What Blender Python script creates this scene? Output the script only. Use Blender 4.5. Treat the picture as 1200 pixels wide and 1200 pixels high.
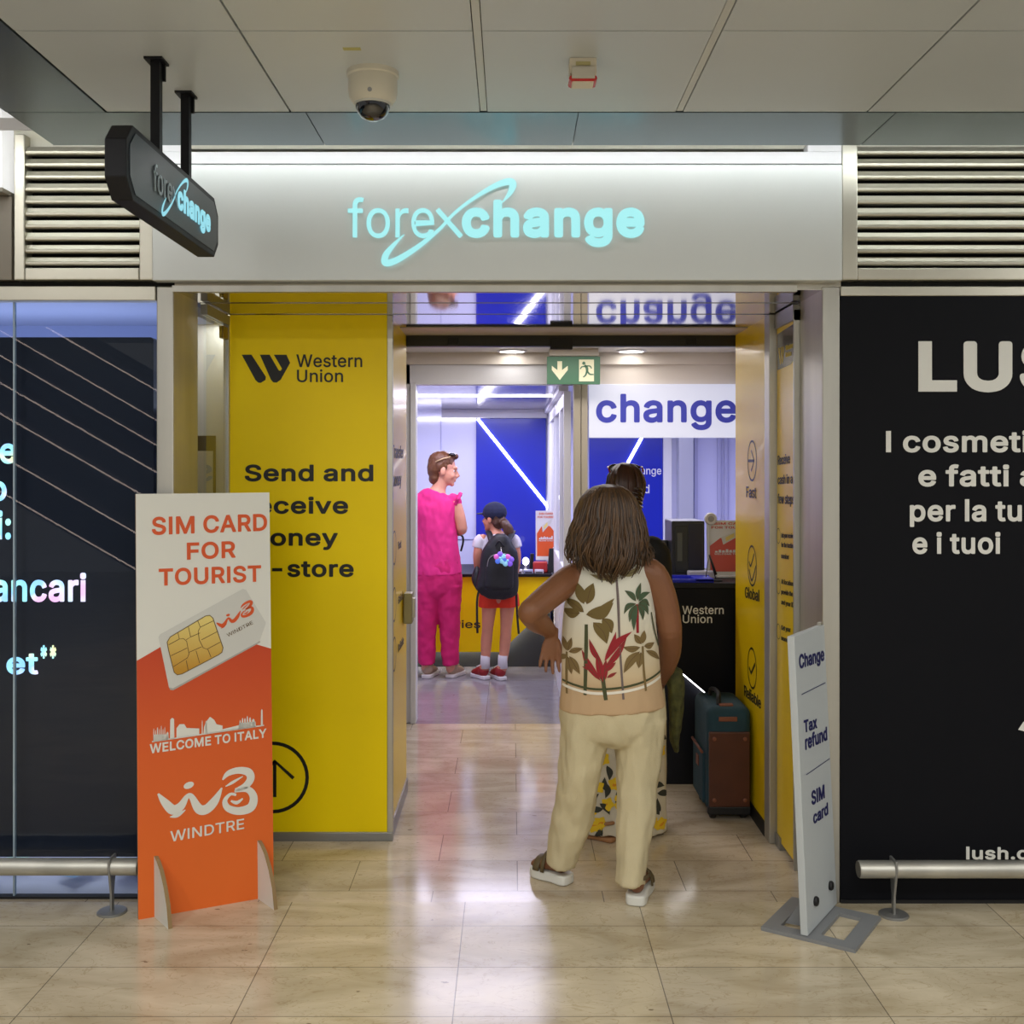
import bpy, bmesh, math, random
from mathutils import Vector, Matrix, noise
from mathutils.bvhtree import BVHTree
random.seed(7)
SC = bpy.context.scene
COL = SC.collection
for o in list(bpy.data.objects):
    bpy.data.objects.remove(o)
V = Vector

# ------------------------------------------------------------------ camera
F, HY, EYE = 1280.0, 545.0, 1.54          # focal length in pixels, horizon row, eye height
cam = bpy.data.objects.new('camera', bpy.data.cameras.new('camera'))
COL.objects.link(cam)
cam.location = (0, 0, EYE)
cam.rotation_euler = (math.pi/2, 0, 0)
cam.data.sensor_width = 36
cam.data.lens = 36*F/1200
cam.data.shift_y = -(600-HY)/1200
cam.data.clip_start = .05
SC.camera = cam
SC.view_settings.view_transform = 'Standard'
SC.view_settings.look = 'None'
SC.view_settings.gamma = 1
SC.view_settings.use_curve_mapping = False
SC.view_settings.exposure = 0.28
# ------------------------------------------------------------------ world
w = bpy.data.worlds.new('world')
SC.world = w
w.use_nodes = True
w.node_tree.nodes['Background'].inputs[0].default_value = (.95, .95, .94, 1)
w.node_tree.nodes['Background'].inputs[1].default_value = .30

def area(name, loc, rot, sx, sy, power, col):
    l = bpy.data.lights.new(name, 'AREA')
    l.shape = 'RECTANGLE'; l.size = sx; l.size_y = sy; l.energy = power; l.color = col
    o = bpy.data.objects.new(name, l)
    o.location = loc; o.rotation_euler = rot
    COL.objects.link(o)
    return o
# concourse ceiling luminaires behind and above the camera, added ambient lights in the shop
WARM = (1, .985, .95)
area('concourse_light', (0.3, 0.7, 2.58), (0, 0, 0), 3.6, .25, 56, WARM)
area('concourse_light', (-.2, -1.6, 2.58), (0, 0, 0), 3.6, .25, 80, WARM)
area('concourse_light', (2.9, 2.2, 2.58), (0, 0, 0), .25, 1.6, 20, WARM)
area('concourse_light', (-2.6, 1.2, 3.1), (0, 0, 0), .5, 2.4, 34, WARM)
COOL = (.82, .79, 1)
area('shop_light', (.3, 5.85, 2.2), (0, 0, 0), 1.6, .3, 12, (1, .93, .9))
area('shop_light', (-.35, 7.3, 2.015), (0, 0, 0), 1.1, .7, 17, COOL)
area('shop_light', (-.35, 8.9, 2.015), (0, 0, 0), 1.1, .5, 18, COOL)
area('shop_light', (1.1, 8.1, 2.015), (0, 0, 0), 1.2, 1.6, 28, COOL)

# ------------------------------------------------------------------ helpers
def S(r, g, b):
    f = lambda c: (c/255/12.92) if c/255 <= .04045 else ((c/255+.055)/1.055)**2.4
    return (f(r), f(g), f(b), 1)

def mat(name, col, rough=.5, metal=0, emis=None, est=1, spec=.5, coat=0, bump=0, bscale=60, var=0, vscale=8, stretch=(1, 1, 1)):
    m = bpy.data.materials.new(name); m.use_nodes = True
    nt = m.node_tree; b = nt.nodes['Principled BSDF']
    b.inputs['Base Color'].default_value = col
    b.inputs['Roughness'].default_value = rough
    b.inputs['Metallic'].default_value = metal
    b.inputs['Specular IOR Level'].default_value = spec
    b.inputs['Coat Weight'].default_value = coat
    if emis:
        b.inputs['Emission Color'].default_value = emis
        b.inputs['Emission Strength'].default_value = est
    if bump or var:
        tc = nt.nodes.new('ShaderNodeTexCoord'); mp = nt.nodes.new('ShaderNodeMapping')
        mp.inputs['Scale'].default_value = stretch
        nt.links.new(tc.outputs['Object'], mp.inputs[0])
    if var:
        n = nt.nodes.new('ShaderNodeTexNoise'); n.inputs['Scale'].default_value = vscale; n.inputs['Detail'].default_value = 6
        nt.links.new(mp.outputs[0], n.inputs['Vector'])
        r = nt.nodes.new('ShaderNodeValToRGB')
        r.color_ramp.elements[0].position = .3; r.color_ramp.elements[1].position = .7
        r.color_ramp.elements[0].color = tuple(c*(1-var) for c in col[:3])+(1,)
        r.color_ramp.elements[1].color = tuple(min(1, c*(1+var)) for c in col[:3])+(1,)
        nt.links.new(n.outputs[0], r.inputs[0]); nt.links.new(r.outputs[0], b.inputs['Base Color'])
    if bump:
        n = nt.nodes.new('ShaderNodeTexNoise'); n.inputs['Scale'].default_value = bscale; n.inputs['Detail'].default_value = 4
        nt.links.new(mp.outputs[0], n.inputs['Vector'])
        bp = nt.nodes.new('ShaderNodeBump'); bp.inputs['Strength'].default_value = bump; bp.inputs['Distance'].default_value = .01
        nt.links.new(n.outputs[0], bp.inputs['Height']); nt.links.new(bp.outputs[0], b.inputs['Normal'])
    return m

def glow(name, col, st, base=.6):
    m = bpy.data.materials.new(name); m.use_nodes = True
    nt = m.node_tree; b = nt.nodes['Principled BSDF']
    b.inputs['Base Color'].default_value = (base, base, base, 1)
    b.inputs['Emission Color'].default_value = col
    b.inputs['Emission Strength'].default_value = st
    return m

def glass(name, tint=(1, 1, 1, 1), rough=.0, ior=1.5, base=0.0):
    m = bpy.data.materials.new(name); m.use_nodes = True
    nt = m.node_tree; nt.nodes.remove(nt.nodes['Principled BSDF'])
    t = nt.nodes.new('ShaderNodeBsdfTransparent'); t.inputs[0].default_value = tint
    g = nt.nodes.new('ShaderNodeBsdfGlossy'); g.inputs['Roughness'].default_value = rough
    f = nt.nodes.new('ShaderNodeFresnel'); f.inputs[0].default_value = ior
    a = nt.nodes.new('ShaderNodeMath'); a.operation = 'ADD'; a.inputs[1].default_value = base
    mx = nt.nodes.new('ShaderNodeMixShader')
    ge = nt.nodes.new('ShaderNodeNewGeometry'); s_ = nt.nodes.new('ShaderNodeMath'); s_.operation = 'SUBTRACT'; s_.inputs[0].default_value = 1
    mu = nt.nodes.new('ShaderNodeMath'); mu.operation = 'MULTIPLY'
    nt.links.new(ge.outputs['Backfacing'], s_.inputs[1]); nt.links.new(f.outputs[0], a.inputs[0])
    nt.links.new(a.outputs[0], mu.inputs[0]); nt.links.new(s_.outputs[0], mu.inputs[1]); nt.links.new(mu.outputs[0], mx.inputs[0])
    nt.links.new(t.outputs[0], mx.inputs[1]); nt.links.new(g.outputs[0], mx.inputs[2])
    nt.links.new(mx.outputs[0], nt.nodes['Material Output'].inputs[0])
    return m

def ramp_mat(name, axis, stops, rough=.5, emis=0, lo=0, hi=1):
    """printed or lit colour that runs along one object axis; stops = [(pos, colour)]"""
    m = bpy.data.materials.new(name); m.use_nodes = True
    nt = m.node_tree; b = nt.nodes['Principled BSDF']; b.inputs['Roughness'].default_value = rough
    tc = nt.nodes.new('ShaderNodeTexCoord'); sp = nt.nodes.new('ShaderNodeSeparateXYZ')
    mr = nt.nodes.new('ShaderNodeMapRange'); mr.inputs[1].default_value = lo; mr.inputs[2].default_value = hi
    r = nt.nodes.new('ShaderNodeValToRGB')
    el = r.color_ramp.elements
    while len(el) < len(stops): el.new(.5)
    for e, (p, c) in zip(el, stops): e.position = p
    for e, (p, c) in zip(el, stops): e.color = c
    nt.links.new(tc.outputs['Object'], sp.inputs[0]); nt.links.new(sp.outputs[axis], mr.inputs[0])
    nt.links.new(mr.outputs[0], r.inputs[0]); nt.links.new(r.outputs[0], b.inputs['Base Color'])
    if emis:
        nt.links.new(r.outputs[0], b.inputs['Emission Color']); b.inputs['Emission Strength'].default_value = emis
    return m

def q(px, py, y):
    """the point at depth y that stands behind a pixel of the photograph"""
    return V(((px-600)*y/F, y, EYE-(py-HY)*y/F))

class Plane:
    def __init__(s, p0, u, v):
        s.p = V(p0); s.u = V(u).normalized(); s.v = V(v).normalized(); s.n = s.u.cross(s.v).normalized()
    def hit(s, px, py, lift=0):
        d = V(((px-600)/F, 1, -(py-HY)/F)); o = V((0, 0, EYE))
        t = (s.p-o).dot(s.n)/d.dot(s.n)
        return o+d*t+s.n*lift
    def at(s, a, b, lift=0): return s.p+s.u*a+s.v*b+s.n*lift
    def ab(s, px, py):
        h = s.hit(px, py)-s.p
        return V((h.dot(s.u), h.dot(s.v)))
    def mpp(s, px, py): return s.hit(px, py).y/F
def front(y): return Plane((0, y, 0), (1, 0, 0), (0, 0, 1))

class MB:
    def __init__(s): s.v = []; s.f = []; s.m = []
    def add(s, vs, fs, m=0):
        b = len(s.v); s.v += [tuple(x) for x in vs]; s.f += [tuple(b+i for i in f) for f in fs]; s.m += [m]*len(fs); return s
    def box(s, x0, x1, y0, y1, z0, z1, m=0):
        vs = [(x, y, z) for x in (x0, x1) for y in (y0, y1) for z in (z0, z1)]
        return s.add(vs, [(0, 1, 3, 2), (4, 6, 7, 5), (0, 4, 5, 1), (2, 3, 7, 6), (0, 2, 6, 4), (1, 5, 7, 3)], m)
    def obox(s, c, a, b, d, m=0):
        """box from centre and three half vectors"""
        c, a, b, d = V(c), V(a), V(b), V(d)
        vs = [c+a*i+b*j+d*k for i in (-1, 1) for j in (-1, 1) for k in (-1, 1)]
        return s.add(vs, [(0, 1, 3, 2), (4, 6, 7, 5), (0, 4, 5, 1), (2, 3, 7, 6), (0, 2, 6, 4), (1, 5, 7, 3)], m)
    def quad(s, a, b, c, d, m=0): return s.add([a, b, c, d], [(0, 1, 2, 3)], m)
    def poly(s, pts, m=0): return s.add(pts, [tuple(range(len(pts)))], m)
    def prism(s, pts, d, m=0):
        """polygon swept along vector d"""
        n = len(pts); d = V(d); vs = [V(p) for p in pts]+[V(p)+d for p in pts]
        return s.add(vs, [tuple(range(n-1, -1, -1)), tuple(range(n, 2*n))]+[(i, (i+1) % n, n+(i+1) % n, n+i) for i in range(n)], m)
    def rings(s, rings, m=0, cap=True):
        n = len(rings[0]); vs = [p for r in rings for p in r]; fs = []
        for k in range(len(rings)-1):
            for i in range(n):
                j = (i+1) % n
                fs.append((k*n+i, k*n+j, (k+1)*n+j, (k+1)*n+i))
        if cap:
            fs.append(tuple(range(n-1, -1, -1))); L = (len(rings)-1)*n; fs.append(tuple(range(L, L+n)))
        return s.add(vs, fs, m)
    def tube(s, pts, r, seg=10, m=0, ref=None, cap=True):
        """pts: vectors; r: number, list, or list of (rx, ry)"""
        P = [V(p) for p in pts]; n = len(P)
        rs = list(r) if hasattr(r, '__len__') else [r]*n
        out = []; prev = None
        for i in range(n):
            t = (P[min(i+1, n-1)]-P[max(i-1, 0)]).normalized()
            if ref is not None: a = V(ref)
            elif prev is not None: a = prev
            else: a = V((1, 0, 0)) if abs(t.x) < .8 else V((0, 1, 0))
            a = (a-t*a.dot(t)).normalized(); b = t.cross(a); prev = a
            rx, ry = rs[i] if hasattr(rs[i], '__len__') else (rs[i], rs[i])
            out.append([P[i]+a*rx*math.cos(2*math.pi*k/seg)+b*ry*math.sin(2*math.pi*k/seg) for k in range(seg)])
        return s.rings(out, m, cap)
    def lathe(s, c, prof, axis=(0, 0, 1), seg=24, m=0):
        ax = V(axis).normalized(); a = ax.orthogonal().normalized(); b = ax.cross(a); c = V(c)
        return s.rings([[c+ax*h+a*r*math.cos(2*math.pi*k/seg)+b*r*math.sin(2*math.pi*k/seg) for k in range(seg)] for r, h in prof], m)
    def ell(s, c, r, R=None, m=0, seg=14, rn=9):
        c = V(c); rr = []
        for i in range(rn):
            th = math.pi*(i+.35)/(rn-.3); z = -math.cos(th); k = math.sin(th)
            ring = []
            for j in range(seg):
                p = V((r[0]*k*math.cos(2*math.pi*j/seg), r[1]*k*math.sin(2*math.pi*j/seg), r[2]*z))
                ring.append(c+(R @ p if R else p))
            rr.append(ring)
        return s.rings(rr, m)
    def build(s, name, mats, parent=None, smooth=False, bevel=0, seg=2, base=None):
        me = bpy.data.meshes.new(name)
        b = V(base) if base else V((0, 0, 0))
        me.from_pydata([V(v)-b for v in s.v], [], s.f); me.update()
        for mm in (mats if isinstance(mats, (list, tuple)) else [mats]): me.materials.append(mm)
        me.polygons.foreach_set('material_index', s.m)
        bm = bmesh.new(); bm.from_mesh(me); bmesh.ops.recalc_face_normals(bm, faces=bm.faces)
        bm.to_mesh(me); bm.free()
        return link(name, me, parent, smooth, bevel, seg, base)

def link(name, me, parent=None, smooth=False, bevel=0, seg=2, base=None):
    o = bpy.data.objects.new(name, me); COL.objects.link(o)
    if parent:
        o.parent = parent; o.matrix_parent_inverse = Matrix.Translation(-parent.location)
    if base: o.location = base
    if smooth:
        me.polygons.foreach_set('use_smooth', [True]*len(me.polygons))
        if smooth == 2: me.set_sharp_from_angle(angle=math.radians(35))
    if bevel:
        md = o.modifiers.new('bevel', 'BEVEL'); md.width = bevel; md.segments = seg; md.limit_method = 'ANGLE'
        md.angle_limit = math.radians(40); md.harden_normals = False
    return o

def tag(o, label=None, cat=None, group=None, kind=None):
    if label: o['label'] = label
    if cat: o['category'] = cat
    if group: o['group'] = group
    if kind: o['kind'] = kind
    return o
def thing(name, label, cat, loc=(0, 0, 0), group=None):
    o = bpy.data.objects.new(name, None); COL.objects.link(o); o.location = loc; o.empty_display_size = .1
    return tag(o, label, cat, group)
def struct(o): o['kind'] = 'structure'; return o

# ---------- lettering from outlines
AL = "!#$%&()*+,-./0123456789:;<=>?@ABCDEFGHIJKLMNOPQRSTUVWXYZ[]^_`abcdefghijklmnopqrstuvwxyz{|}~ "
GLYPHS = {
 'RD': '=b999b;297:*97:*9f;/9f;N9h;k9n<&9y<;:,<L:><X:T<b:o<g;0<i;O<h;o<b<0<X<I<L<`<<<r<)=%;m=0;Q=6;4=8:(=8:(=g;7=g;^=d<$=[<C=N<^=;<t=#=*<c=6<B=>;x=@;O=>;&=6:]=*:<<s9{<]9c<B9P;}9B;Y9:9;:A=g:A979h979h=g',
 'RE': '<y989C9h979h=g<S=g<S=8:A=8:A;i<E;i<E;::A;::A9f<U9f<U97',
 'RI': ':v989;9j979j=g:C=g:C97',
 'RN': '=s989O9h979h=g:J=g<;:p<K:V<`:2<u9d<n9c<k:4<i:[<i:z<i=g=B=g=B97<_97;$;l:l<2:S<Z:3=9:<=::?<]:@</:A;m:A97',
 'RR': '=6999d9h979h=g;@=g;^=e;x=`<3=V<F=J<U=;<b=)<k<q<p<Z<q<C<p<+<k;q<b;]<U;K<F;<<3;1;x;(;^;!;@:|:*:|:*;O;>;O;R;P;d;S;r;X<!;a<-;j<4;t<9<%<<<3<=<C<<<R<9<a<4<n<-<y<!=&;r=/;c=4;Q=8;==9:A=9:A979;<C97;;;:;v;:=$97',
 'RT': '=6989?9P=89P=g<w=g<w=8;P=8;P97:x97:x=8',
 'RW': '?@989W:Y979D=g9z=g:a:{:j:Q:s:(:|9W:u9W;!:(;,:Q;6:{;y=g<Y=g=@:{=K:Q=T:(=^9W=V9W=_:(=h:Q=r:{>X=g?3=g=x97=;97<O<+<B<c<6=K<A=K<5<f<&<+;;97',
 'Re': '<m98:);-90:k93:Q99:;9D:&9S9r9f9e9|9Z::9T:U9R:s9T;69Z;R9d;l9q<&:%<9:9<H:O<T:h<Z;&<^;8<];H<Y;X<T;h<N;v<E<(<:<4<,<>;x<G;e<M;P<Q;8<R:y<R:e9t:e9t;4<7;4;|;$;{;8;w;J;r;Z;k;i;a;u;U<#;H<+;8<0;&<1:q<0:a<+:R<#:F;u:<;i:4;[:.;L:+;<:*;,:*:l:+:V:/:C:5:2:>:#:I9s:V9i:f9b:v9^;-9];N9b;h9r;x:1<M:%<G9r<?9d<59V<)9K;v9B;f9;;T95;A92',
 'Rf': ';N999;;9<X;9</9<</9<<X9N9x979x=(9z=9:!=G:)=T:2=_:==h:I=o:W=t:e=w:t=x;5=u;E=q;9=F;/=I:z=J:l=I:b=E:X=?:S=6:O=+:N<y:N97',
 'Ro': '<v999[;)90:i93:P99::9D:&9S9r9f9e9|9Z::9T:U9R:t9T;79Z;S9e;m9r<(:&<:::<I:P<T:i<Z;)<^;C<Z;]<T;s<I<+<:<;<(<H;m<R;S<X;7<Z:t<X:U<R::<H9|<;9f<+9S;s9D;]99;C939[;)9];<9_;M9d;[9m;h9x;r:+;z:;<#:M<&:`<(:t<&;-<#;@;z;Q;r;c;h;q;[;|;M<*;<</;)<1:q</:`<*:Q;|:E;q:;;c:4;R:.;@:+;-:*:t:+:`:.:M:4:;:;:+:E9x:Q9m:`9d:q9_',
 'Rr': ';R989Q9b979b<X:6<X:6<*:9<*:@<8:J<D:W<O:g<W:w<[;-<^;:<^;F<];F<+;;<,;)<.:v<-:i<*:]<$:R;y:I;q:B;g:<;[:9;N:8;A:897',
 'Rx': '<X989O9H97:g;2:g:g9N<X:-<X:S;x:m;N;);(:j;(;$;N;>;x;e<X<B<X;*:e;*;.<G97;i97;<9|;!:J:h:o;&:o:m:J:T9|:%97',
 'M-': '=F989=:5:o<C:o<D;K<C;N:8;N:5;K',
 'M1': '=F989R9z97<i97<n99<q9=<q9i<p9l<m9o<i9p;q9p;m9r;m=`;l=e;i=g;$=g9z<}9z<E9|<?:$<>:*<?;+=$;+9r;(9p9z9p9t9o9r9i9r9=9t98',
 'M2': '=F989t9p97<g97<j97<n9:<o9=<o9i<m9o<j9q:m9q:k9r;d:k<@;L<V;l<a<$<g<?<i<Q<g<f<a<z<W=1<I=B<9=Q<%=];m=f;U=k;>=l;!=k:g=f:O=[:>=O:,=A9z=.9p<u9j<`9h<H9j<D9m<B:F<A:J<B:M<E:O<W:R<c:W<o:_<x:g=$:y=-;,=2;;=3;I=2;U=/;a=+;s<z;z<r<$<f<(<N<%<:<!<1;f;i9h9f9g9=9j98',
 'M3': '=F98:$:l95:z93;692;S93;k98<&9A<<9M<P9^<^9m<i:%<p:><r:U<p:j<k;!<_;;<P;J<@;X<*;f;k;o;J;s<`=5<b=:<b=a<`=d<]=g9t=g9n=e9m=a9l=59n=/9q=-;`=-;b=,:Y;v:X;s:W;I:Y;E:`;B;?;B;R;>;d;8;n;2;x;)<&:w<,:m</:a</:F<+:;<$:/;x:%;n9z;V9p;E9m;(9m:t9o:h9s:]9x:S:#:K:,:E:5:>:L:9:P9]:P9Y:O9V:I9Y:29b9y9n9g9|9X:39J:H9@:`97',
 'MA': '=]999M9H97:%97:*9::Q:K:T:K<=:K<?:H<f9=<i98<o97=H97=N9:=P9==N9C;n=`;i=g;(=g;%=f;!=c9@9@9A9:9F979@:i;*:h;+:h;.;&;u;E<w;H<x;V<K<);+<$;*',
 'MD': '=p999Q9m97;897;a9:<)9B<L9P<i9d=#9{=7:<=D:^=M;(=O;N=M;x=E<?=7<c=%=!<j=:<O=M<,=[;d=d;;=g9m=g9h=f9e=c9d9@9f9:9j979M:L9r:L=+:O=,;8=,;U=*;p=$<,<v<><i<N<W<Y<B<c<+<h;o<i;N<g;1<b:r<Y:Z<M:E<=:6<*:(;p9z;R9t;29r',
 'ME': '=*989J9d97<a97<d9:<d9o<a9r:L9r:L9u:L;4<R;4<R;7<R;o:L;o:L=+:O=,<^=,<b=.<a=g9g=g9d=f',
 'MF': '=!989G9d97:I97:L9::L;.<I;.<K;1<K;f<I;i:L;i:L=+:O=,<Z=,<_=.<^=f9g=g9d=f',
 'MG': '>!98:2;895;_92<&94<D9;<b9G<|9X=39j=E:%=R:A=Z:_=];!=];O=[;R=Y;V=S;W;k;W;g;U;e;O;e;!;h:y;n:x<t:x<v:v<u:m<p:X<h:G<^:8<P:+<?9{<-9t;w9p;_9n;G9p;39v:w:%:h:2:Y:A:K:X:A:p:<;2::;O:<;m:A<,:K<F:X<Z:g<m:z<z;0=&;G=.;]=0<&=+<J<t<`<^<q<;<t<8<w<7=S<7=X<;=Y<==T<R=M<e=:=)=-=8<x=F<V=Z<A=c<-=h;t=k;_=l;9=j:t=a:S=P:9=<:$=%9l<d9^<@9V;y9S;O9V;%9_:[9m:8:#9y:<9^:V9K:t9=',
 'MI': ';$989?9f97:K97:N9::N=c:M=f:K=g9i=g9f=f',
 'ML': '<p989@9d97<W97<W9r:L9r:L=c:K=f:I=g9g=g9d=f',
 'MN': '>%989W9m97:F97:I99:L9=:L;l:J<W:J<Z:L<];$;f<a99<g97=I97=L97=O9:=Q9@=Q=`=O=e=I=g<p=g<m=f<i=`<i:a<k:C<j:?<W:^:R=f:L=g9j=g9e=c9d9@9f9:9j97',
 'MR': '=C999[9m97:F97:I99:L9=:L:u:O:w;I:w<D9:<F98<L97=,97=29:=39==29B<4;(<P;7<c;H<p;Z<x;l=!<(=#<?=!<W<y<o<o=(<b=:<O=K<==U<%=`;d=e;C=g9m=g9h=f9e=c9d9@9f9:9j979J:L;V:L=,:O=-;U=,;v=#<$<x</<o<5<f<;<Q<=<B<<<4<9<(<5;w</;o<$;f;s;^;g;Y;X;W;C;V',
 'MS': '=A98:<:s93;;90;[92;v97<59?<I9K<^9[<k9k<u9}<}:9=#:P<z:q<r;&<^;?<R;G<);];2;u:a<):O<6:I<>:D<G:D<S:E<_:L<n:U<x:a=$:y=.;,=1;;=2;U=/;g=+;y<}<+<q<2<e<8<P<;<N<s<M<x<P<y<V<v<k<o=#<d=5<U=D<C=Q</=^;s=f;[=k;>=l:|=j:d=f:O=_:9=S:%=D9q=39g<|9a<h9^<P9a<69k;z9|;e:8;T:R;G:s;<;I;0;v:|<-:q<5:j<::b<=:P<<:D<8:9<2:/<&:$;m9t;^9o;L9l;;9k;)9m:j9r:[9y:O:%:B:6:=:B:;:P:8:S9[:T9U:S9R:M9U:99^9}9i9h9w9Y:/9I:C9?:_96',
 'MT': '=C989G:x97;Z97;]9:;]=+;^=,=)=,=*=.=*=c=)=g9O=g9L=f9L=.9O=,:s=,:v=+:v9:',
 'MU': '=|989i;893;X90;x93<:99<U9C<m9Q=%9d=79z=A:3=J:P=L:k=L=_=I=f=C=g<j=g<g=f<e=b<d:n<c:]<_:M<W:?<L:0<C:&<59y<!9r;m9o;X9m;C9o;29s:{9y:m:&:a:2:R:J:M:]:K:q:J=b:I=e:C=g9j=g9g=f9e=b9d:k9f:P9n:69{9w:/9d:C9Q:[9C:s9:',
 'MW': '?P989a:a97;@97;F9:<3<$<@<V<B<[<P<$==9:=?98=E97>$97>+9:?D=]?D=`?B=e?<=g>c=g>_=f>]=c=t;!=c:8=`:==Y:W<g=c<d=f<`=g<$=g;{=e;x=`;5;$;!:4:k;$:(=c:%=f:!=g9H=g9C=f9@=c9@=]:V9=:Z98',
 'Ma': '<m999x:E93:N91:c90:t91;(94;99:;V9L;]9S;`9P;`9<;c98;f97<<97<A99<C9<<C;J<B;b<=;w<7<*<$<B;q<L;H<[;$<a:l<`:K<Y:+<L9w<A9h<39^<#9V;q9T;k9U;h9Y;e:1;W:5;Y:E;p:]<!:f<%:r<(;$<);1<(;?<$;N;y;W;n;];b;_;Y;_;J;Y;F;B;?:r;;:E;49w;$9l:y9`:p9W:e9Q:Y9L:G9K:69M:$9Q9n9Y9_9f9P9u9D:+9;9N:]9k:K9n:D9q:<9v:5:$:1:-:1:6:4:D:9:K:?:Q:N:X:o:_;B:f;]:l;^:k;_:P;]:B;V:0;N:%;F9z;<9s;.9m:l9i',
 'Mb': '=0999`;(93;@90;Z93;r99</9E<@9S<Q9h<^9}<g:9<n:V<p:w<n;<<h;V<^;q<Q<*<B<<<,<M;o<X;Z<^;@<a:x<]:g<U:L<A:C<7:B=b:@=e:==g9d=g9`=e9^=_9_9<9a989d97:=98:A9<:B9Y:C9[:L9P:j9::x959V;)9k:u9o:g9w:^:$:R:3:K:B:C:b:B:w:B;0:L;S:S;b:Z;l:g;w:u<!;%<%;7<(;I<%;W;};g;u;r;k<$;S<*;A<.;-<.:e<+:S<%:B;z:3;f9w;W9o;I9k;79i',
 'Mc': '<s989w:m93;.90;Y96<%9G<E9e<O9t<X:0<X:6<T::<$:E;z:E;w:B;n:-;]9w;H9m;.9i:x9k:i9o:Z9w:N:%:E:2:>:B:8:S:5:e:5;-:8;?:>;P:E;`:N;k:Z;u:f;|:x<%;.<(;I<#;[;w;`;t;l;f;w;P;z;M<Q;Y<V;^<W;b<V;e<E<-<(<H;Y<Z;.<a:o<_:Q<W:<<M:$<<9p<*9b;n9V;S9P;69N:w9P:Y9V:<9b9}9q9e:$9T::9E:Q9:',
 'Md': '=0999`:f93;$90;H96;W9<;s9P;}9];}9?<$98<+97<Y97<^99<`9<<a=_<`=c<]=f<(=g<#=e;}=b;|<>;{<9;s<A;W<U;H<[;$<a:f<^:K<V:7<L:#<>9m<*9`;o9V;V9P;<9N:w9P:V9V:<9`:$9o9f9}9T:49F:N999W:x9k:f9p:Z9v:N:%:D:3:=:B:8:S:4:w:5;0:8;A:D;_:N;l:W;t:f;|:u<%;+<(;<<%;K<!;X;w;l;b;s;S;y;A;{;0;{:e;y:P;s:?;l:1;c:%;W9w;K9p;<9k;+9i',
 'Me': '<y999q:o93;190;H92;]96<$9C<49L<B9Y<K9e<T9s<[:*<Y:.<V:1;}:<;y:9;i9|;Q9n;19i:}9j:l9n:]9u:R9}:H:,:?:9:9:G:5:Y:5:`:7:a<Y:a<^:b<`:e<`;9<[;P<T;h<I;|<?</<4<<;}<J;r<Q;`<W;?<`;+<a:l<^:Q<W::<K:$<<9o<)9a;n9V;S9P;99N:t9P:V9X:99b9}9o9h:$9T:;9E:T999I:7;<:6;?:8;J:=;V:E;d:N;n:Z;w:i<!:x<&;+<(;<<&;K<!;W;x;`;p;j;e;q;Y;y;?;w;<',
 'Mf': ';Y989h9{97:R97:W9::Y9=:Y<$:Z<%;@<&;C<);E<.;E<T;C<Y;=<[:Z<[:Y<`:Z=$:b=4:j=9:p=<;%==;2==;==:;C=<;Q=i;O=o;L=p;:=u:{=w:j=w:L=o:==g:2=^:)=T9{=B9w=49u=$9t<]9s<[9=<[9;<Z98<W98<.98<+9;<(9=<%9s<%9t<$9u9=9v9:',
 'Mg': '=0999|:_7{;.7x;E7y;`7};u8(<.82<?8?<M8N<X8d<_8x<b97<b<T<`<Y<]<[<+<[<$<Z;}<T;}<6;|<:;z<:;u<A;W<V;:<`:}<a:f<^:N<X:7<L:!<=9n<+9`;p9V;W9P;=9N:x9P:Z9V:@9a:%9o9m9}9]:79M:N9C:f9=;$9;;:9<;H9?;T9D;r9W;z9c;|9a;|9:;z9!;r8o;i8f;W8Z;E8U;.8S:i8V:`8Y:H8i:78}:19$9^8g9[8d9]8a9d8T9n8H9z8=::8,:K8$9V:x9u:f9y:W:%:M:.:?:C:8:T:5:f:4:{:6;4:8;B:D;`:N;l:X;u:f;|:u<%;+<(;<<%;K<!;Y;u;e;l;s;T;z;B;|;4;}:{;|:f;t:E;l:7;c:+;W:!;K9x;.9s',
 'Mh': '=!989i9g97::97:=97:A9::C9@:C;7:C;H:F;T:M;c:];u:g;z:r<#;/<&;C<$;R;{;^;q;h;f;n;T;p;@;p9@;q9:;u97;x97<N97<S9:<T9=<T;E<R;^<N;r<G<+<=<:</<H;x<S;g<Z;T<_;@<a;%<_:m<X:W<N:C<::C=`:@=e:==g9d=g9a=f9^=`9^9@9`9:9d97',
 'Mi': ':l999@9a97:@97:C9::C<W:B<Z:@<[9a<[9^<Z9^9:9N9x=$:1=%::=):G=4:I=::K=<:M=H:L=Y:I=]:H=c:C=i::=o:7=o:1=r:)=s9o=r9l=o9g=o9Y=c9T=Q9T=E9Y=49g=*',
 'Mk': '<g989W9g97::97:=97:A9::C9@:C:K:D:N:Z:c:^:c;r98<Z97<`9:<b9=<`9C;2;1<T<P<V<T<V<W<T<Z<N<[;o<[;j<Z:C;9:C=`:@=e:==g9d=g9a=f9^=`9^9@9`9:9d97',
 'Ml': ':m989=9^97:C97:D9::C=w9a=w9^=u',
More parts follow.
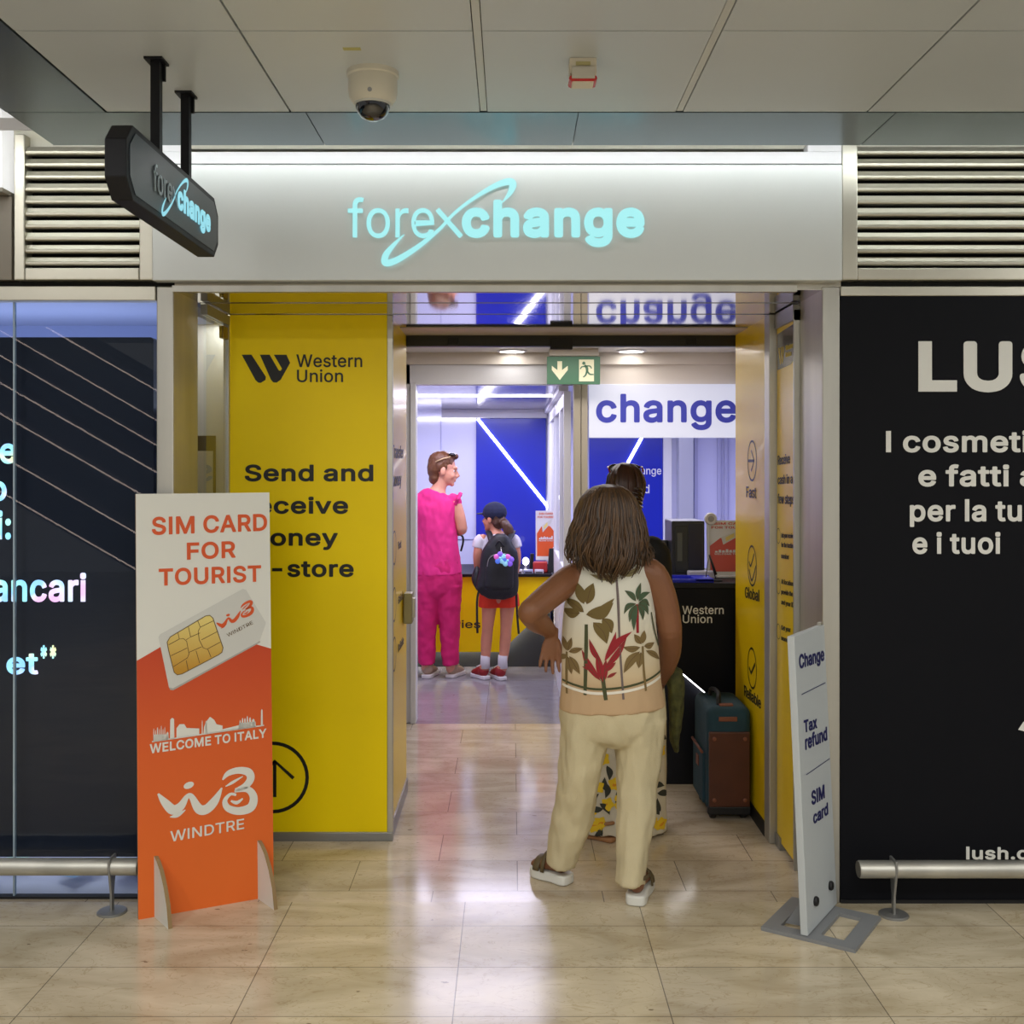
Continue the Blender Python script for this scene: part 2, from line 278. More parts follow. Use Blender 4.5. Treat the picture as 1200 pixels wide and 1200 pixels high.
 'Mm': '>m98:19g97::97:=97:A9::C9@:C;@:D;Q:F;Z:L;g:Z;x:m<$;)<(;7<&;C;};L;x;W;l;[;`;^;Q;^9@;^9=;a98;d97<:97<=97<A9:<B9@<B;H<C;T<J;i<O;o<W;w<a;}<j<%=%<(=4<&=@<!=K;x=U;o=];`=_;N=_9@=`9:=d97=g97>:97>@99>B9@>B;Q>A;f><;{>4<2>)<A=x<K=k<T=W<]=F<a=4<b=!<a<o<^<a<Y<Q<Q<C<H</<1<,<3<%<=;r<N;d<W;O<`;7<b;)<a:j<Y:^<S:R<K:C<<:A<?:A<W:=<[9g<[9a<Z9_<W9^<T9^9@9`9:9d97',
 'Mn': '=!989k9g97::97:=97:A9::C9@:C;7:C;H:F;T:M;c:];u:g;z:r<#;/<&;C<$;R;{;^;q;h;f;n;T;p;@;p9@;q9:;u97;x97<N97<S9:<T9@<T;B<R;^<N;r<F<+<:<<<,<J;x<S;g<Z;T<_;@<a;)<_:m<X:X<N:G<?:C<::A<?:@<W:=<Z::<[9g<[9`<Z9^<T9^9@9`9:9d97',
 'Mo': '=&999[:m93;.90;H93;f9:;}9E<79U<H9i<T9}<_:9<f:V<i:w<f;<<`;V<U;n<H<)<7<<;}<K;f<W;K<^;.<a:l<^:Q<W::<L:$<<9o<)9b;n9W;V9P;99N:w9P:V9X:99b9}9o9h:$9T::9E:Q9:9Y:x9k:f9p:W9z:N:%:E:2:?:?:8:S:5:e:5;-:8;?:E;_:N;k:Z;u:f;|:x<%;.<(;?<%;P;|;];u;i;k;s;];z;M<#;?<%;-<&:w<%:b<!:P;x:?;r:3;j:&;]9w;Q9p;?9k;.9i',
 'Mp': '=0999a9g8!:=8!:@8#:B8):C9[:J9Q:g9<:u96;,92;@90;Z93;r99</9F<A9T<P9f<_:!<i:=<n:W<p:u<n;:<h;W<^;r<P<+<A<=<,<M;r<W;Z<^;@<a:x<]:g<U:L<B:C<6:A<::A<W:=<[9d<[9a<Z9_<W9^8+9`8%9d8!9W;%9l:u9o:g9w:T:/:L:>:B:c:B:x:C;1:F;B:L;T:Z;l:g;w:s;};%<%;7<(;I<%;W;};g;u;r;j;y;`<%;Q<+;@<.;.<.:f<+:Q<%:@;y:1;o:%;d9v;W9o;I9k;79i',
 'Mr': ';^989W9g97::97:=97:A9::C9@:C;@:F;W:L;c:S;l:g;y:{<#;/<$;L;};Q<$;R<+;R<Z;O<_;2<a:{<_:j<Z:W<R:I<F:C<?:A<B:@<W:=<Z::<[9d<[9a<Z9_<W9^9=9a98',
 'Ms': '<Y98:3:T93:^91:s90;/92;F96;^9=;p9G<!9R<,9]<79n<=:$<?:6<=:J<5:_<%:p;s:{;Z;+:m;<:R;E:G;M:@;V:?;_:@;h:F;s:N;z:X<#:j<);/<);=<#;F;z;O;q;U;h;Z;];^;Z<2;d<8;g<9;k<8;n<3;|<#<9;v<C;d<P;U<W;F<[:y<a:O<]:;<T:)<L9v<A9i<39a<#9Z;q9X;_9];G9c;69r;#:&:t:>:i:X:a;2:U;F:M;O:G;W:<;X:3;V:*;Q9};I9u;;9n;,9j:v9i:a9k:U9m:I9r:@9z:8:):2:9:,:=9U:39P:09O:*9U9t9]9e9g9V9u9J:&9B:89;',
 'Mt': ';C989b:K97:j94:{95;599;89=;.9l;)9o:j9l:W9o:O9x:M:1:M<$:O<%;,<%;/<(;2<.;1<W;/<Z;,<[:O<[:M<]:M=B:L=E:I=H9m=I9j=F9h=B9h<]9g<[9=<[9:<Z98<T98<+9;<(9=<%9g<%9h<$9h:+9k9o9s9Z:%9I:89>',
 'Mu': '=!989i:W96:a94:u93;295;C9:;Z9F;k9S;o9X;q9S;q9<;u98<N97<R99<T9<<T<S<T<V<Q<Z<N<[;x<[;u<[;q<Y;p<S;p:];o:J;g:2;W9|;@9p;)9l:p9n:a9t:T9}:L:-:E:?:C:S:C<S:A<Y:=<[::<[9d<[9`<Y9^<S9^:P9a:69e9}9m9h9v9Y:)9K::9@:L99',
 'Mv': '<m989K:e97;>97;C9:<`<Q<`<W<[<[<#<[;y<Y;5:a;#:+:l:a:*<W:&<[:#<[9J<[9D<Z9A<W9B<Q:]9=:_9:',
 'Mw': '>I989`:P97;(97;,9:;U:i;k;Z;n;V<(:f<Q9:<V97=-97=399=59=>8<Q>8<W>7<Z>3<[=V<[=S<Z=Q<W<n:7<W;1<3<W<0<Z<*<[;S<[;N<Z;L<W;%;1:k:::i:::R;1:-<W:+<Z:$<[9K<[9G<Z9E<W9F<Q:H9=:K99',
 'Mx': '<e989Z9M97:-98:_9}:y:L:|:K;;:!;j99;p97<L97<O97<S9:<T9=<S9C;E:x;E:{<N<Q<O<W<M<Z<I<[;g<[;>;{:|;L:y;O:5<Z:/<[9R<[9L<Z9J<W9K<Q:S;!:T:{9F9C9D9=9E9:9J97',
 'My': '<m989Y9j8#:*7|:G8#:R8(:a8/:l88:v8B;18j<`<R<`<X<]<Z<#<[;{<Z;x<X;5:_;#:*:|:0:m:_:)<X:&<[9|<[9G<[9A<X9A<R:]9>:N8s:D8e:>8_:28Z9j8]9f8X9Y8,9Z8*9^8&',
 'B*': '=X989t;0;%;Y;%;`;&;e;+;i;1;j;6;h;f;j;h<>;L<D;K<I;K<O;M<T;Q<k;t<m;y<m<#<k<)<f</<6<E<8<G<f<]<l<d<m<i<l<q<T=:<L=@<A=A;j=$;h=&;j=X;e=b;]=g;-=g;(=e;!=b:z=[:y=V:z=#:H=@:==A:8=?:3=:9x<o9x<f9}<^:O<G:Q<E:#<09{<,9x<%9w;y9y;t:3;R::;L:E;K:z;i:y;4:|;.;$;);*;&',
 'B-': '=X989<:0:g<W:g<W;Y:2;Y:0;V',
 'B.': ';1989O:!96:293:@96:M9::Z9D:b9L:h9W:j9h:h9v:b:%:[:.:M:9:@:>:5:?9|:=9q:99g:29Z:!9V9s9U9h9V9Z9[9O9g9A9q9:',
 'B0': '=X999[:}95;D92;f94<)9=<D9K<Z9_<o9x=!:;=.:`=3;%=5;L=3;v=-<B<}<d<n=%<Y=@<D=Q<-=_;f=j;D=l;!=i:_=`:C=P:-==9u=#9f<a9]<B9U;y9S;O9V;!9]:]9f:>9u9{:-9`:E9K:b9=9Z;;:$;3:%;(:*:x:0:m:;:b:L:Y:^:S:s:N;O:T<,:Y<?:c<R:l<a:x<n;(<t;3<x;D<z;T<x;f<r;o<l;y<b<(<R<0<?<5<)<9;k<:;L<9;1<5:s</:]<):M;z:>;n:1;c:*;T:%;D:#',
 'B1': '=X989_:#97<s97<}9:=)9B=*9G=*9t=(9z=!:$<v:(<(:(<$:*<$=U;}=_;u=f;m=g;-=g;&=f9|=&9x=!9u<y9t<>9v<99y<3:&</:,</:2<0;$<d;&<d;&<c;&:*;$:(9|:(9s:#9n9z9l9t9l9E9n9?9t9:9y97',
 'B2': '=X989y9u97<q97<{9:=%9A=(9G=(9t=$9}<y:&<q:);2:*;s:f<R;F<k;h<t;x<x<+<|<;<}<L<z<c<s<y<i=1<Z=A<H=O<3=[;x=e;]=k;C=l;+=k:m=f:P=[:==O:*=@9v=+9l<s9f<`9c<F9c<A9e<;9i<69o<3:N<2:V<5:Z<9:^<>:b<W:e<`:k<h:r<o:{<s;6<z;N<z;e<t;m<o;v<i<!<]<$<T<%<I<#<;;}<3;g;p9d9u9a9l9b9E9d9?9i9:9o97',
 'B3': '=X98:(:r95;;92;]94;x99<69B<L9N<`9]<p9p<}:+=):C=+:Y=):n=!;+<q;A<`;T<L;c<3;p;v;x;j;y<s=)<u=2<u=X<q=b<k=e<c=g9w=g9o=d9h=[9g=V9g=*9j<|9r<v9w<u;O<t:V;y:S;q:T;D:Y;=:b;8;F;7;V;4;e;0;p;*;y;!<%:v<+:k<-:Y<-:N<):C<%:=;y:6;p:/;[:(;K:$;>:#:}:&:r:*:g:/:U:>:Q:F:L:W:H:]:C:`9a:a9X:^9T:Y9Q:T9P:N9T:69^9{9k9h9}9V:59I:N9>:b98',
 'B4': '=X989j;t97<L97<Q98<W9<<Z9B<]9G<]:*=+:*=1:+=7:/=::5=;::=;:g=::m=7:r=.:w<]:x<[<$<W</<Q<3<L<4;p<4;h<0;c<+;a<!;a:z;_:x:_:x:_:z<A=O<B=W<@=^<;=c<6=f;S=g;K=d;F=^9O:m9M:d9M::9N:59R:/9X:+9^:*;_:*;a:&;b9E;d9?;h9;;m98',
 'B5': '=X98:-:x95;(93;@92;]93;x99<69D<L9Q<`9c<p9x<{:3=(:N=*:h=(;!<y;D<q;T<e;f<W;t<I<$<+<4;_<>;H<@;5<?;$<=:j<6:i<7:p<t<`<u<e<v<k<z<o=#<p=*<p=V<n=_<e=f<]=g:2=g:)=d:!=[9e;O9f;G9i;A9o;=9t;<:M;7:S;8:b;A:r;H;=;N;K;L;e;E;p;><!;.<,:s<,:Y<(:N<!:B;p:3;h:-;N:$;@:#;3:$:z:*:r:.:j:4:c:;:]:F:W:W:S:[:M:_9o:`9g:]9a:W9^:N9a:69i:!9u9j:*9Y:=9K:Q9@:g99',
 'B6': '=X999b:|95;+93;C92;`93;{9:<69B<L9P<`9b<o9u<{:3=%:I=(:`=%:y<{;6<o;O<b;`<R;o<<;}<%<*;h<0;H<1<I=M<K=S<J=[<F=b<>=f;Y=g;T=f;M=b:1;|9};c9q;L9h;49b:y9a:e9d:L9j:39u9x:*9b:=9P:P9D:g9:9Q;6:$;+:(:{:-:l:8:e:A:^:W:^:n:a:y:e;):j;/:r;7:};=;8;D;Q;D;];A;j;<;x;1<&:{<,:n<,:c<,:W<(:L;x:8;h:+;Q:#;C:#',
 'B7': '=X989O:497:o97:v9::{9?=&<{=)=)=)=W=$=`<{=e<r=g9q=g9i=d9c=_9`=U9a=)9d<{9k<v9t<u;u<u;x<s:#9P9}9G:$9?:,99',
 'B8': '=X9:9r:x95;&94;B92;a93;}98<=9B<S9M<e9Y<v9j=):$=0:;=2:Q=0:c=,:v=%;)<u;<<^;R<T;W<U;Z<f;k<q;|<z<:<}<P<{<f<t<|<g=5<Y=D<H=Q<0=_;w=e;_=k;E=l;*=j:l=e:U=]:B=S:/=D9{=59o<|9i<f9g<P9i<<9p<%9};k:4;W:+;R9o;<9e;+9^:y9X:c9W:Q9Y:89a:$9l9m:$9Y:79K:M9@:f989Q;/:$:w:*:j:0:a:7:X:C:T:T:V:`:X:h:d:v:o;!;&;+;5;.;E;/;S;.;a;,;w:}<$:v<0:h<3:]<4:T<3:L<0:C<%:6;o:*;a:%;E:!9P;7;|;,;};#<$:q</:j<7:f<<:d<E:d<U:f<^:n<i:u<o:}<t;,<w;E<z;S<y;g<t;v<i;z<d<!<Z<$<M<#<E;z<7;l<*;[;};E;{',
 'B9': '=X999b:P97;097;699;;9<<W:}<g;;<s;Q<{;h=%<!=(<9=%<Q<z<n<n=(<_=<<L=L<:=W;{=d;`=k;C=l;(=j:h=c:P=Y:==N:*==9v=)9j<n9d<T9b<99d<!9i;h9u;N:&;>:6;0:N:|:e:t:}:n;>:m;>:j:?9P:=9G:@9?:H989O;8;Y;+;]:{;b:r;g:j;o:a<$:^<0:^<F:a<Q:j<c:{<q;+<v;8<z;Q<z;h<s;x<f<!<_<,<F<,<0<#;u;x;m;j;b;];];Q;Y',
 'B:': ';1999O:!96:293:@96:M9::Z9D:b9L:h9W:j9h:h9v:b:%:[:.:M:9:@:>:5:?9|:=9q:99g:29Z:!9V9s9U9h9V9Z9[9O9g9A9q9:9M:&;J:2;I:=;J:M;O:Y;X:b;b:h;l:j;}:h<2:b<=:Y<E:K<P:2<U9t<O9e<E9[<:9X<29U;z9W;o9[;d9g;W9q;P',
 'BA': '=p999R9L97:,97:199:69<::9B:^:C:a:E<@:E<g9B<m9:<u97=T97=]99=c9?=f9G=d9P<#=Z;|=a;x=d;o=g;/=g;&=e:{=^9:9M9:9E9>9<9D989=;#;7;!;8;!;;;M<Q;P<M;|;8',
 'BC': '>.98:.;=95;h92<!93<896<`9A<v9K=.9W=<9d=J9s=a:8=i:L=n:`=n:h=l:n=f:s=`:u=!:u<y:s<s:n<d:L<N:8<-:+;e:%;Q:(;=:-;):6:t:A:g:O:Y:c:Q:v:L;4:J;O:L;k:Q<%:Z<<:g<N:u<^;+<i;;<p;Q<v;h<x<-<s<L<f<c<R<j<G<s<1<v<-<{<*=%<(=^<(=f<+=l<1=n<7=n<<=i<R=`<f=V<w=I=,=.=F<v=R<c=[<N=b<8=g<!=k;h=l;@=i:w=`:V=Q::==:!=&9j<f9Y<B9P;y9M;O9P;%9Y:]9j:89|9x:=9^:X9K:w9>',
 'BD': '>(999T9r97;@97;j9:<39A<Y9P<v9b=79}=K:==Z:b=c;*=e;N=c;u=Y<A=J<c=8=!<y=;<X=O<9=[;m=d;C=g9o=g9g=d9b=a9_=Z9^=U9^9G9`9B9d9<9i989M:_:*:]:-:]<s;=<t;]<r;u<n<0<e<A<X<O<I<Y<9<a<(<g;j<h;N<f;5<a:x<Y:d<N:S<@:E<.:9;u:1;V:+;;:*',
 'BE': '=<989O9^97<v97<x9:<x:&<v:*:_:*:]:-:];(:_;*<e;*<g;-<g;u<e;x:_;x:];{:]<s:_<t<s<t<u<v<u<y<u=f<s=g9a=g9^=f',
 'BF': '=5989J9^97:[97:]:}:_;$<];$<`;(<`;p<];s:_;s:];u:]<q:]<s:_<t<p<t<r<v<r=f<p=g9a=g9^=f',
 'BI': ';3989<9`97:^97:_9::^=g9`=f',
 'BL': '=&989@9^97<k97<l9:<l:&<k:*:_:*:]:-:[=g9^=f',
 'BM': '?6989g9r97:K97:P99:U9<:Y9E:Z;j:[;n;h9@;m9:;x97<L97<S9:<X9?=c;m=e;h=e9J=f9B=m9:=v97>R97>X99>^9<>a9B>c9J>c=U>b=Z>^=a>X=e>R=g=`=g=W=e=Q=a<C;$<3:X<#;$:o=a:j=e:b=g9o=g9i=f9d=b9`=^9^=U9^9G9`9B9d9<9i98',
 'BO': '>A999[;=95;h92<395<T9=<s9J=69_=P9x=e:;=t:]=|;%>#;O=|;v=s<B=c<f=O=&=8==<x=P<T=a<3=i;h=l;@=i:w=`:V=Q:7=;9|=#9j<f9Y<B9P;y9M;O9P;%9Y:]9j:89}9x:=9^:X9K:w9>9[;Q:(;=:-;&:7:u:@:g:N:Z:`:R:v:L;4:J;O:L;k:R<):Z<<:g<O:u<^;*<i;=<q;Q<v;h<x;{<v<6<p<I<h<W<^<f<P<q<?<z<)=$;k=&;O=$;4<{:v<r:`<g:N<W:@<F:5<6:.<!:(;h:%',
 'BR': '=U999`9r97:M97:V9;:[9B:]9G:]:m:_:o;K:n<D9@<I9:<Q97=697=?99=E9?=H9G=F9P<L;$<c;1<s;@=%;Q=1;h=7<$=8<;=7<T=1<n=%=%<s=9<`=J<I=V<0=`;m=e;K=g9o=g9g=d9a=_9^=U9^9G9`9B9d9<9i989G:_;a:];b:];e:]<q:]<s:_<u;]<t;{<l<.<c<4<Z<:<F<:<0<3;y<&;m;x;h;_;b',
 'BS': '=S98:>:x93;B91;d93<&98<B9@<X9L<o9]=!9n=-:!=6:<=8:U=6:i=2:y=*;/<o;H<b;Q<7;f;<;}:n<0:^<::T<E:T<N:U<V:[<b:c<i:t<r;%<w;B<z;X<x;l<s;z<m<,<b<1<Y<7<E<@<><E<=<}<==(<?=-<B=1<H=2<N=.<g=(<{<v=3<d=D<P=R<:=^;|=f;a=k;E=l;)=k:i=f:O=^:6=Q:#=C9p=59b<{9Z<e9W<K9[<-9h;o9{;Y:7;J:U;=:v;3;P;%;z:u</:l<9:a<;:U<::J<4:?<,:7;o:*;U:$;B:!;1:$:t:*:i:.:^:4:P:B:M:J:I:Z:E:a:?:d9]:d9T:b9P:^9M:X9L:R9O:99X:!9g9h9v9Y:.9J:D9@:`97',
 'BT': '=U989H:s97;n97;o9:;p<s;q<t==<t=?<v=?<y=?=c===g9H=g9F=f9F<v9H<t:p<t:q<s:r9:',
 'BU': '>4989l;>93;_91<(94<F99<e9D=!9R=89f=J9{=V:7=_:R=b:o=b=V=^=`=W=e=O=g<s=g<k=d<e=]<c=T<c:t<b:d<^:U<W:J<N:?<D:6<9:/<+:*;s:&;_:$;;:*;*:0:z:7:o:@:h:J:`:X:[:t:[=T:X=^:S=d:K=g9o=g9g=d9`=]9^=T9^:o9a:R9h:99w9y:,9e:B9R:[9C:x9:',
 'BW': '?g989d:g97;H97;P99;V9?<H<*<K<-=?9?=D9:=L97>497>999>>9<>B9E?]=O?]=W?X=a?R=e?M=g>n=g>f=d>`=^=n:h=d;(<z=^<s=e<j=g<*=g;}=d;w=Z;*:h;&:l:|;*:7=^:1=d:)=g9J=g9D=f9?=b9:=Z9:=O:R9E:U9>:Z9::a97',
 'BY': '=i989U;297;j97;q9:;v9?;y9G;y;(=^=L=_=R=_=Z=Z=b=T=f=O=g<j=g<e=f<_=b;c<A;M;z:9=c:4=f:/=g9J=g9A=d9;=^99=U9<=K:{;(:{9G:|9B;$9<;*99',
 'Ba': '=#999w:I93:S92:j91:z92;094;C9:;]9G;b9<;h98;m97<I97<Q9<<U9A<V9I<V;J<U;d<P;w<G</<3<G;}<R;S<a;*<f:r<e:M<_:*<P9t<E9d<69X<&9O;r9N;l9N;g9P;a9V;[:5;K:=;M:A;P:P;d:S;f:g;r:o;t;-;v;C;s;Q;l;U;g;Y;_;[;S;Y;O;F;K:u;F:H;@9w;19i;)9^:|9R:o9K:a9F:M9E:<9G:)9L9q9V9`9d9Q9t9D:,9;9K:d:!:S:%:M:(:H:,:B:2:@:9:B:B:E:G:K:L:V:Q:w:X;Y:b;[:a;[:R;X:D;T:<;H:0;=:);2:$:r9|',
 'Bc': '=*989x:s93;591;e96<39H<W9h<`9s<g:%<m:7<m:<<k:B<c:I<(:V<!:T;x:P;l:9;`:-;K:$;39};$:!:r:&:g:,:Z:7:S:?:N:J:G:Z:E:i:E;,:H;=:T;X:[;b:p;o;$;t;3;u;N;r;`;j;k;_;x;H<!;C<(;B<`;O<f;S<k;X<l;_<k;g<U<2<5<N;e<`;5<f:r<d:V<^::<Q:#<A9l<.9];r9P;U9J;=9H:y9J:Z9P:?9^:!9o9f:#9U:89G:S9:',
 'Bd': '=B999e:l93;+91;Q96;b9;;x9J;{9I;}9A<%9<<+98<197<f97<n9;<s9A<t9I<t=T<t=Y<q=`<k=e<c=g<.=g<(=e;}=`;z=V;z<P;x<L;`<[;Q<b;><e;(<f:j<d:P<^:8<R9}<C9k</9Z;r9P;X9J;?9H:y9J:X9P:?9Z:%9l9g9}9T:49G:N9:9V;$:!:r:%:g:,:[:5:S:?:G:Z:D:y:E;2:H;?:S;X:[;c:e;j:p;p:};t;3;u;@;t;N;q;Y;l;k;Z;r;M;w;?;y;2;z:y;y:f;v:X;q:G;j:<;Y:-;N:&;@:!;39}',
 'Be': '=0999r:u93;891;Q93;h96<19C<A9L<R9Z<]9g<f9t<o:.<o:4<m:9<f:A<+:M<%:L;{:H;j:1;V:%;89};(:!:u:%:h:,:V:9:N:D:H:R:G:X:H:X<c:X<k:[<s:d<t:l<s;=<n;U<i;g<];}<P<2<D<?<3<L;{<W;V<c;F<e;3<f:p<c:S<]:8<O:!<@9m</9^;u9Q;X9J;=9H:w9J:X9Q:<9^:!9l9i:#9U:=9D:V9:9E:H;H:L;P:S;[:[;e:e;k:r;q:};t;3;u;C;t;N;q;Y;l;k;[;p;R;s;H',
 'Bf': ';i989n:%97:[97:d9;:i9B:j9J:k;s;K;u;S;{;V<$;W<+;V<Q;U<W;Q<];K<a;E<b:l<b:j<f:k<v:o=!:z=);7=);E=%;M=(;R=+;U=1;d=^;c=c;a=i;X=o;B=t;#=w:o=v:^=r:M=m:?=f:/=Z:#=O9v=?9q=.9o<y9n<b9?<a96<]91<T91<(92<!96;x9<;u9A;t9o;s9o9G9p9B9t9<9y98',
 'Bg': '=B999}:d8%;38!;N8#;h8(<%8/<<89<O8F<`8W<l8l<s9&<u9B<u<O<u<T<r<Z<k<`<c<b<.<a<(<_<!<Z;|<T;{<O;x<M;b<[;@<e;(<f:j<c:P<^:8<Q9}<B9j<.9Z;s9P;Y9J;>9H:z9J:_9Q:@9Z:*9m9l:!9[:89L:P9C:j9=;+9;;>9<;N9>;b9E;x9S;z9P;x94;s9);h8z;[8t;K8p;38n:u8p:j8s:S9$:@99:89<:/9:9_9$9Y8|9U8t9U8n9W8i9a8Z9w8D::82:N8+9V:}:,:p:0:[:;:S:E:L:P:H:[:E:m:E;0:H;@:S;Y:[;b:e;j:p;p:};t;3;u;N;q;Y;l;e;b;r;N;w;C;z;3;{:};z:m;v:[;r:M;k:C;c::;Y:4;N:/;@:,;3:+',
 'Bh': '=5989m9k97:D97:J9::P9?:R9G:S;8:S;F:V;Q:Z;Z:i;j:z;q;5;t;H;s;U;n;_;g;g;^;l;Q;n;>;n9G;p9?;v9:;}97<Y97<_99<d9<<h9B<i9G<i;F<g;`<b;s<Y<.<K<@<;<N<*<X;u<_;_<d;E<f;,<d:o<^:U<P:S<Q:R=W:P=^:M=c:D=g9f=g9^=b9Y=^9W=W9W9G9X9B9^9<9c98',
 'Bi': ':{999@9Y97:Q97:S9::S<`:Q<b9]<b9Y<b9W<`9W9:9Y9r<n:A<o:C<q:I<q:Y=!:Y=):]=+:^=1:^=R:[=Z:Y=^:X=c:S=i:L=k:I=n:C=n:A=q9u=r9j=q9h=n9b=n9_=j9Y=j9S=c9R=^9O=Z9N=R9N=19R=!9Y<x9_<v9b<q9h<q9j<o',
 'Bl': ':|989>9W97:R97:T9::T=t:R=w9Z=w9W=t',
 'Bm': '?%98:*9k97:D97:M9;:Q9B:S9J:S;@:T;Q:Y;]:f;l:w;s;/;u;=;t;M;l;U;e;Y;];Z;Q;Z9G;^9?;a9;;g98;l97<F97<N9:<S9?<U9G<V;Q<^;b<e;j<m;p<u;s=0;u=>;t=O;m=X;e=];]=_;K=_9G=b9?=h99=p97>G97>P9:>V9?>X9G>X;Q>W;h>S;{>I<4><<E>.<P={<X=h<b=Q<f=><g=-<f<u<c<g<_<H<N<8<?<$<R;o<];U<e;@<g;,<f:l<_:^<X:R<P:M<[:D<a9i<b9`<_9Y<W9W<O9W9G9X9B9^9<9c98',
 'Bn': '=5989m9k97:D97:J9::P9?:R9G:S;8:S;F:V;Q:Z;Z:i;j:z;q;5;t;H;s;U;n;_;g;g;^;l;Q;n;>;n9G;p9?;w99<$97<Y97<_99<e9=<h9B<i9G<i;C<g;]<b;u<W<.<L<><=<L<*<X;r<`;[<e;E<f;,<d:o<^:X<R:R<N:M<Z:G<`:B<b9i<b9`<_9Z<Z9X<T9W<O9W9G9X9B9^9<9c98',
 'Bo': '=9999[:s93;591;Q93;p9:<.9E<D9T<X9h<g:!<t:?<{:Z<}:y<z;=<r;[<h;r<Y<-<G<@<.<Q;p<];Q<d;3<f:r<d:V<^:=<R:#<A9m</9];r9Q;X9J;:9H:y9J:Z9P:?9^:!9o9f:#9U:89G:S9:9X;$:!:r:&:e:.:[:5:S:?:N:J:G:Z:E:i:E;,:H;=:S;W:[;b:g;k:r;q;$;t;5;u;F;t;T;p;`;j;h;c;p;X;x;J;};=<#;,<#:i;}:Z;x:L;q:?;j:7;`:-;T:&;F:!;59}',
 'Bp': '=B999e9k8):D8):J8+:P81:R89:S9G:U9J:l9;:|96;293;H91;d94;z99<;9E<Q9U<d9i<q:#<|:@=&:[=):z=&;><|;V<r;s<b<0<Q<A<;<Q;}<];d<c;H<f;2<e:z<a:i<Z:R<K:Q<T:N<Z:H<`:B<b9f<a9^<]9Y<W9W<O9W899X849^8-9c8*9T;/:#;#:&:s:-:c:=:[:H:V:X:R:j:R;0:[;N:h;b:q;j:|;p;/;t;@;u;M;t;[;p;j;i;r;b<#;N<);><,;-<,:j<):X<$:K;z:@;g:,;[:&;M:!;@9}',
 'Br': ';m989^9k97:D97:J9::P9?:R9G:S;@:S;K:V;T:a;b:o;l:w;o;*;r;5;s;U;p;[;r;`;u;d;{;e<$;e<T;b<];[<c;U<e;E<f;#<d:l<`:Y<W:R<R:J<^:D<a:?<b9f<a9^<]9Y<W9W<O9W9G9X9B9^9<9c98',
 'Bs': '<k98:1:Y93:c92:|91;993;O96;i9=;|9G<49T<?9b<H9n<O:%<R:<<P:R<F:i<7:z<#;-;i;7:h;L:Z;Q:Q;W:O;[:O;a:Q;g:Z;n:q;v;!;w;4;v;?;s;G;o;R;c;Z;S;c;N;l;O<=;W<E;[<K;d<L;l<F;}<<<2<4<=<&<J;t<S;a<];L<b;!<f:Q<b:;<Y:(<P9s<E9f<89]<*9U;r9R;[9V;E9^;29o:y:(:l:>:c:Z:Z;B:K;O:E;T:?;U:9;S:4;J:+;?:$;19}:y9|:]:$:T:):F:7:>:G:9:K:3:M9V:D9M:?9J:99I:19O9y9W9h9e9W9s9L:(9B:;9:',
 'Bt': ';R989i:O97:o94;*95;:98;@99;D9<;J9E;J9M;@9t;<9};7:$;2:&:r:#:d:%:`:*:^:8:^;s;2;t;7;u;=;x;A<!;C<(;C<Q;A<W;=<];5<b:^<b:^=<:[=B:U=H:M=K9q=J9i=G9e=A9c=<9b<c9?<a97<]92<W91<O91<(94;{9<;u9b;s9b:29e9t9n9`:%9I::9>',
 'Bu': '=5989i:]96:d94:z93;:95;P9<;g9F;l9J;t9<;}97<Y97<_99<f9><h9D<i9I<i<P<f<Y<a<_<V<b;}<b;v<_;p<Y;n<P;m:R;f:?;X:1;E:&;/:#:z:%:j:,:c:1:Z:::T:G:S:Z:R<P:P<Y:J<_:?<b9i<b9`<_9Z<Y9W<P9W:U9Y:<9_:%9i9k9t9Z:%9N:<9@:M9:',
 'Bv': '=#989R:k97;F97;M9:;S9?<s<I<t<O<t<T<q<Z<k<`<c<b<+<b<!<`;y<Z;3:j;+:R;(:U:9<T:5<[:0<`:*<b9K<b9B<_9=<Y9:<Q9;<I:Y9B:a9:',
 'Bx': '<v989e9P97:097:89::m9};%:@;h9?;n99;v97<X97<^98<d9<<h9B<i9G<h9M<f9R;Y:z;Z:}<a<F<c<L<d<Q<b<W<^<]<X<a<R<b;s<b;k<`;d<Z;(;b;%;a:D<Z:><`:6<b9S<b9N<`9H<[9E<W9D<Q9D<L9F<F:L;$:M:}9?9P9=9G9@9?9H98',
 'By': '=#989`9m8*:08&:Q8+:j85:x8?;*8K;A8r<r<G<t<M<t<U<p<Z<k<`<c<b<+<b<!<`;y<Z;2:h;+:R;(:T:|:h:6<Z:0<`:*<b9K<b9B<_9=<Y9:<R9;<J:V9H:K9*:C8{:=8v:58t9m8u9f8r9a8m9T8B9S8:9V849[8.',
 'HH': '>C989N9X97:h97:j9::j:}:m;#<`;#<a:}<a9:<c97=o97=q9:=q=e=o=g<f=g<c=g<a=e<a<)<`<&:j<&:j=e:h=g9[=g9X=e',
 'HL': '=4989C9X97<z97<|9:<|:6<z:9:m:9:j:;:j=c:j=e:h=g9[=g9X=e',
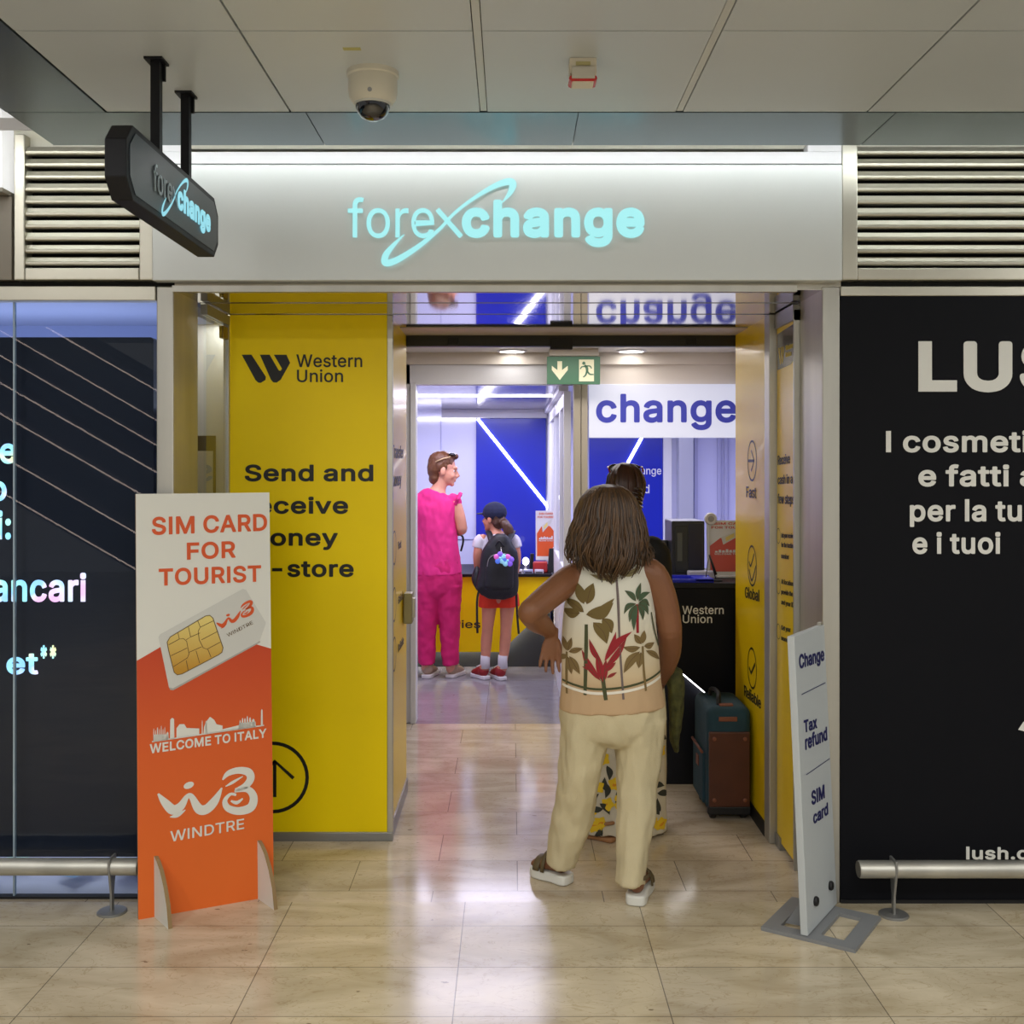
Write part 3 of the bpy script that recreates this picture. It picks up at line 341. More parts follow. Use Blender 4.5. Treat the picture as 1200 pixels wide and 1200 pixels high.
 'HS': '=b98:?:}94;G91;j93<.98<L9A<c9L<|9^=09n=<:$=F:?=H:Z=F:m=A;#=8;7<{;O<k;Z<@;n;D<):u<6:h<>:b<E:b<M:f<U:k<Z:s<`;-<g;:<i;I<j;_<h;o<d<!<^<*<W</<P<5<@<8<;<><5<F<1=*<0=2<2=:<8=@<@=B<H=><c=6<z=)=2<q=D<[=R<C=^<)=f;g=j;I=k;-=j:k=e:P=]:6=P:!=D9n=49^<x9U<`9R<E9V<(9d;i9y;R:8;A:U;5:{;*;R:z;|:n<1:f<7:`<8:W<7:O<3:J<,:C;t::;g:6;G:3;::4:{:9:g:B:[:M:W:`:R:g:M:l:E:p:=:q9_:q9S:n9L:h9H:`9F:W9J:=9T:$9d9i9u9X:29H:H9?:c97',
 'HU': '>C989k;C94;g91<.94<P9:<m9C=/9S=D9e=X9{=f:8=p:T=r:p=r=L=o=Y=k=_=d=d=Y=g<x=g<m=c<e=Y<a=L<a:w<`:h<[:]<U:R<H:E<=:?<.:9;g:5;D:9;4:>:z:K:s:T:m:`:i:w:i=L:h=T:e=Y:]=c:R=g9s=g9f=c9]=Y9X=L9X:p9[:T9d::9u9x:+9f:B9Q:]9D:z9:',
 'Ha': '=19:9g:M94:k91;(92;G99;]9C;f9;;p97<N97<V99<[9<<d9F<g9P<g;K<e;d<`;y<V<0<><K<,<V;Z<f;0<k:v<j:N<c:*<U9r<H9b<:9U<+9K;t9I;l9J;b9N;Y9S;S9];O:0;D:-;A9w;;9j;49];+9O:w9G:j9A:W9?:B9B:-9G9v9T9a9b9R9r9F:.9<9G:n:2:[:5:S:8:N:=:M:?:O:E:S:H:^:M;!:R;W:Y;W:R;T:J;N:B;G:<;5:4:v:19B:P;K:O;K:P;N:[;]:n;g:v;i;0;k;E;i;R;b;W;Y;J;U',
 'Hc': '=7989}:w94;;91;k96<?9I<e9i<o9v<t:$<|:8<}:?<{:G<w:O<q:T<j:X<4:d<*:c;{:^;u:W;k:E;`:;;P:4;;:2;+:3:|:5:o:<:a:G:Y:T:T:b:R:m:R;,:U;<:_;P:d;V:o;`:y;f;+;i;8;j;R;f;`;a;k;V;u;D;{;><$;;<-;9<4;:<j;F<r;J<x;Q<{;[<{;g<c<5<?<R;m<e;;<k:v<h:V<a::<U:!<E9h<09Y;v9M;_9E;A9B:z9E:Z9M:=9Y:$9h9k:!9V:<9E:V9:',
 'He': '=>9:9f:y94;=91;X93;m96<:9C<O9N<]9Y<i9f<u9x=!:2=!:=<y:G<t:L<l:P<b:R<r:T<y:X=$:`=):j=(;>=!;V<u;n<i<(<]<8<L<F<<<Q<,<Z;`<g;M<j;8<k:t<h:V<b:9<T:!<E9m<59Z;y9L;[9E;>9B:z9E:Z9M:=9Y:$9h9k:!9V:<9F:Y9:9C;0:2:|:5:q:::i:?:_:H:Y:O:X:R:Y:S;y:R;k:?;Z:6;=:29B:_;R:^;S:d;Y:o;b;);i;8;j;E;i;R;f;];a;k;S;h;R',
 'Hg': '=O9:9i:i8+;88(;R8);p8-<-83<D8=<Y8J<l8]<z8s=&9/=*9I=*<K=)<S=%<Y<|<`<v<d<l<f<4<f<(<a;{<V;k<`;Z<e;E<j;.<k:o<h:S<b:9<V9|<F9h<39V;u9L;]9D;?9B:}9F:Z9M:A9Y:%9i9o9z9^:49O9Z969U909Q9*9P8}9Q8u9T8m9_8`9x8I:<87:N819I:y9*:q9,:^97:S9A:S9B:o9<;.9;;C9;;X9?;k9E;u9K;w9I;v9A;r9:;k93;^9-;M9);;9&9S;0:;:v:?:g:H:_:P:Y:X:T:f:Q:}:R;2:U;?:_;R:f;Y:o;a:y;f;+;i;8;j;H;h;R;f;^;`;e;Y;p;J;u;?;x;2;x:p;q:X;k:O;c:G;R:>;E:<',
 'Hh': '=C989p9m97:I97:S9;:]9D:`9Q:`;::b;G:g;S:q;_:y;d;0;h;J;h;U;e;`;^;f;W;i;O;k;?;k9Q;l9I;p9A;x9;<&97<b97<j9:<q9?<v9G<x9O<x;G<v;`<q;u<g<1<Y<A<G<R<4<];x<e;c<i;M<k;0<i:q<b:b<Z:`<_:`=R:[=Z:W=`:Q=d:I=g9m=g9e=f9_=c9X=]9U=W9R=O9R9O9T9G9Z9>9c99',
 'Hn': '=C989i9m97:I97:S9;:]9D:`9Q:`;::c;L:g;T:t;a;%;f;;;i;J;h;X;c;f;W;i;O;k;?;k9Q;n9D;x9;<*97<b97<j9:<r9@<v9G<x9Q<x;G<v;`<p;w<f<1<V<D<G<Q<4<];{<d;c<i;J<k;0<i:q<b:[<X:Q<c:D<f9j<f9c<d9Y<_9T<V9R<K9R9O9T9G9Z9>9c99',
}
_DEC = {c: i for i, c in enumerate(AL)}
_GC = {}
def glyph(k):
    if k not in _GC:
        s = GLYPHS[k]; v = [_DEC[s[i]]*90+_DEC[s[i+1]]-2000 for i in range(0, len(s), 2)]
        a, n = v[0], v[1]; i = 2; ps = []
        for _ in range(n):
            c = v[i]; i += 1
            ps.append([(v[i+2*j], v[i+2*j+1]) for j in range(c)]); i += 2*c
        _GC[k] = (a, ps)
    return _GC[k]
def text_curve(s, w, track=0):
    x = 0; polys = []
    for c in s:
        if c == ' ': x += 150+track; continue
        a, ps = glyph(w+c)
        for p in ps: polys.append([(x+px, py) for px, py in p])
        x += a+track
    x0 = min(p[0] for q_ in polys for p in q_); x1 = max(p[0] for q_ in polys for p in q_)
    return polys, x0, x1
def flat_mesh(polys, depth):
    cu = bpy.data.curves.new('outline', 'CURVE'); cu.dimensions = '2D'; cu.fill_mode = 'BOTH'; cu.extrude = depth
    for p in polys:
        sp = cu.splines.new('POLY'); sp.points.add(len(p)-1)
        for i, (x, y) in enumerate(p): sp.points[i].co = (x, y, 0, 1)
        sp.use_cyclic_u = True
    ob = bpy.data.objects.new('outline', cu); COL.objects.link(ob)
    dg = bpy.context.evaluated_depsgraph_get()
    me = bpy.data.meshes.new_from_object(ob.evaluated_get(dg))
    bpy.data.objects.remove(ob); bpy.data.curves.remove(cu)
    return me
def text_on(parent, s, w, pl, o, u, v, width, cap, m, depth=.0006, name='lettering', lift=.0012, track=0):
    """one line of lettering: baseline start o, reading direction u, up v, width and cap height in metres"""
    polys, x0, x1 = text_curve(s, w, track)
    sx = width/(x1-x0); sy = cap/407.0
    me = flat_mesh([[((x-x0)*sx, y*sy) for x, y in p] for p in polys], depth)
    me.name = name
    u = V(u).normalized(); v = V(v); n = u.cross(v).normalized()
    o = V(o)+n*(lift+depth)
    M = Matrix(((u.x, v.x, n.x, o.x), (u.y, v.y, n.y, o.y), (u.z, v.z, n.z, o.z), (0, 0, 0, 1)))
    me.transform(M); me.materials.clear(); me.materials.append(m)
    for p in me.polygons: p.material_index = 0
    return link(name, me, parent)
def text_px(parent, s, w, pl, a, b, cap, m, **k):
    """a, b: pixels of the baseline's ends in the photograph; cap: cap height in pixels at its start"""
    A, B = pl.hit(*a), pl.hit(*b); T = pl.hit(a[0], a[1]-cap)
    u = (B-A).normalized(); v = pl.v
    return text_on(parent, s, w, pl, A, u, v, (B-A).length, (T-A).dot(pl.v), m, **k)
def join(objs, name):
    """several flat pieces of one print become one mesh"""
    bm = bmesh.new(); mats = []
    for o in objs:
        me = o.data; idx = []
        for mm in me.materials:
            if mm not in mats: mats.append(mm)
            idx.append(mats.index(mm))
        n0 = len(bm.faces); bm.from_mesh(me); bm.faces.ensure_lookup_table()
        for f in bm.faces[n0:]: f.material_index = idx[f.material_index]
    me = bpy.data.meshes.new(name); bm.to_mesh(me); bm.free()
    for mm in mats: me.materials.append(mm)
    par = objs[0].parent
    for o in objs: bpy.data.objects.remove(o)
    return link(name, me, par)

def catmull(P, k=6, closed=False):
    n = len(P); out = []
    P = [tuple(p) for p in P]
    rng = range(n) if closed else range(n-1)
    for i in rng:
        a = P[(i-1) % n] if closed or i > 0 else P[0]; b = P[i]; c = P[(i+1) % n]
        d = P[(i+2) % n] if closed or i+2 < n else P[-1]
        for j in range(k):
            t = j/k
            out.append(tuple(.5*((2*b[e])+(-a[e]+c[e])*t+(2*a[e]-5*b[e]+4*c[e]-d[e])*t*t+(-a[e]+3*b[e]-3*c[e]+d[e])*t**3) for e in range(len(b))))
    if not closed: out.append(P[-1])
    return out

class Art:
    """printed or cut flat shapes on a plane, given in photograph pixels"""
    def __init__(s, pl, lift=.001): s.pl = pl; s.mb = MB(); s.mats = []; s.lift = lift
    def mi(s, m):
        if m not in s.mats: s.mats.append(m)
        return s.mats.index(m)
    def poly(s, pts, m, lift=None):
        s.mb.poly([s.pl.hit(x, y, s.lift if lift is None else lift) for x, y in pts], s.mi(m)); return s
    def stroke(s, pts, m, k=6, lift=None, smooth=True, closed=False):
        """pts: (x, y, width) in pixels"""
        P = catmull(pts, k, closed) if smooth else pts
        pl = s.pl; L = s.lift if lift is None else lift
        C = [(pl.ab(p[0], p[1]), p[2]*pl.mpp(p[0], p[1])*.5) for p in P]
        n = len(C); A = []; B = []
        for i in range(n):
            if closed: d = C[(i+1) % n][0]-C[i-1][0]
            else: d = C[min(i+1, n-1)][0]-C[max(i-1, 0)][0]
            d = d.normalized() if d.length > 0 else V((1, 0)); nn = V((-d.y, d.x))
            c, w_ = C[i]; a = c+nn*w_; b = c-nn*w_
            A.append(pl.at(a.x, a.y, L)); B.append(pl.at(b.x, b.y, L))
        fs = [(i, i+1, n+i+1, n+i) for i in range(n-1)]
        if closed: fs.append((n-1, 0, n, 2*n-1))
        s.mb.add(A+B, fs, s.mi(m)); return s
    def ring(s, cx, cy, r, wd, m, seg=40, lift=None):
        """circle outline: centre in pixels, radius and width in metres"""
        c = s.pl.ab(cx, cy); L = s.lift if lift is None else lift
        P = [s.pl.at(c.x+(r+e)*math.cos(2*math.pi*k/seg), c.y+(r+e)*math.sin(2*math.pi*k/seg), L) for e in (-wd/2, wd/2) for k in range(seg)]
        s.mb.add(P, [(k, (k+1) % seg, seg+(k+1) % seg, seg+k) for k in range(seg)], s.mi(m)); return s
    def disc(s, cx, cy, rx, ry, m, rot=0, seg=24, lift=None):
        c = s.pl.ab(cx, cy); k0 = s.pl.mpp(cx, cy); L = s.lift if lift is None else lift; P = []
        for k in range(seg):
            a = 2*math.pi*k/seg; x, y = rx*k0*math.cos(a), ry*k0*math.sin(a)
            P.append(s.pl.at(c.x+x*math.cos(rot)-y*math.sin(rot), c.y+x*math.sin(rot)+y*math.cos(rot), L))
        s.mb.poly(P, s.mi(m)); return s
    def build(s, name, parent): return s.mb.build(name, s.mats, parent)

# ---------- organic surfaces: overlapping closed lofts fused into one skin
def fuse(mb, name, mats, parent, voxel=.006, smooth=6, fold=None, sub=0):
    o = mb.build(name+'_src', mats)
    md = o.modifiers.new('r', 'REMESH'); md.mode = 'VOXEL'; md.voxel_size = voxel; md.use_smooth_shade = True
    if smooth:
        sm = o.modifiers.new('s', 'SMOOTH'); sm.factor = .5; sm.iterations = smooth
    dg = bpy.context.evaluated_depsgraph_get()
    me = bpy.data.meshes.new_from_object(o.evaluated_get(dg)); me.name = name
    src = o.data; bpy.data.objects.remove(o); bpy.data.meshes.remove(src)
    if fold:
        amp, sc = fold
        nr = [v.normal.copy() for v in me.vertices]
        for v, n in zip(me.vertices, nr):
            p = V((v.co.x*sc[0], v.co.y*sc[1], v.co.z*sc[2]))
            v.co += n*amp*(noise.noise(p)+.5*noise.noise(p*2.3))
    me.materials.clear()
    for mm in (mats if isinstance(mats, (list, tuple)) else [mats]): me.materials.append(mm)
    return link(name, me, parent, True)

def chain(mb, pts, seg=16, ref=(1, 0, 0), k=4, round_ends=True):
    """pts: (position, rx, ry); smooth tapered limb with rounded ends"""
    P = [tuple(p[0])+(p[1], p[2] if len(p) > 2 else p[1]) for p in pts]
    P = catmull(P, k) if len(P) > 2 else P
    if round_ends:
        a, b = V(P[0][:3]), V(P[1][:3]); d = (a-b).normalized()
        r = min(P[0][3], P[0][4])
        P = [tuple(a+d*r*.75)+(P[0][3]*.45, P[0][4]*.45), tuple(a+d*r*.4)+(P[0][3]*.82, P[0][4]*.82)]+P
        a, b = V(P[-1][:3]), V(P[-2][:3]); d = (a-b).normalized(); r = min(P[-1][3], P[-1][4]); e = P[-1]
        P = P+[tuple(a+d*r*.4)+(e[3]*.82, e[4]*.82), tuple(a+d*r*.75)+(e[3]*.45, e[4]*.45)]
    mb.tube([p[:3] for p in P], [(p[3], p[4]) for p in P], seg, 0, ref)

def head(mb, c, yaw, s=1.0, pitch=0, ears=True):
    """skull, face, nose, lips, ears; looks along +Y turned by yaw; returns a local-to-world map"""
    R = Matrix.Rotation(yaw, 3, 'Z') @ Matrix.Rotation(pitch, 3, 'X'); c = V(c)
    T = lambda p: c+R @ (V(p)*s)
    e = lambda p, r: mb.ell(T(p), [x*s for x in r], R)
    e((0, -.012, .028), (.074, .094, .083)); e((0, .028, -.03), (.061, .064, .083))
    e((0, .04, -.075), (.044, .048, .037)); e((0, .076, -.098), (.022, .018, .017))
    e((0, .08, .018), (.05, .022, .014)); e((.035, .066, -.04), (.022, .02, .022)); e((-.035, .066, -.04), (.022, .02, .022))
    e((0, .091, -.060), (.022, .012, .007)); e((0, .090, -.072), (.019, .012, .007))
    mb.tube([T((0, .086, .006)), T((0, .1, -.012)), T((0, .114, -.034)), T((0, .1, -.046))], [.007*s, .009*s, .013*s, .009*s], 10, 0)
    e((.012, .096, -.04), (.009, .011, .008)); e((-.012, .096, -.04), (.009, .011, .008))
    if ears:
        for k in (-1, 1): e((k*.075, -.006, -.018), (.011, .021, .032))
    return T, R
def eyes(T, s, parent):
    for k in (-1, 1):
        mb = MB(); mb.ell(T((k*.031, .070, -.006)), (.0095*s,)*3, None, 0)
        mb.ell(T((k*.031, .0775, -.006)), (.0055*s,)*3, None, 1)
        mb.build('eye', [M_eye, M_iris], parent, True)
def hand(mb, w, d, side, back, L=.175, curl=.3, spread=.16, thumb=1):
    """w wrist, d pointing direction, side towards the thumb, back = back-of-hand normal"""
    d = V(d).normalized(); side = V(side); side = (side-d*side.dot(d)).normalized(); back = V(back)
    back = (back-d*back.dot(d)-side*back.dot(side)).normalized(); w = V(w)
    k = L/.175
    mb.tube([w-d*.03*k, w+d*.01*k, w+d*.045*k, w+d*.085*k, w+d*.094*k], [(.024*k, .017*k), (.026*k, .016*k), (.038*k, .015*k), (.041*k, .012*k), (.034*k, .008*k)], 14, 0, side)
    for i, (off, ln) in enumerate(((.030, .066), (.010, .076), (-.011, .070), (-.031, .054))):
        p = w+d*.078*k+side*off*k; dr = (d+side*off*spread/.031).normalized(); pts = [p]; rad = [.0095*k]
        for j, fr in enumerate((.45, .3, .25)):
            a = curl*(j+.6); v = dr*math.cos(a)-back*math.sin(a)
            p = p+v*ln*fr*k*1.08; pts.append(p); rad.append((.0088, .0078, .0062)[j]*k)
        mb.tube(pts, rad, 8, 0)
    p = w+d*.022*k+side*.022*k; a = (d*.75+side*.75*thumb-back*.15).normalized()
    mb.tube([p, p+a*.03*k, p+a*.055*k+d*.006*k, p+a*.07*k+d*.018*k], [.014*k, .0115*k, .0095*k, .007*k], 8, 0)

def drape(shapes, target, mats, name, parent, y_from, lift=.0016, step=.012):
    """prints a flat pattern onto the cloth of target, straight through from the side it is seen from"""
    bm0 = bmesh.new(); bm0.from_mesh(target.data); bv = BVHTree.FromBMesh(bm0)
    bm = bmesh.new()
    for li, (pts, mi) in enumerate(shapes):
        b2 = bmesh.new()
        vs = [b2.verts.new((x, 0, z)) for x, z in pts]
        try: f = b2.faces.new(vs)
        except ValueError: b2.free(); continue
        bmesh.ops.triangulate(b2, faces=b2.faces[:])
        for _ in range(4):
            es = [e for e in b2.edges if e.calc_length() > step]
            if not es: break
            bmesh.ops.subdivide_edges(b2, edges=es, cuts=1); bmesh.ops.triangulate(b2, faces=b2.faces[:])
        mp = {}
        for v in b2.verts:
            h = bv.ray_cast(V((v.co.x, y_from, v.co.z)), V((0, 1, 0)), 1.2)
            if h[0] is not None: mp[v] = bm.verts.new(h[0]+h[1]*(lift+.00025*(li % 5)))
        for f in b2.faces:
            if all(v in mp for v in f.verts):
                ys = [mp[v].co.y for v in f.verts]
                if max(ys)-min(ys) < .06:
                    nf = bm.faces.new([mp[v] for v in f.verts]); nf.material_index = mi
        b2.free()
    bm0.free()
    bmesh.ops.recalc_face_normals(bm, faces=bm.faces)
    me = bpy.data.meshes.new(name); bm.to_mesh(me); bm.free()
    for m in mats: me.materials.append(m)
    return link(name, me, parent, True)
def leaf(b, t, w, n=7, bend=0):
    """pointed leaf outline from base to tip"""
    b = V(b); t = V(t); d = t-b; nn = V((-d.y, d.x)).normalized(); L = []; R = []
    for i in range(1, n):
        s = i/n; h = w*.5*math.sin(math.pi*s**.85)
        c = b+d*s+nn*bend*math.sin(math.pi*s)
        L.append(tuple(c+nn*h)); R.append(tuple(c-nn*h))
    return [tuple(b)]+L+[tuple(t)]+R[::-1]
def strip(pts, w):
    P = [V(p) for p in pts]; A = []; B = []
    for i, p in enumerate(P):
        d = (P[min(i+1, len(P)-1)]-P[max(i-1, 0)]).normalized(); n = V((-d.y, d.x))
        A.append(tuple(p+n*w/2)); B.append(tuple(p-n*w/2))
    return A+B[::-1]
def strands(guides, name, m, parent, seg=5, r0=.006, r1=.0015):
    mb = MB()
    for g in guides:
        n = len(g)
        mb.tube(g, [r0*min(1, (i+1)/2)+(r1-r0)*(i/(n-1))**2 for i in range(n)], seg)
    return mb.build(name, m, parent, True)
# ------------------------------------------------------------------ materials
def steel(name, col=S(190, 188, 180), rough=.46, st=(1, 1, .12)):
    return mat(name, col, rough, .8, bump=.06, bscale=22, var=.10, vscale=9, stretch=st)
M_steel = steel('brushed steel'); M_alu = mat('satin aluminium', S(196, 192, 178), .38, .85, var=.05, vscale=4)
M_slat = mat('champagne aluminium slats', S(190, 186, 170), .42, .7, var=.04, vscale=5)
M_dark = mat('dark void', S(22, 22, 18), .9)
M_black = mat('black powder coat', S(14, 15, 21), .5, 0, spec=.3, bump=.03, bscale=300)
M_fascia = mat('silver fascia sheet', S(206, 209, 207), .36, .2, var=.02, vscale=2)
M_ceil = mat('grey lacquered ceiling panel', S(200, 207, 213), .42, .12, var=.03, vscale=1.5)
M_band = mat('bluish steel edge panel', S(112, 126, 136), .26, .8, var=.03, vscale=2)
M_joint = mat('white joint profile', S(205, 208, 205), .4, .2)
M_yel = mat('yellow vinyl', S(255, 224, 0), .4, 0, spec=.25, bump=.01, bscale=200)
M_yelg = mat('glossy yellow film', S(244, 208, 0), .3, 0, spec=.4, coat=.06)
M_ink = mat('black print', S(18, 18, 20), .45)
M_inkfaint = mat('grey brown print', S(92, 80, 40), .4)
M_white = mat('white lacquer', S(222, 222, 226), .4)
M_lilac = mat('white wall tinted by blue bounce', S(206, 208, 238), .35)  # blue bounce light on the shop walls is put into this base colour
M_blue = mat('royal blue film', S(32, 46, 176), .25, coat=.15)
M_navy = mat('navy print', S(30, 32, 90), .5)
M_signblue = mat('blue sign print', S(62, 70, 190), .5)
M_hoard = mat('matt black board', S(16, 17, 22), .6, spec=.12, bump=.015, bscale=60)
M_offw = mat('warm white print', S(222, 222, 216), .6)
M_mirror = mat('polished steel soffit', S(205, 200, 190), .05, 1)
M_grey = mat('grey painted metal', S(130, 132, 134), .5)
M_rub = mat('black rubber', S(18, 18, 20), .6)
M_alubr = mat('grey anodised profile', S(150, 150, 148), .35, .6)
M_cyan = glow('cyan lit acrylic', (.36, .86, .88, 1), .80, .06)
M_cyan2 = glow('cyan lit acrylic small', (.30, .74, .86, 1), .75, .06)
M_led = glow('white light strip', (1, .97, .9, 1), 7)
M_ledc = glow('white slot strip', (.95, 1, .98, 1), 15)
M_cylet = mat('unlit silver letters', S(150, 164, 174), .4, .2)

def marble(name, c0, c1, joint, off, wd, hd, rough, ox=0, oy=0):
    m = bpy.data.materials.new(name); m.use_nodes = True
    nt = m.node_tree; b = nt.nodes['Principled BSDF']; N = nt.nodes.new; L = nt.links.new
    tc = N('ShaderNodeTexCoord'); mp = N('ShaderNodeMapping'); mp.inputs['Location'].default_value = (ox, oy, 0)
    L(tc.outputs['Object'], mp.inputs[0])
    br = N('ShaderNodeTexBrick'); br.offset = off; br.offset_frequency = 2; br.inputs['Scale'].default_value = 1
    br.inputs['Brick Width'].default_value = wd; br.inputs['Row Height'].default_value = hd
    br.inputs['Mortar Size'].default_value = .0018; br.inputs['Mortar Smooth'].default_value = .2; br.inputs['Bias'].default_value = 0
    br.inputs['Color1'].default_value = (.92, .92, .92, 1); br.inputs['Color2'].default_value = (1.06, 1.04, 1.0, 1)
    br.inputs['Mortar'].default_value = (joint, joint, joint, 1)
    L(mp.outputs[0], br.inputs['Vector'])
    n1 = N('ShaderNodeTexNoise'); n1.inputs['Scale'].default_value = 2.2; n1.inputs['Detail'].default_value = 9; n1.inputs['Distortion'].default_value = 1.2
    mp2 = N('ShaderNodeMapping'); mp2.inputs['Scale'].default_value = (1, 2.2, 1); L(tc.outputs['Object'], mp2.inputs[0]); L(mp2.outputs[0], n1.inputs['Vector'])
    r1 = N('ShaderNodeValToRGB'); r1.color_ramp.elements[0].position = .32; r1.color_ramp.elements[1].position = .68
    r1.color_ramp.elements[0].color = c0; r1.color_ramp.elements[1].color = c1; L(n1.outputs[0], r1.inputs[0])
    n2 = N('ShaderNodeTexNoise'); n2.inputs['Scale'].default_value = 5; n2.inputs['Detail'].default_value = 8; n2.inputs['Distortion'].default_value = 2.5
    L(mp2.outputs[0], n2.inputs['Vector'])
    r2 = N('ShaderNodeValToRGB'); e = r2.color_ramp.elements
    e[0].position = .485; e[0].color = (1, 1, 1, 1); e[1].position = .515; e[1].color = (1, 1, 1, 1)
    k = e.new(.5); k.color = (.80, .75, .68, 1); L(n2.outputs[0], r2.inputs[0])
    n3 = N('ShaderNodeTexNoise'); n3.inputs['Scale'].default_value = 17; n3.inputs['Detail'].default_value = 3; L(mp2.outputs[0], n3.inputs['Vector'])
    r3 = N('ShaderNodeValToRGB'); e = r3.color_ramp.elements
    e[0].position = .24; e[0].color = (.35, .3, .26, 1); e[1].position = .28; e[1].color = (1, 1, 1, 1); L(n3.outputs[0], r3.inputs[0])
    def mul(a, c):
        x = N('ShaderNodeMix'); x.data_type = 'RGBA'; x.blend_type = 'MULTIPLY'; x.inputs[0].default_value = 1
        L(a, x.inputs[6]); L(c, x.inputs[7]); return x.outputs[2]
    o = mul(mul(mul(r1.outputs[0], r2.outputs[0]), r3.outputs[0]), br.outputs['Color'])
    L(o, b.inputs['Base Color'])
    rr = N('ShaderNodeMapRange'); rr.inputs[3].default_value = rough*.75; rr.inputs[4].default_value = rough*1.3
    L(n1.outputs[0], rr.inputs[0]); L(rr.outputs[0], b.inputs['Roughness'])
    bp = N('ShaderNodeBump'); bp.inputs['Strength'].default_value = .25; bp.inputs['Distance'].default_value = .002
    L(br.outputs['Fac'], bp.inputs['Height']); bp.invert = True; L(bp.outputs[0], b.inputs['Normal'])
    return m
M_floor = marble('polished beige marble', S(182, 168, 140), S(218, 206, 181), .36, 0, .61, .30, .15, ox=.165, oy=-.05)
M_floor2 = marble('polished beige marble running bond', S(180, 165, 142), S(216, 203, 182), .36, .5, .61, .30, .13, ox=-.02, oy=-.05)
M_floor3 = marble('grey shop tile', S(138, 134, 140), S(152, 148, 154), .5, 0, .62, .62, .13, ox=.16, oy=.25)

# ------------------------------------------------------------------ floor, ceiling, walls
YF = 3.84
def slab(name, m, x0, x1, y0, y1, z0=-.1, z1=0):
    mb = MB(); mb.box(x0, x1, y0, y1, z0, z1); return struct(mb.build(name, m))
slab('floor', M_floor, -7, 6, -8, 3.85)
slab('floor_passage', M_floor2, -7, 6, 3.85, 6.5)
slab('floor_shop', M_floor3, -1.6, 2.4, 6.5, 9.9)
# ceiling: square lacquered panels between thin gaps, the wider white profiles, a steel edge strip all round
HC = 2.60; YC = 3.28; XI = -1.217
mb = MB()
xs = [XI, -.665, -.085, .502, 1.066, 1.63, 2.2, 2.8, 3.4, 4.0]
ys = [YC, 2.667, 2.06, 1.45, .84, .23, -.4, -1.0, -1.6, -2.2, -2.8, -3.4, -4.0]
for i in range(len(xs)-1):
    for j in range(len(ys)-1):
        g0 = .012 if i in (2, 3) else .003; g1 = .012 if i in (1, 2) else .003
        mb.box(xs[i]+g0, xs[i+1]-g1, ys[j+1]+.002, ys[j]-.003, HC, HC+.02, 0)
for i in (2, 3):
    mb.box(xs[i]-.0095, xs[i]+.0095, -4, YC-.005, HC+.002, HC+.016, 1)
mb.box(XI-.1, 4.1, -4.1, YC+.1, HC+.03, HC+.06, 2)
struct(mb.build('ceiling', [M_ceil, M_joint, M_dark]))
mb = MB()
cuts = [-1.52, -.62, .2, 1.155, 2.4, 4.2]
for a, b in zip(cuts[:-1], cuts[1:]):
    mb.box(a+.0015, b-.0015, YC+.006, 3.62, HC, HC+.025)
for a, b in ((-4.0, .9), (.9, 2.2), (2.2, YC+.003)):
    mb.box(-1.52, XI-.005, a+.0015, b-.0015, HC, HC+.025)
struct(mb.build('ceiling_edge', M_band))
mb = MB(); mb.box(-7, 6, -8, 3.9, 3.3, 3.4)
struct(mb.build('ceiling_void', mat('grey concrete', S(120, 118, 112), .8, var=.1, vscale=3)))  # plain mid grey, varied at random
# wall above and behind the shopfront; shop shell
mb = MB()
mb.box(-7, 6, YF+.03, YF+.12, 2.66, 3.3)
mb.box(-7, -1.26, YF+.2, YF+.25, 2.16, 2.66); mb.box(1.15, 6, YF+.2, YF+.25, 2.16, 2.66)
mb.box(-1.26, 1.15, YF+.12, YF+.17, 2.2, 2.66)
struct(mb.build('wall_front', mat('pale wall paint', S(206, 202, 186), .6)))
def wall(name, m, *b):
    mb = MB(); mb.box(*b); return struct(mb.build(name, m))
wall('wall_left', M_white, -1.65, -1.6, 4.9, 9.9, 0, 2.4)
wall('wall_right', M_lilac, 2.2, 2.25, 4.9, 9.9, 0, 2.4)
wall('wall_back', M_lilac, -1.65, 2.25, 9.7, 9.75, 0, 2.4)
wall('wall_behind_window', M_dark, -7, -1.6, 4.85, 4.9, 0, 2.4)
wall('wall_behind_panel', M_dark, -1.6, -.62, 5.2, 5.25, 0, 2.4)
wall('wall_behind_board', M_dark, 1.16, 6, 4.3, 4.35, 0, 2.4)
wall('wall_beside_counter', M_white, 1.34, 1.38, 5.2, 6.5, 0, 2.3)
mb = MB(); mb.box(-1.65, 2.25, 5.19, 6.55, 2.21, 2.26); struct(mb.build('ceiling_lobby', mat('cream ceiling', S(226, 220, 214), .35)))
mb = MB(); mb.box(-1.65, 2.25, 6.62, 9.8, 2.03, 2.08); struct(mb.build('ceiling_shop', mat('glossy lilac ceiling', S(176, 176, 206), .12, .3)))
# mirror-like soffit over the entrance with its seams
mb = MB()
mb.box(-1.19, 1.16, YF+.012, 4.15, 2.157, 2.19); mb.box(-1.19, 1.16, 4.156, 4.445, 2.155, 2.19); mb.box(-1.19, 1.16, 4.452, 4.86, 2.153, 2.19); mb.box(-1.19, 1.16, 4.864, 5.14, 2.150, 2.19, 1)
mb.box(-1.3, 1.3, YF+.1, 5.2, 2.195, 2.22)  # hidden slab added above the soffit to block light
struct(mb.build('ceiling_entrance', [M_mirror, mat('beige satin strip', S(190, 180, 160), .5, .3)]))
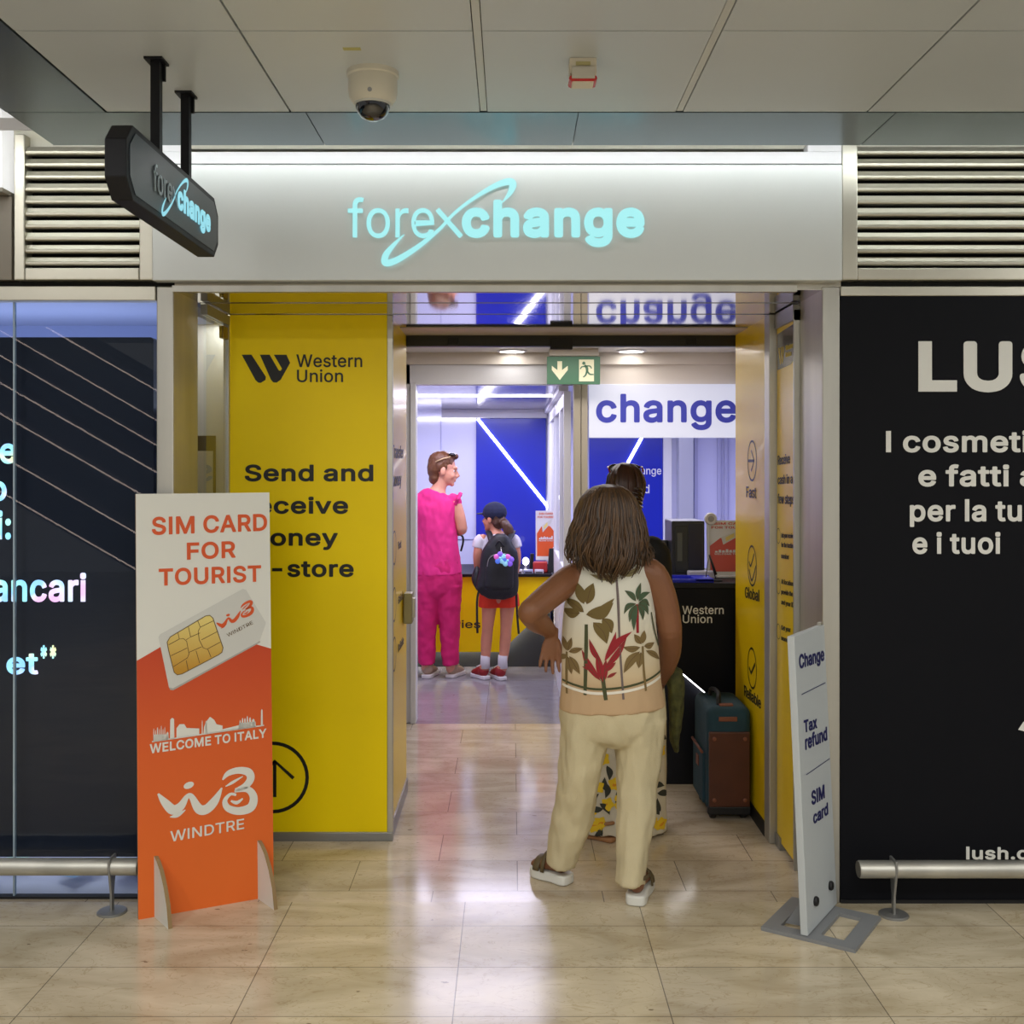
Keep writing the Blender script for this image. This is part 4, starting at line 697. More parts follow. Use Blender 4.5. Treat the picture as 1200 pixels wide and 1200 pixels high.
# steel jambs and the lintel band
for n, (a, b) in (('trim_1', (-1.25, -1.19)), ('trim_2', (1.092, 1.153))):
    mb = MB(); mb.box(a, b, YF, YF+.30, 0, 2.168); struct(mb.build(n, M_steel, bevel=.004))
mb = MB(); mb.box(-1.192, 1.0, YF-.01, YF+.02, 2.148, 2.170); struct(mb.build('trim_3', M_steel))
mb = MB()
mb.box(-3.4, -1.252, YF-.004, YF+.05, 2.118, 2.168); mb.box(1.155, 5, YF-.004, YF+.05, 2.134, 2.168)
struct(mb.build('trim_4', M_alu, bevel=.003))
mb = MB(); mb.box(-3.4, 5, YF+.02, YF+.06, 2.168, 2.186); struct(mb.build('shade_strip', M_dark))  # near-black strip paints the shade in the gap under the fascia

# ------------------------------------------------------------------ shop fascia with the lit name
pf = front(3.80)
sg = thing('fascia_sign', 'wide silver fascia with cyan lit name above the entrance', 'sign', (0, 3.82, 2.18))
mb = MB(); mb.box(-1.252, 1.149, 3.80, 3.85, 2.182, 2.586); mb.build('fascia_panel', M_fascia, sg, bevel=.003)
mb = MB(); mb.box(-1.252, 1.149, 3.806, 3.86, 2.590, 2.632); mb.box(1.03, 1.149, 3.806, 3.86, 2.632, 2.66); mb.box(-1.252, -1.14, 3.806, 3.86, 2.632, 2.66)
mb.build('top_rail', M_white, sg, bevel=.002)
def forex_logo(par, pl, X, m_thin, m_bold, depth):
    """X maps the artwork's pixels onto the photograph's; thin word, heavy word, swoosh"""
    k = X((1, 0))[0]-X((0, 0))[0]
    ob = []
    for s, wt, a, b, cap, mm in (('fore', 'R', (24, 835), (326, 835), 134, m_thin), ('change', 'H', (424, 835), (1065, 835), 131, m_bold)):
        ob.append(text_px(par, s, wt, pl, X(a), X(b), cap*k, mm, depth=depth))
    a = Art(pl, .002+2*depth)
    st = lambda P, **kk: a.stroke([X((x, y))+(w*k,) for x, y, w in P], m_bold, **kk)
    st([(222, 826, 3), (186, 862, 14), (158, 898, 22), (157, 926, 24), (200, 914, 22), (275, 866, 17), (345, 808, 12), (400, 750, 11), (470, 697, 13), (540, 656, 19), (588, 641, 25), (603, 652, 26), (592, 682, 17), (566, 714, 3)])
    a.stroke([X((338, 738))+(17*k,), X((380, 786))+(17*k,), X((422, 834))+(17*k,)], m_thin, smooth=False)
    ob.append(a.build('swoosh', par))
    return ob
lg = forex_logo(sg, pf, lambda p: (400+p[0]/3, p[1]/3), M_cyan, M_cyan, .004)
join(lg, 'lit_lettering')
# light strip hidden in the slot above the fascia
ls = MB(); ls.box(-1.9, 3.6, 3.60, 3.616, 2.655, 2.668)
tag(ls.build('slot_light', M_ledc), 'long white light strip in the slot above the fascia and grilles', 'light')
mb = MB(); mb.box(-1.9, 3.6, 3.59, 3.628, 2.668, 2.68); mb.box(-1.9, 3.6, 3.586, 3.592, 2.64, 2.68)
struct(mb.build('trim_6', M_white))

# ------------------------------------------------------------------ ventilation grilles
def grille(x0, x1, label, fl, fr):
    g = thing('louver_grille', label, 'grille', (x0, YF, 2.18))
    z0, z1 = 2.188, 2.70
    mb = MB()
    mb.box(x0, x0+fl, YF-.015, YF+.05, z0, z1); mb.box(x1-fr, x1, YF-.015, YF+.05, z0, z1); mb.box(x0+fl, x1-fr, YF-.015, YF+.05, z0, z0+.043)
    mb.build('frame', M_alu, g, bevel=.004)
    mb = MB(); k = 0
    z = z0+.052
    while z < z1-.03:
        p = [(x0+fl, YF-.004, z+.002), (x0+fl, YF-.008, z+.006), (x0+fl, YF-.008, z+.013), (x0+fl, YF-.001, z+.016), (x0+fl, YF+.006, z+.032), (x0+fl, YF+.012, z+.032), (x0+fl, YF+.04, z+.012), (x0+fl, YF+.03, z+.004)]
        mb.prism(p, (x1-fr-x0-fl, 0, 0)); z += .0432
    mb.build('slats', M_slat, g)
    mb = MB(); mb.box(x0+.01, x1-.01, YF+.05, YF+.06, z0, z1); mb.build('backing', M_dark, g)
grille(-1.745, -1.256, 'aluminium louver grille behind the hanging sign, above the dark window', .038, .05)
grille(1.156, 3.2, 'aluminium louver grille above the black advertising board', .055, .05)
n = thing('wall_box', 'white lit wall box at the left edge above the dark window', 'box', (-2.0, YF, 2.2))
mb = MB(); mb.box(-2.4, -1.765, YF-.06, YF+.05, 2.50, 2.80); mb.build('lit_face', glow('lit white acrylic', (1, 1, 1, 1), .45), n)
mb = MB(); mb.box(-2.4, -1.762, YF-.065, YF+.05, 2.485, 2.50); mb.box(-2.4, -1.755, YF-.01, YF+.05, 2.19, 2.482); mb.build('casing', mat('taupe casing', S(134, 126, 114), .5), n)

# ------------------------------------------------------------------ hanging box sign
hs = thing('hanging_sign', 'black eight-sided box sign hanging from the ceiling on two black rods', 'sign', (-.931, 2.96, 2.6))
def octo(x, y0, y1, z0, z1, c): return [(x, y0+c, z0), (x, y1-c, z0), (x, y1, z0+c), (x, y1, z1-c), (x, y1-c, z1), (x, y0+c, z1), (x, y0, z1-c), (x, y0, z0+c)]
y0, y1, z0, z1 = 2.563, 3.367, 2.172, 2.352
mb = MB(); mb.prism(octo(-.957, y0, y1, z0, z1, .045), (.052, 0, 0)); mb.build('casing', M_black, hs, bevel=.003)
mb = MB(); mb.prism(octo(-.9055, y0+.02, y1-.02, z0+.016, z1-.016, .038), (.0025, 0, 0)); mb.build('face', mat('dark tinted acrylic', S(44, 53, 60), .3, spec=.35), hs)
for y in (2.86, 3.12):
    mb = MB(); mb.box(-.943, -.919, y-.012, y+.012, z1, 2.6)
    mb.box(-.955, -.907, y-.03, y+.03, 2.594, 2.6); mb.box(-.95, -.912, y+.012, y+.02, 2.55, 2.594)
    mb.build('rod', M_black, hs)
ph = Plane((-.9035, 0, 0), (0, 1, 0), (0, 0, 1))
o_, kk = V((-.9025, 2.745, 2.232)), .515/1041
def hx(p):
    w_ = o_+V((0, (p[0]-24)*kk, (835-p[1])*kk))
    return (600+F*w_.x/w_.y, HY-F*(w_.z-EYE)/w_.y)
def logo_on(par, pl, m_thin, m_bold, depth):
    ob = [text_on(par, 'fore', 'R', pl, o_, pl.u, pl.v, 302*kk, 134*kk, m_thin, depth),
          text_on(par, 'change', 'H', pl, o_+pl.u*400*kk, pl.u, pl.v, 641*kk, 131*kk, m_bold, depth)]
    a = Art(pl, .003)
    def st(P, m_, **k2):
        pts = []
        for x, y, w_ in P:
            hx_ = hx((x, y)); pts.append((hx_[0], hx_[1], w_*kk/pl.mpp(*hx_)))
        a.stroke(pts, m_, **k2)
    st([(222, 826, 3), (186, 862, 14), (158, 898, 22), (157, 926, 24), (200, 914, 22), (275, 866, 17), (345, 808, 12), (400, 750, 11), (470, 697, 13), (540, 656, 19), (588, 641, 25), (603, 652, 26), (592, 682, 17), (566, 714, 3)], m_bold)
    st([(338, 738, 17), (422, 834, 17)], m_thin, smooth=False)
    ob.append(a.build('swoosh', par)); return ob
lg = logo_on(hs, ph, M_cylet, M_cyan2, .001)
join(lg, 'lettering')

# ------------------------------------------------------------------ ceiling camera, siren
c = thing('dome_camera', 'white dome security camera under the ceiling', 'camera', (-.376, 2.95, HC))
mb = MB(); mb.lathe((-.376, 2.95, HC), [(.07, 0), (.07, -.012), (.066, -.016), (.066, -.05), (.063, -.07), (.052, -.085), (.047, -.085)], seg=40); mb.build('housing', mat('warm white plastic', S(214, 210, 196), .4), c, 2)
mb = MB(); mb.lathe((-.376, 2.95, HC-.083), [(.047, 0), (.046, -.012), (.041, -.026), (.031, -.038), (.017, -.045), (.004, -.047)], seg=36); mb.build('dome', mat('black glossy dome', S(10, 11, 16), .05, coat=1), c, 2)
mb = MB(); mb.lathe((-.376, 2.885, HC-.067), [(.006, 0), (.006, -.004), (.004, -.005)], (0, -1, -.2), 14); mb.build('screw', M_alubr, c)
mb = MB(); mb.lathe((-.376, 2.95, HC-.082), [(.0485, .002), (.0505, 0), (.0505, -.006), (.0485, -.008)], seg=36); mb.build('ring', M_joint, c, 2)
c = thing('fire_siren', 'small white and red fire alarm siren on the ceiling', 'alarm', (.185, 2.87, HC))
mb = MB(); mb.box(.150, .220, 2.84, 2.90, HC-.042, HC); mb.box(.157, .213, 2.842, 2.894, HC-.0635, HC-.06); mb.build('body', mat('cream plastic', S(220, 212, 194), .45), c, bevel=.006)
mb = MB(); mb.box(.148, .222, 2.833, 2.902, HC-.061, HC-.046); mb.build('beacon', mat('red plastic lens', S(190, 40, 44), .25), c, bevel=.008)
mb = MB(); mb.box(.155, .215, 2.828, 2.833, HC-.0575, HC-.028); mb.build('front_plate', mat('pale grey plate', S(200, 196, 186), .4), c, bevel=.001)
mb = MB(); mb.box(.166, .204, 2.8385, 2.84, HC-.021, HC-.011); mb.build('sticker', mat('yellowed label', S(196, 186, 130), .6), c)
mb = MB(); mb.box(-.43, -.385, 2.772, 2.79, HC-.0012, HC); tag(mb.build('ceiling_sticker', mat('yellow inventory label', S(190, 186, 120), .6)), 'tiny yellow sticker on the ceiling beside the dome camera', 'sticker')

# ------------------------------------------------------------------ left display window
wn = bpy.data.objects.new('window_1', None); COL.objects.link(wn); wn.location = (-1.9, 3.9, 0); struct(wn)
M_pane = glass('window glass', (.9, .94, .98, 1), 0.0, 1.5, .0)
yw = 3.885
mb = MB(); mb.box(-1.768, -1.254, yw, yw+.01, .0, 2.118); mb.build('glass_pane', M_pane, wn)
mb = MB(); mb.box(-3.2, -1.774, yw, yw+.01, .0, 2.118); mb.build('glass_pane', M_pane, wn)
mb = MB(); mb.box(-1.774, -1.768, yw-.002, yw+.012, .0, 2.118); mb.build('glass_joint', mat('bright glass edge', S(170, 190, 205), .2, .3), wn)
mb = MB(); mb.box(-3.2, -1.254, yw-.01, yw+.02, 0, .008); mb.build('sill_profile', M_rub, wn)
mb = MB(); mb.box(-3.3, -1.24, 4.70, 4.74, 0, 2.3); struct(mb.build('wall_window_back', mat('bluish window lining', S(150, 162, 205), .5)))
mb = MB(); mb.box(-3.3, -1.27, 3.90, 4.7, 2.14, 2.18); struct(mb.build('ceiling_window', mat('bluish window soffit', S(150, 158, 190), .5)))
mb = MB(); mb.prism([(-1.252, YF+.30, 0), (-1.244, YF+.30, 0), (-1.452, 4.74, 0), (-1.462, 4.74, 0)], (0, 0, 2.3)); struct(mb.build('wall_window_side', mat('pale window cheek', S(190, 190, 196), .5)))
area('window_light', (-2.1, 4.22, 1.75), (math.pi, 0, 0), 1.7, .3, 6, (.74, .80, 1))
sd = thing('display_screen', 'large dark screen with lit letters behind the left window', 'screen', (-2.2, 3.95, .1))
ps = front(3.93)
def prr(x0, x1, z0, z1, r, y):
    P = []
    for cx, cz, a0 in ((x1-r, z1-r, 0), (x0+r, z1-r, 90), (x0+r, z0+r, 180), (x1-r, z0+r, 270)):
        for k in range(5):
            a = math.radians(a0+k*22.5); P.append((cx+r*math.cos(a), y, cz+r*math.sin(a)))
    return P
mb = MB(); mb.prism(prr(-3.2, -1.29, .13, 2.0, .012, 3.93), (0, .05, 0)); mb.build('panel', mat('dark screen surface', S(32, 37, 50), .3, spec=.25), sd)
M_rain = bpy.data.materials.new('colour-cycling lit letters'); M_rain.use_nodes = True
nt = M_rain.node_tree; b = nt.nodes['Principled BSDF']; tc = nt.nodes.new('ShaderNodeTexCoord'); wv = nt.nodes.new('ShaderNodeTexNoise'); wv.inputs['Scale'].default_value = 9
rp = nt.nodes.new('ShaderNodeValToRGB'); e = rp.color_ramp.elements; e[0].position = .3; e[0].color = (1, .35, .75, 1); e[1].position = .72; e[1].color = (1, .85, .25, 1)
for p_, c_ in ((.42, (.75, .8, 1, 1)), (.5, (.12, .55, 1, 1)), (.6, (.25, .95, .9, 1))): k = e.new(p_); k.color = c_
nt.links.new(tc.outputs['Object'], wv.inputs['Vector']); nt.links.new(wv.outputs[0], rp.inputs[0]); nt.links.new(rp.outputs[0], b.inputs['Emission Color']); b.inputs['Emission Strength'].default_value = .9
ob = [text_px(sd, s, 'B', ps, a, b_, cap, M_rain, depth=.001) for s, a, b_, cap in (
    ('e', (0, 543), (19, 543), 30), ('o', (-12, 587), (8, 587), 30), ('i:', (-3, 632), (13, 632), 33), ('ancari', (-9, 705), (101, 705), 33), ('et', (8, 790), (45, 790), 26), ('**', (48, 782), (66, 782), 26))]
join(ob, 'lit_lettering')
lf = MB()
rnd = random.Random(3)
for i in range(26):
    x = -3.0+1.75*rnd.random(); y = 3.95+.5*rnd.random(); a = rnd.random()*3; s_ = .05+.05*rnd.random()
    ca, sa = math.cos(a), math.sin(a)
    P = [V((x+ca*i_*s_-sa*j_*s_*.7, y+sa*i_*s_+ca*j_*s_*.7, .012+.003*(i % 7)+.03*rnd.random())) for i_, j_ in ((-1, -1), (1, -1), (1, 1), (-1, 1))]
    lf.quad(*P, m=i % 4)
tag(lf.build('window_litter', [mat('paper '+n_, c_, .5) for n_, c_ in (('white', S(214, 220, 236)), ('lilac', S(170, 170, 220)), ('pale blue', S(150, 190, 225)), ('mint', S(180, 215, 200)))]), 'loose pale paper scraps lying along the bottom of the left window', 'paper', kind='stuff')
mb = MB(); mb.box(-3.2, -1.27, 3.9, 4.7, 0, .006); struct(mb.build('floor_window', mat('pale window floor', S(190, 190, 210), .3)))
area('window_light', (-2.2, 4.3, .11), (0, 0, 0), 1.6, .3, 2.0, (.8, .85, 1))

# ------------------------------------------------------------------ escalators of the concourse opposite (seen in the window's reflection)
M_esc = mat('dark escalator cladding', S(60, 62, 70), .35, .4); M_escl = glow('lit balustrade strip', (1, .80, .70, 1), 4.2)
def escalator(y, zoff, label, lines):
    g = thing('escalator', label, 'escalator', (-5, y, 0))
    sl = -.573                                   # falls towards +X
    def z(x, dz): return zoff+dz+(x+4.9)*sl
    X0, X1 = -8.2, -3.2
    for sgn in (0, 1):
        yy = y-1.0*sgn
        mb = MB(); mb.prism([(X0, yy, z(X0, -.42)), (X1, yy, z(X1, -.42)), (X1, yy, z(X1, .02)), (X0, yy, z(X0, .02))], (0, -.14, 0)); mb.build('truss', M_esc, g)
        mb = MB(); mb.prism([(X0, yy-.06, z(X0, .02)), (X1, yy-.06, z(X1, .02)), (X1, yy-.06, z(X1, .85)), (X0, yy-.06, z(X0, .85))], (0, -.01, 0)); mb.build('balustrade', mat('grey glass balustrade', S(70, 76, 88), .1, .2), g)
        mb = MB(); mb.tube([(X0, yy-.07, z(X0, .88)), (X1, yy-.07, z(X1, .88))], .04, 10); mb.build('handrail', M_rub, g, True)
    for i, dz in enumerate(lines):
        mb = MB(); mb.tube([(X0, y+.02, z(X0, dz)), (X1, y+.02, z(X1, dz))], .009, 8); mb.build('light_strip', M_escl, g)
escalator(-4.3, 1.20, 'nearer dark escalator with lit lines, mirrored in the left window', (.82, .48, .02, -.38))
escalator(-6.2, 1.9, 'farther dark escalator with lit lines, mirrored in the left window', (.80, .42, .1))

# ------------------------------------------------------------------ bumper rails
def rail(x0, x1, y, z, px, label, cap):
    g = thing('bumper_rail', label, 'rail', (px, y, 0))
    mb = MB(); r = .0295; seg = 24
    mb.lathe((x0, y, z), [(r*.93, 0), (r, .003), (r, x1-x0-.003), (r*.93, x1-x0)], (1, 0, 0), seg); mb.build('tube', M_steel, g, 2)
    mb = MB()
    prof = [(-.032, .036), (-.034, .0), (-.024, -.04), (-.012, -.09), (-.012, -z+.004), (.012, -z+.004), (.012, -.09), (.024, -.04), (.034, .0), (.032, .036)]
    mb.prism([(px-.004, y+a, z+b) for a, b in prof], (.008, 0, 0)); mb.build('bracket', M_alubr, g, bevel=.002)
    mb = MB(); mb.lathe((px, y, 0), [(.05, 0), (.05, .005), (.046, .008), (.014, .009)], seg=28); mb.build('foot_plate', M_alubr, g, 2)
    mb = MB(); mb.lathe((x0 if cap < 0 else x1, y, z), [(r*.92, -.001), (r*.92, .002)], (cap, 0, 0), seg); mb.build('end_cap', mat('dark end cap', S(92, 86, 76), .5), g)
rail(-3.2, -1.285, 3.76, .158, -1.377, 'stainless bumper rail in front of the left window', 1)
rail(1.185, 3.4, 3.735, .158, 1.305, 'stainless bumper rail in front of the black advertising board', -1)

# ------------------------------------------------------------------ black advertising board
bd = thing('advertising_board', 'tall matt black board with white lettering right of the entrance', 'board', (1.9, YF, 0))
mb = MB(); mb.box(1.155, 4.2, YF, YF+.03, .0, 2.134); mb.build('panel', M_hoard, bd)
pb = front(YF)
ob = [text_px(bd, s, w_, pb, a, b_, cap, M_offw) for s, w_, a, b_, cap in (
    ('LUSH', 'H', (1076, 459), (1314, 459), 59), ('I cosmetici', 'B', (1038, 530), (1238, 530), 25), ('e fatti a', 'B', (1076, 570), (1214, 570), 25),
    ('per la tua', 'B', (1066, 611), (1217, 611), 25), ('e i tuoi', 'B', (1069, 649), (1172, 649), 25), ('lush.com', 'B', (1132, 1007), (1243, 1007), 14.5))]
a = Art(pb); a.poly([(1193, 855), (1199, 846), (1206, 842), (1210, 851), (1200, 857)], M_offw); ob.append(a.build('mark', bd))
join(ob, 'lettering')
mb = MB(); mb.box(1.155, 4.2, YF-.004, YF+.02, 0, .012); mb.build('bottom_edge', M_rub, bd)
# ------------------------------------------------------------------ yellow advertising panels of the entrance
def wu_mark(a, X, m):
    a.poly([X(p) for p in ((400, 278), (437, 278), (492, 362), (490, 374), (472, 385), (463, 384), (452, 374))], m)
    a.poly([X(p) for p in ((469, 278), (506, 278), (541, 338), (548, 339), (553, 331), (522, 278), (570, 278), (584, 309), (548, 373), (533, 384), (520, 383), (511, 373))], m)
yp = thing('advertising_board', 'wide yellow money transfer panel facing the concourse, left of the doorway', 'panel', (-.83, 4.5, 0))
mb = MB(); mb.box(-1.158, -.512, 4.48, 4.50, .035, 2.153); mb.build('panel', M_yel, yp)
mb = MB(); mb.box(-.512, -.488, 4.475, 4.50, .035, 2.153); mb.build('corner_trim', M_alu, yp, bevel=.003)
mb = MB(); mb.box(-1.158, -.488, 4.470, 4.50, 0, .036); mb.build('baseboard', M_alubr, yp, bevel=.002)
pl = front(4.48); X5 = lambda p: (160+p[0]/3.243, 330+p[1]/3.243)
a = Art(pl); wu_mark(a, X5, M_ink); ob = [a.build('mark', yp)]
for s, w_, l, r_, cap in (('Western', 'M', (608, 325), (858, 325), 48), ('Union', 'M', (610, 382), (785, 382), 47)):
    ob.append(text_px(yp, s, w_, pl, X5(l), X5(r_), cap/3.243, M_ink))
for s, l, r_ in (('Send and', (287, 564), (437.5, 564)), ('receive', (288, 602), (408, 602)), ('money', (288, 639.5), (396, 639.5)), ('in-store', (288, 676), (414.5, 676))):
    ob.append(text_px(yp, s, 'B', pl, l, r_, 19.5, M_ink))
join(ob, 'lettering')
a = Art(pl); a.ring(320, 911, 40*4.48/F, .0145, M_ink)
a.stroke([(322, 934, 4), (322, 892, 4)], M_ink, smooth=False); a.stroke([(301, 914, 4), (322, 892, 4), (344, 912, 4)], M_ink, smooth=False)
a.build('arrow_symbol', yp)

sp_ = thing('advertising_board', 'narrow yellow panel on the left flank of the doorway', 'panel', (-.5, 4.85, 0))
mb = MB(); mb.box(-.56, -.4995, 4.505, 5.165, .06, 2.153); mb.build('panel', M_yelg, sp_)
mb = MB(); mb.box(-.56, -.492, 4.505, 5.17, 0, .06); mb.build('baseboard', M_alubr, sp_)
pl = Plane((-.4995, 0, 0), (0, 1, 0), (0, 0, 1))
ob = []
for s, y_, z_, wd, cp in (('Transfer', 4.55, 1.57, .46, .055), ('money', 4.55, 1.45, .36, .055), ('Fast', 4.78, 1.17, .13, .034), ('Global', 4.78, .93, .2, .034), ('Reliable', 4.78, .72, .24, .034)):
    ob.append(text_on(sp_, s, 'M', pl, (-.4995, y_, z_), pl.u, pl.v, wd, cp, M_inkfaint))
a = Art(pl)
for z_ in (1.19, .95, .74):
    P = pl; c_ = V((-.4985, 4.62, z_))
    a.ring(600+F*c_.x/c_.y, HY-F*(c_.z-EYE)/c_.y, .07, .008, M_inkfaint)
ob.append(a.build('marks', sp_)); join(ob, 'lettering')
lk = thing('lock_box', 'beige metal door lock on the edge of the left flank panel', 'lock', (-.475, 5.05, .82))
mb = MB(); mb.box(-.496, -.455, 4.98, 5.06, .815, .955); mb.build('body', mat('khaki metal', S(150, 144, 108), .4, .3), lk, bevel=.006)
mb = MB(); mb.box(-.462, -.444, 5.0, 5.045, .84, .93); mb.build('latch', M_alu, lk, bevel=.003)

# left sidelight: clamped glass door leaf in front of a pale lining
gd = thing('glass_sidelight', 'clamped clear glass leaf between the left steel jamb and the yellow panel', 'glass', (-1.165, 4.3, 0))
mb = MB(); mb.box(-1.172, -1.162, 4.15, 4.455, .02, 2.11); mb.build('glass_pane', glass('sidelight glass', (.95, .97, .96, 1), 0, 1.4, .0), gd)
mb = MB(); mb.box(-1.176, -1.158, 4.385, 4.465, 2.05, 2.10); mb.build('clamp', mat('clamp with yellow reflection', S(128, 104, 30), .3, .5), gd, bevel=.002)  # ochre tone paints the yellow panel's reflection into the clamp
mb = MB(); mb.box(-1.178, -1.156, 4.458, 4.478, 0, 2.15); mb.build('edge_post', M_steel, gd)
mb = MB(); mb.box(-1.18, -1.155, 4.14, 4.47, 2.11, 2.15); mb.build('top_rail', M_alubr, gd)
mb = MB(); mb.box(-1.46, -1.0, 4.66, 4.69, 0, 2.2); struct(mb.build('wall_sidelight', mat('greyish lining', S(214, 214, 208), .6)))
area('sidelight_fill', (-1.22, 4.58, 2.14), (0, 0, 0), .2, .1, .7, (1, .97, .92))  # added unseen lamp that brightens the lining behind the sidelight glass
nb = thing('notice_frame', 'small bronze notice frame behind the glass beside the left jamb', 'notice', (-1.31, 4.65, 1.4))
mb = MB(); mb.box(-1.36, -1.262, 4.648, 4.659, 1.395, 1.665); mb.build('frame', mat('bronze frame', S(110, 96, 60), .4, .4), nb, bevel=.002)
mb = MB(); mb.box(-1.35, -1.272, 4.646, 4.648, 1.41, 1.60); mb.build('paper', mat('cream notice paper', S(206, 198, 170), .7), nb)

yr = thing('advertising_board', 'yellow panel with round icons on the right flank of the doorway, behind the suitcase', 'panel', (1.05, 4.8, 0))
mb = MB(); mb.box(1.05, 1.16, 4.53, 5.13, .06, 2.153); mb.build('panel', M_yelg, yr)
mb = MB(); mb.box(1.045, 1.16, 4.53, 5.14, 0, .06); mb.build('baseboard', M_rub, yr)
mb = MB(); mb.box(1.046, 1.16, 4.44, 4.53, .0, 2.153); mb.build('post', M_steel, yr, bevel=.004)
pr = Plane((1.05, 0, 0), (0, -1, 0), (0, 0, 1))
a = Art(pr); R_ = .086
for cy in (540, 663, 783): a.ring(881.5, cy, R_, .009, M_ink)
a.stroke([(877, 540, 3.2), (884, 540, 3.2)], M_ink, smooth=False); a.stroke([(880.5, 528, 3), (884, 540, 3), (880.5, 552, 3)], M_ink, smooth=False)
a.stroke([(878, 782, 4), (880.5, 789, 4), (885, 778, 4)], M_ink, smooth=False)
a.stroke([(878, 658, 3), (880, 663, 3), (884, 649, 3)], M_ink); a.stroke([(878, 667, 3), (881, 680, 3), (884, 672, 3), (886, 663, 3)], M_ink)
ob = [a.build('icons', yr)]
for s, l, r_ in (('Fast', (875, 582.5), (886.5, 584)), ('Global', (873.5, 700), (890, 705)), ('Reliable', (872.5, 815), (892, 831))):
    ob.append(text_px(yr, s, 'M', pr, l, r_, 12.5, M_ink))
join(ob, 'lettering')
yd = thing('yellow_door_leaf', 'yellow filmed glass door leaf beside the right steel jamb', 'door leaf', (1.07, 4.28, 0))
mb = MB(); mb.box(1.075, 1.09, 4.155, 4.43, .03, 2.09); mb.build('leaf', M_yelg, yd)
mb = MB(); mb.box(1.07, 1.095, 4.145, 4.157, 0, 2.13); mb.build('edge_profile', M_steel, yd)
mb = MB(); mb.box(1.066, 1.1, 4.145, 4.435, 2.09, 2.15); mb.build('top_rail', M_alubr, yd)
mb = MB(); mb.box(1.068, 1.098, 4.36, 4.435, 0, .05); mb.build('bottom_clamp', M_alubr, yd)
pd_ = Plane((1.075, 0, 0), (0, -1, 0), (0, 0, 1))
M_hd = mat('dark taupe print', S(74, 66, 60), .25, coat=.4); M_gold = mat('gold print', S(214, 190, 70), .5)
a = Art(pd_, .0008); a.poly([(911, 392), (931, 379), (931, 421), (927, 427), (911, 434)], M_hd)
X7 = lambda p: (912.5+(p[0]-400)*.036, 408+(p[1]-278)*.19-(p[0]-400)*.012)
a.lift = .0016; wu_mark(a, X7, M_gold); ob = [a.build('print', yd)]
for s, l, r_ in (('Western', (921, 411), (930.5, 407)), ('Union', (921, 419), (927.5, 416.5))): ob.append(text_px(yd, s, 'M', pd_, l, r_, 6, M_gold))
for s, l, r_, cp in (('Receive', (912, 545), (926, 543), 11), ('cash in a', (912, 567.5), (929, 566.5), 10.5), ('few steps', (912, 590), (931, 591), 11),
                     ('Ask your receiver', (916, 630), (931, 631), 5.5), ('for the tracking', (916, 641), (931, 642.5), 5.5), ('number', (916, 654), (925, 655.5), 5.5),
                     ('At location', (916, 684), (930, 687), 5.5), ('provide the', (916, 696), (929.5, 699), 5.5), ('and your ID', (916, 708), (930.5, 712), 5.5),
                     ('Get your', (916, 738), (927, 741), 5.5), ('money', (916, 750), (925, 753.5), 5.5)):
    ob.append(text_px(yd, s, 'M', pd_, l, r_, cp, M_ink))
a = Art(pd_)
for cy in (628, 687, 740): a.ring(912.5, cy, .03, .003, M_ink)
ob.append(a.build('rings', yd)); join(ob, 'lettering')

# sliding door track
tr = thing('door_track', 'dark sliding door track across the top of the doorway', 'track', (.3, 5.18, 2.1))
mb = MB(); mb.box(-.5, 1.06, 5.15, 5.2, 2.10, 2.153); mb.build('rail', mat('dark bronze profile', S(52, 50, 44), .4, .5), tr, bevel=.003)
mb = MB()
for px in (531, 810): x = (px-600)*5.15/F; mb.box(x-.025, x+.025, 5.14, 5.155, 2.106, 2.14)
mb.box(.18, .285, 5.138, 5.16, 2.085, 2.138); mb.build('rollers', M_rub, tr, bevel=.003)

# ------------------------------------------------------------------ shop interior
mb = MB(); mb.box(-1.6, 2.2, 6.50, 6.60, 2.14, 2.21); mb.box(.30, 2.2, 6.53, 6.58, 2.02, 2.14)
struct(mb.build('wall_header', mat('cream bulkhead', S(224, 214, 204), .5)))
mb = MB(); mb.box(-.66, .37, 6.52, 6.62, 2.02, 2.14); struct(mb.build('trim_7', M_white, bevel=.004))
mb = MB(); mb.box(-.606, -.572, 6.50, 6.62, 0, 2.03); mb.box(-1.6, -.606, 6.52, 6.6, 0, 2.14); struct(mb.build('trim_8', M_white, bevel=.004))
mb = MB(); mb.box(.366, .408, 6.48, 6.56, 0, 2.025); mb.box(.411, .450, 6.485, 6.56, 0, 2.025); struct(mb.build('trim_9', mat('beige post', S(176, 168, 150), .45, .2), bevel=.004))
mb = MB(); mb.box(-.62, .31, 9.6, 9.7, 1.955, 2.03); mb.box(.285, .345, 6.65, 9.68, 1.99, 2.03); struct(mb.build('trim_10', M_white, bevel=.004))
mb = MB(); mb.box(-1.6, .34, 7.72, 7.745, 2.022, 2.03); tag(mb.build('ceiling_light_strip', glow('thin white light', (1, .98, 1, 1), 5)), 'thin white light strip across the ceiling over the yellow counter', 'light')
mb = MB(); mb.box(-1.2, -.318, 9.675, 9.7, 1.946, 1.953); tag(mb.build('wall_light_strip', glow('thin white wall light', (1, .96, 1, 1), 4)), 'thin white light strip along the top of the pale wall', 'light')
mb = MB(); mb.box(-.632, -.629, 9.69, 9.70, .3, 1.94); mb.box(-1.2, -.32, 9.692, 9.70, .88, .884); struct(mb.build('trim_11', mat('panel gap', S(150, 152, 200), .5)))
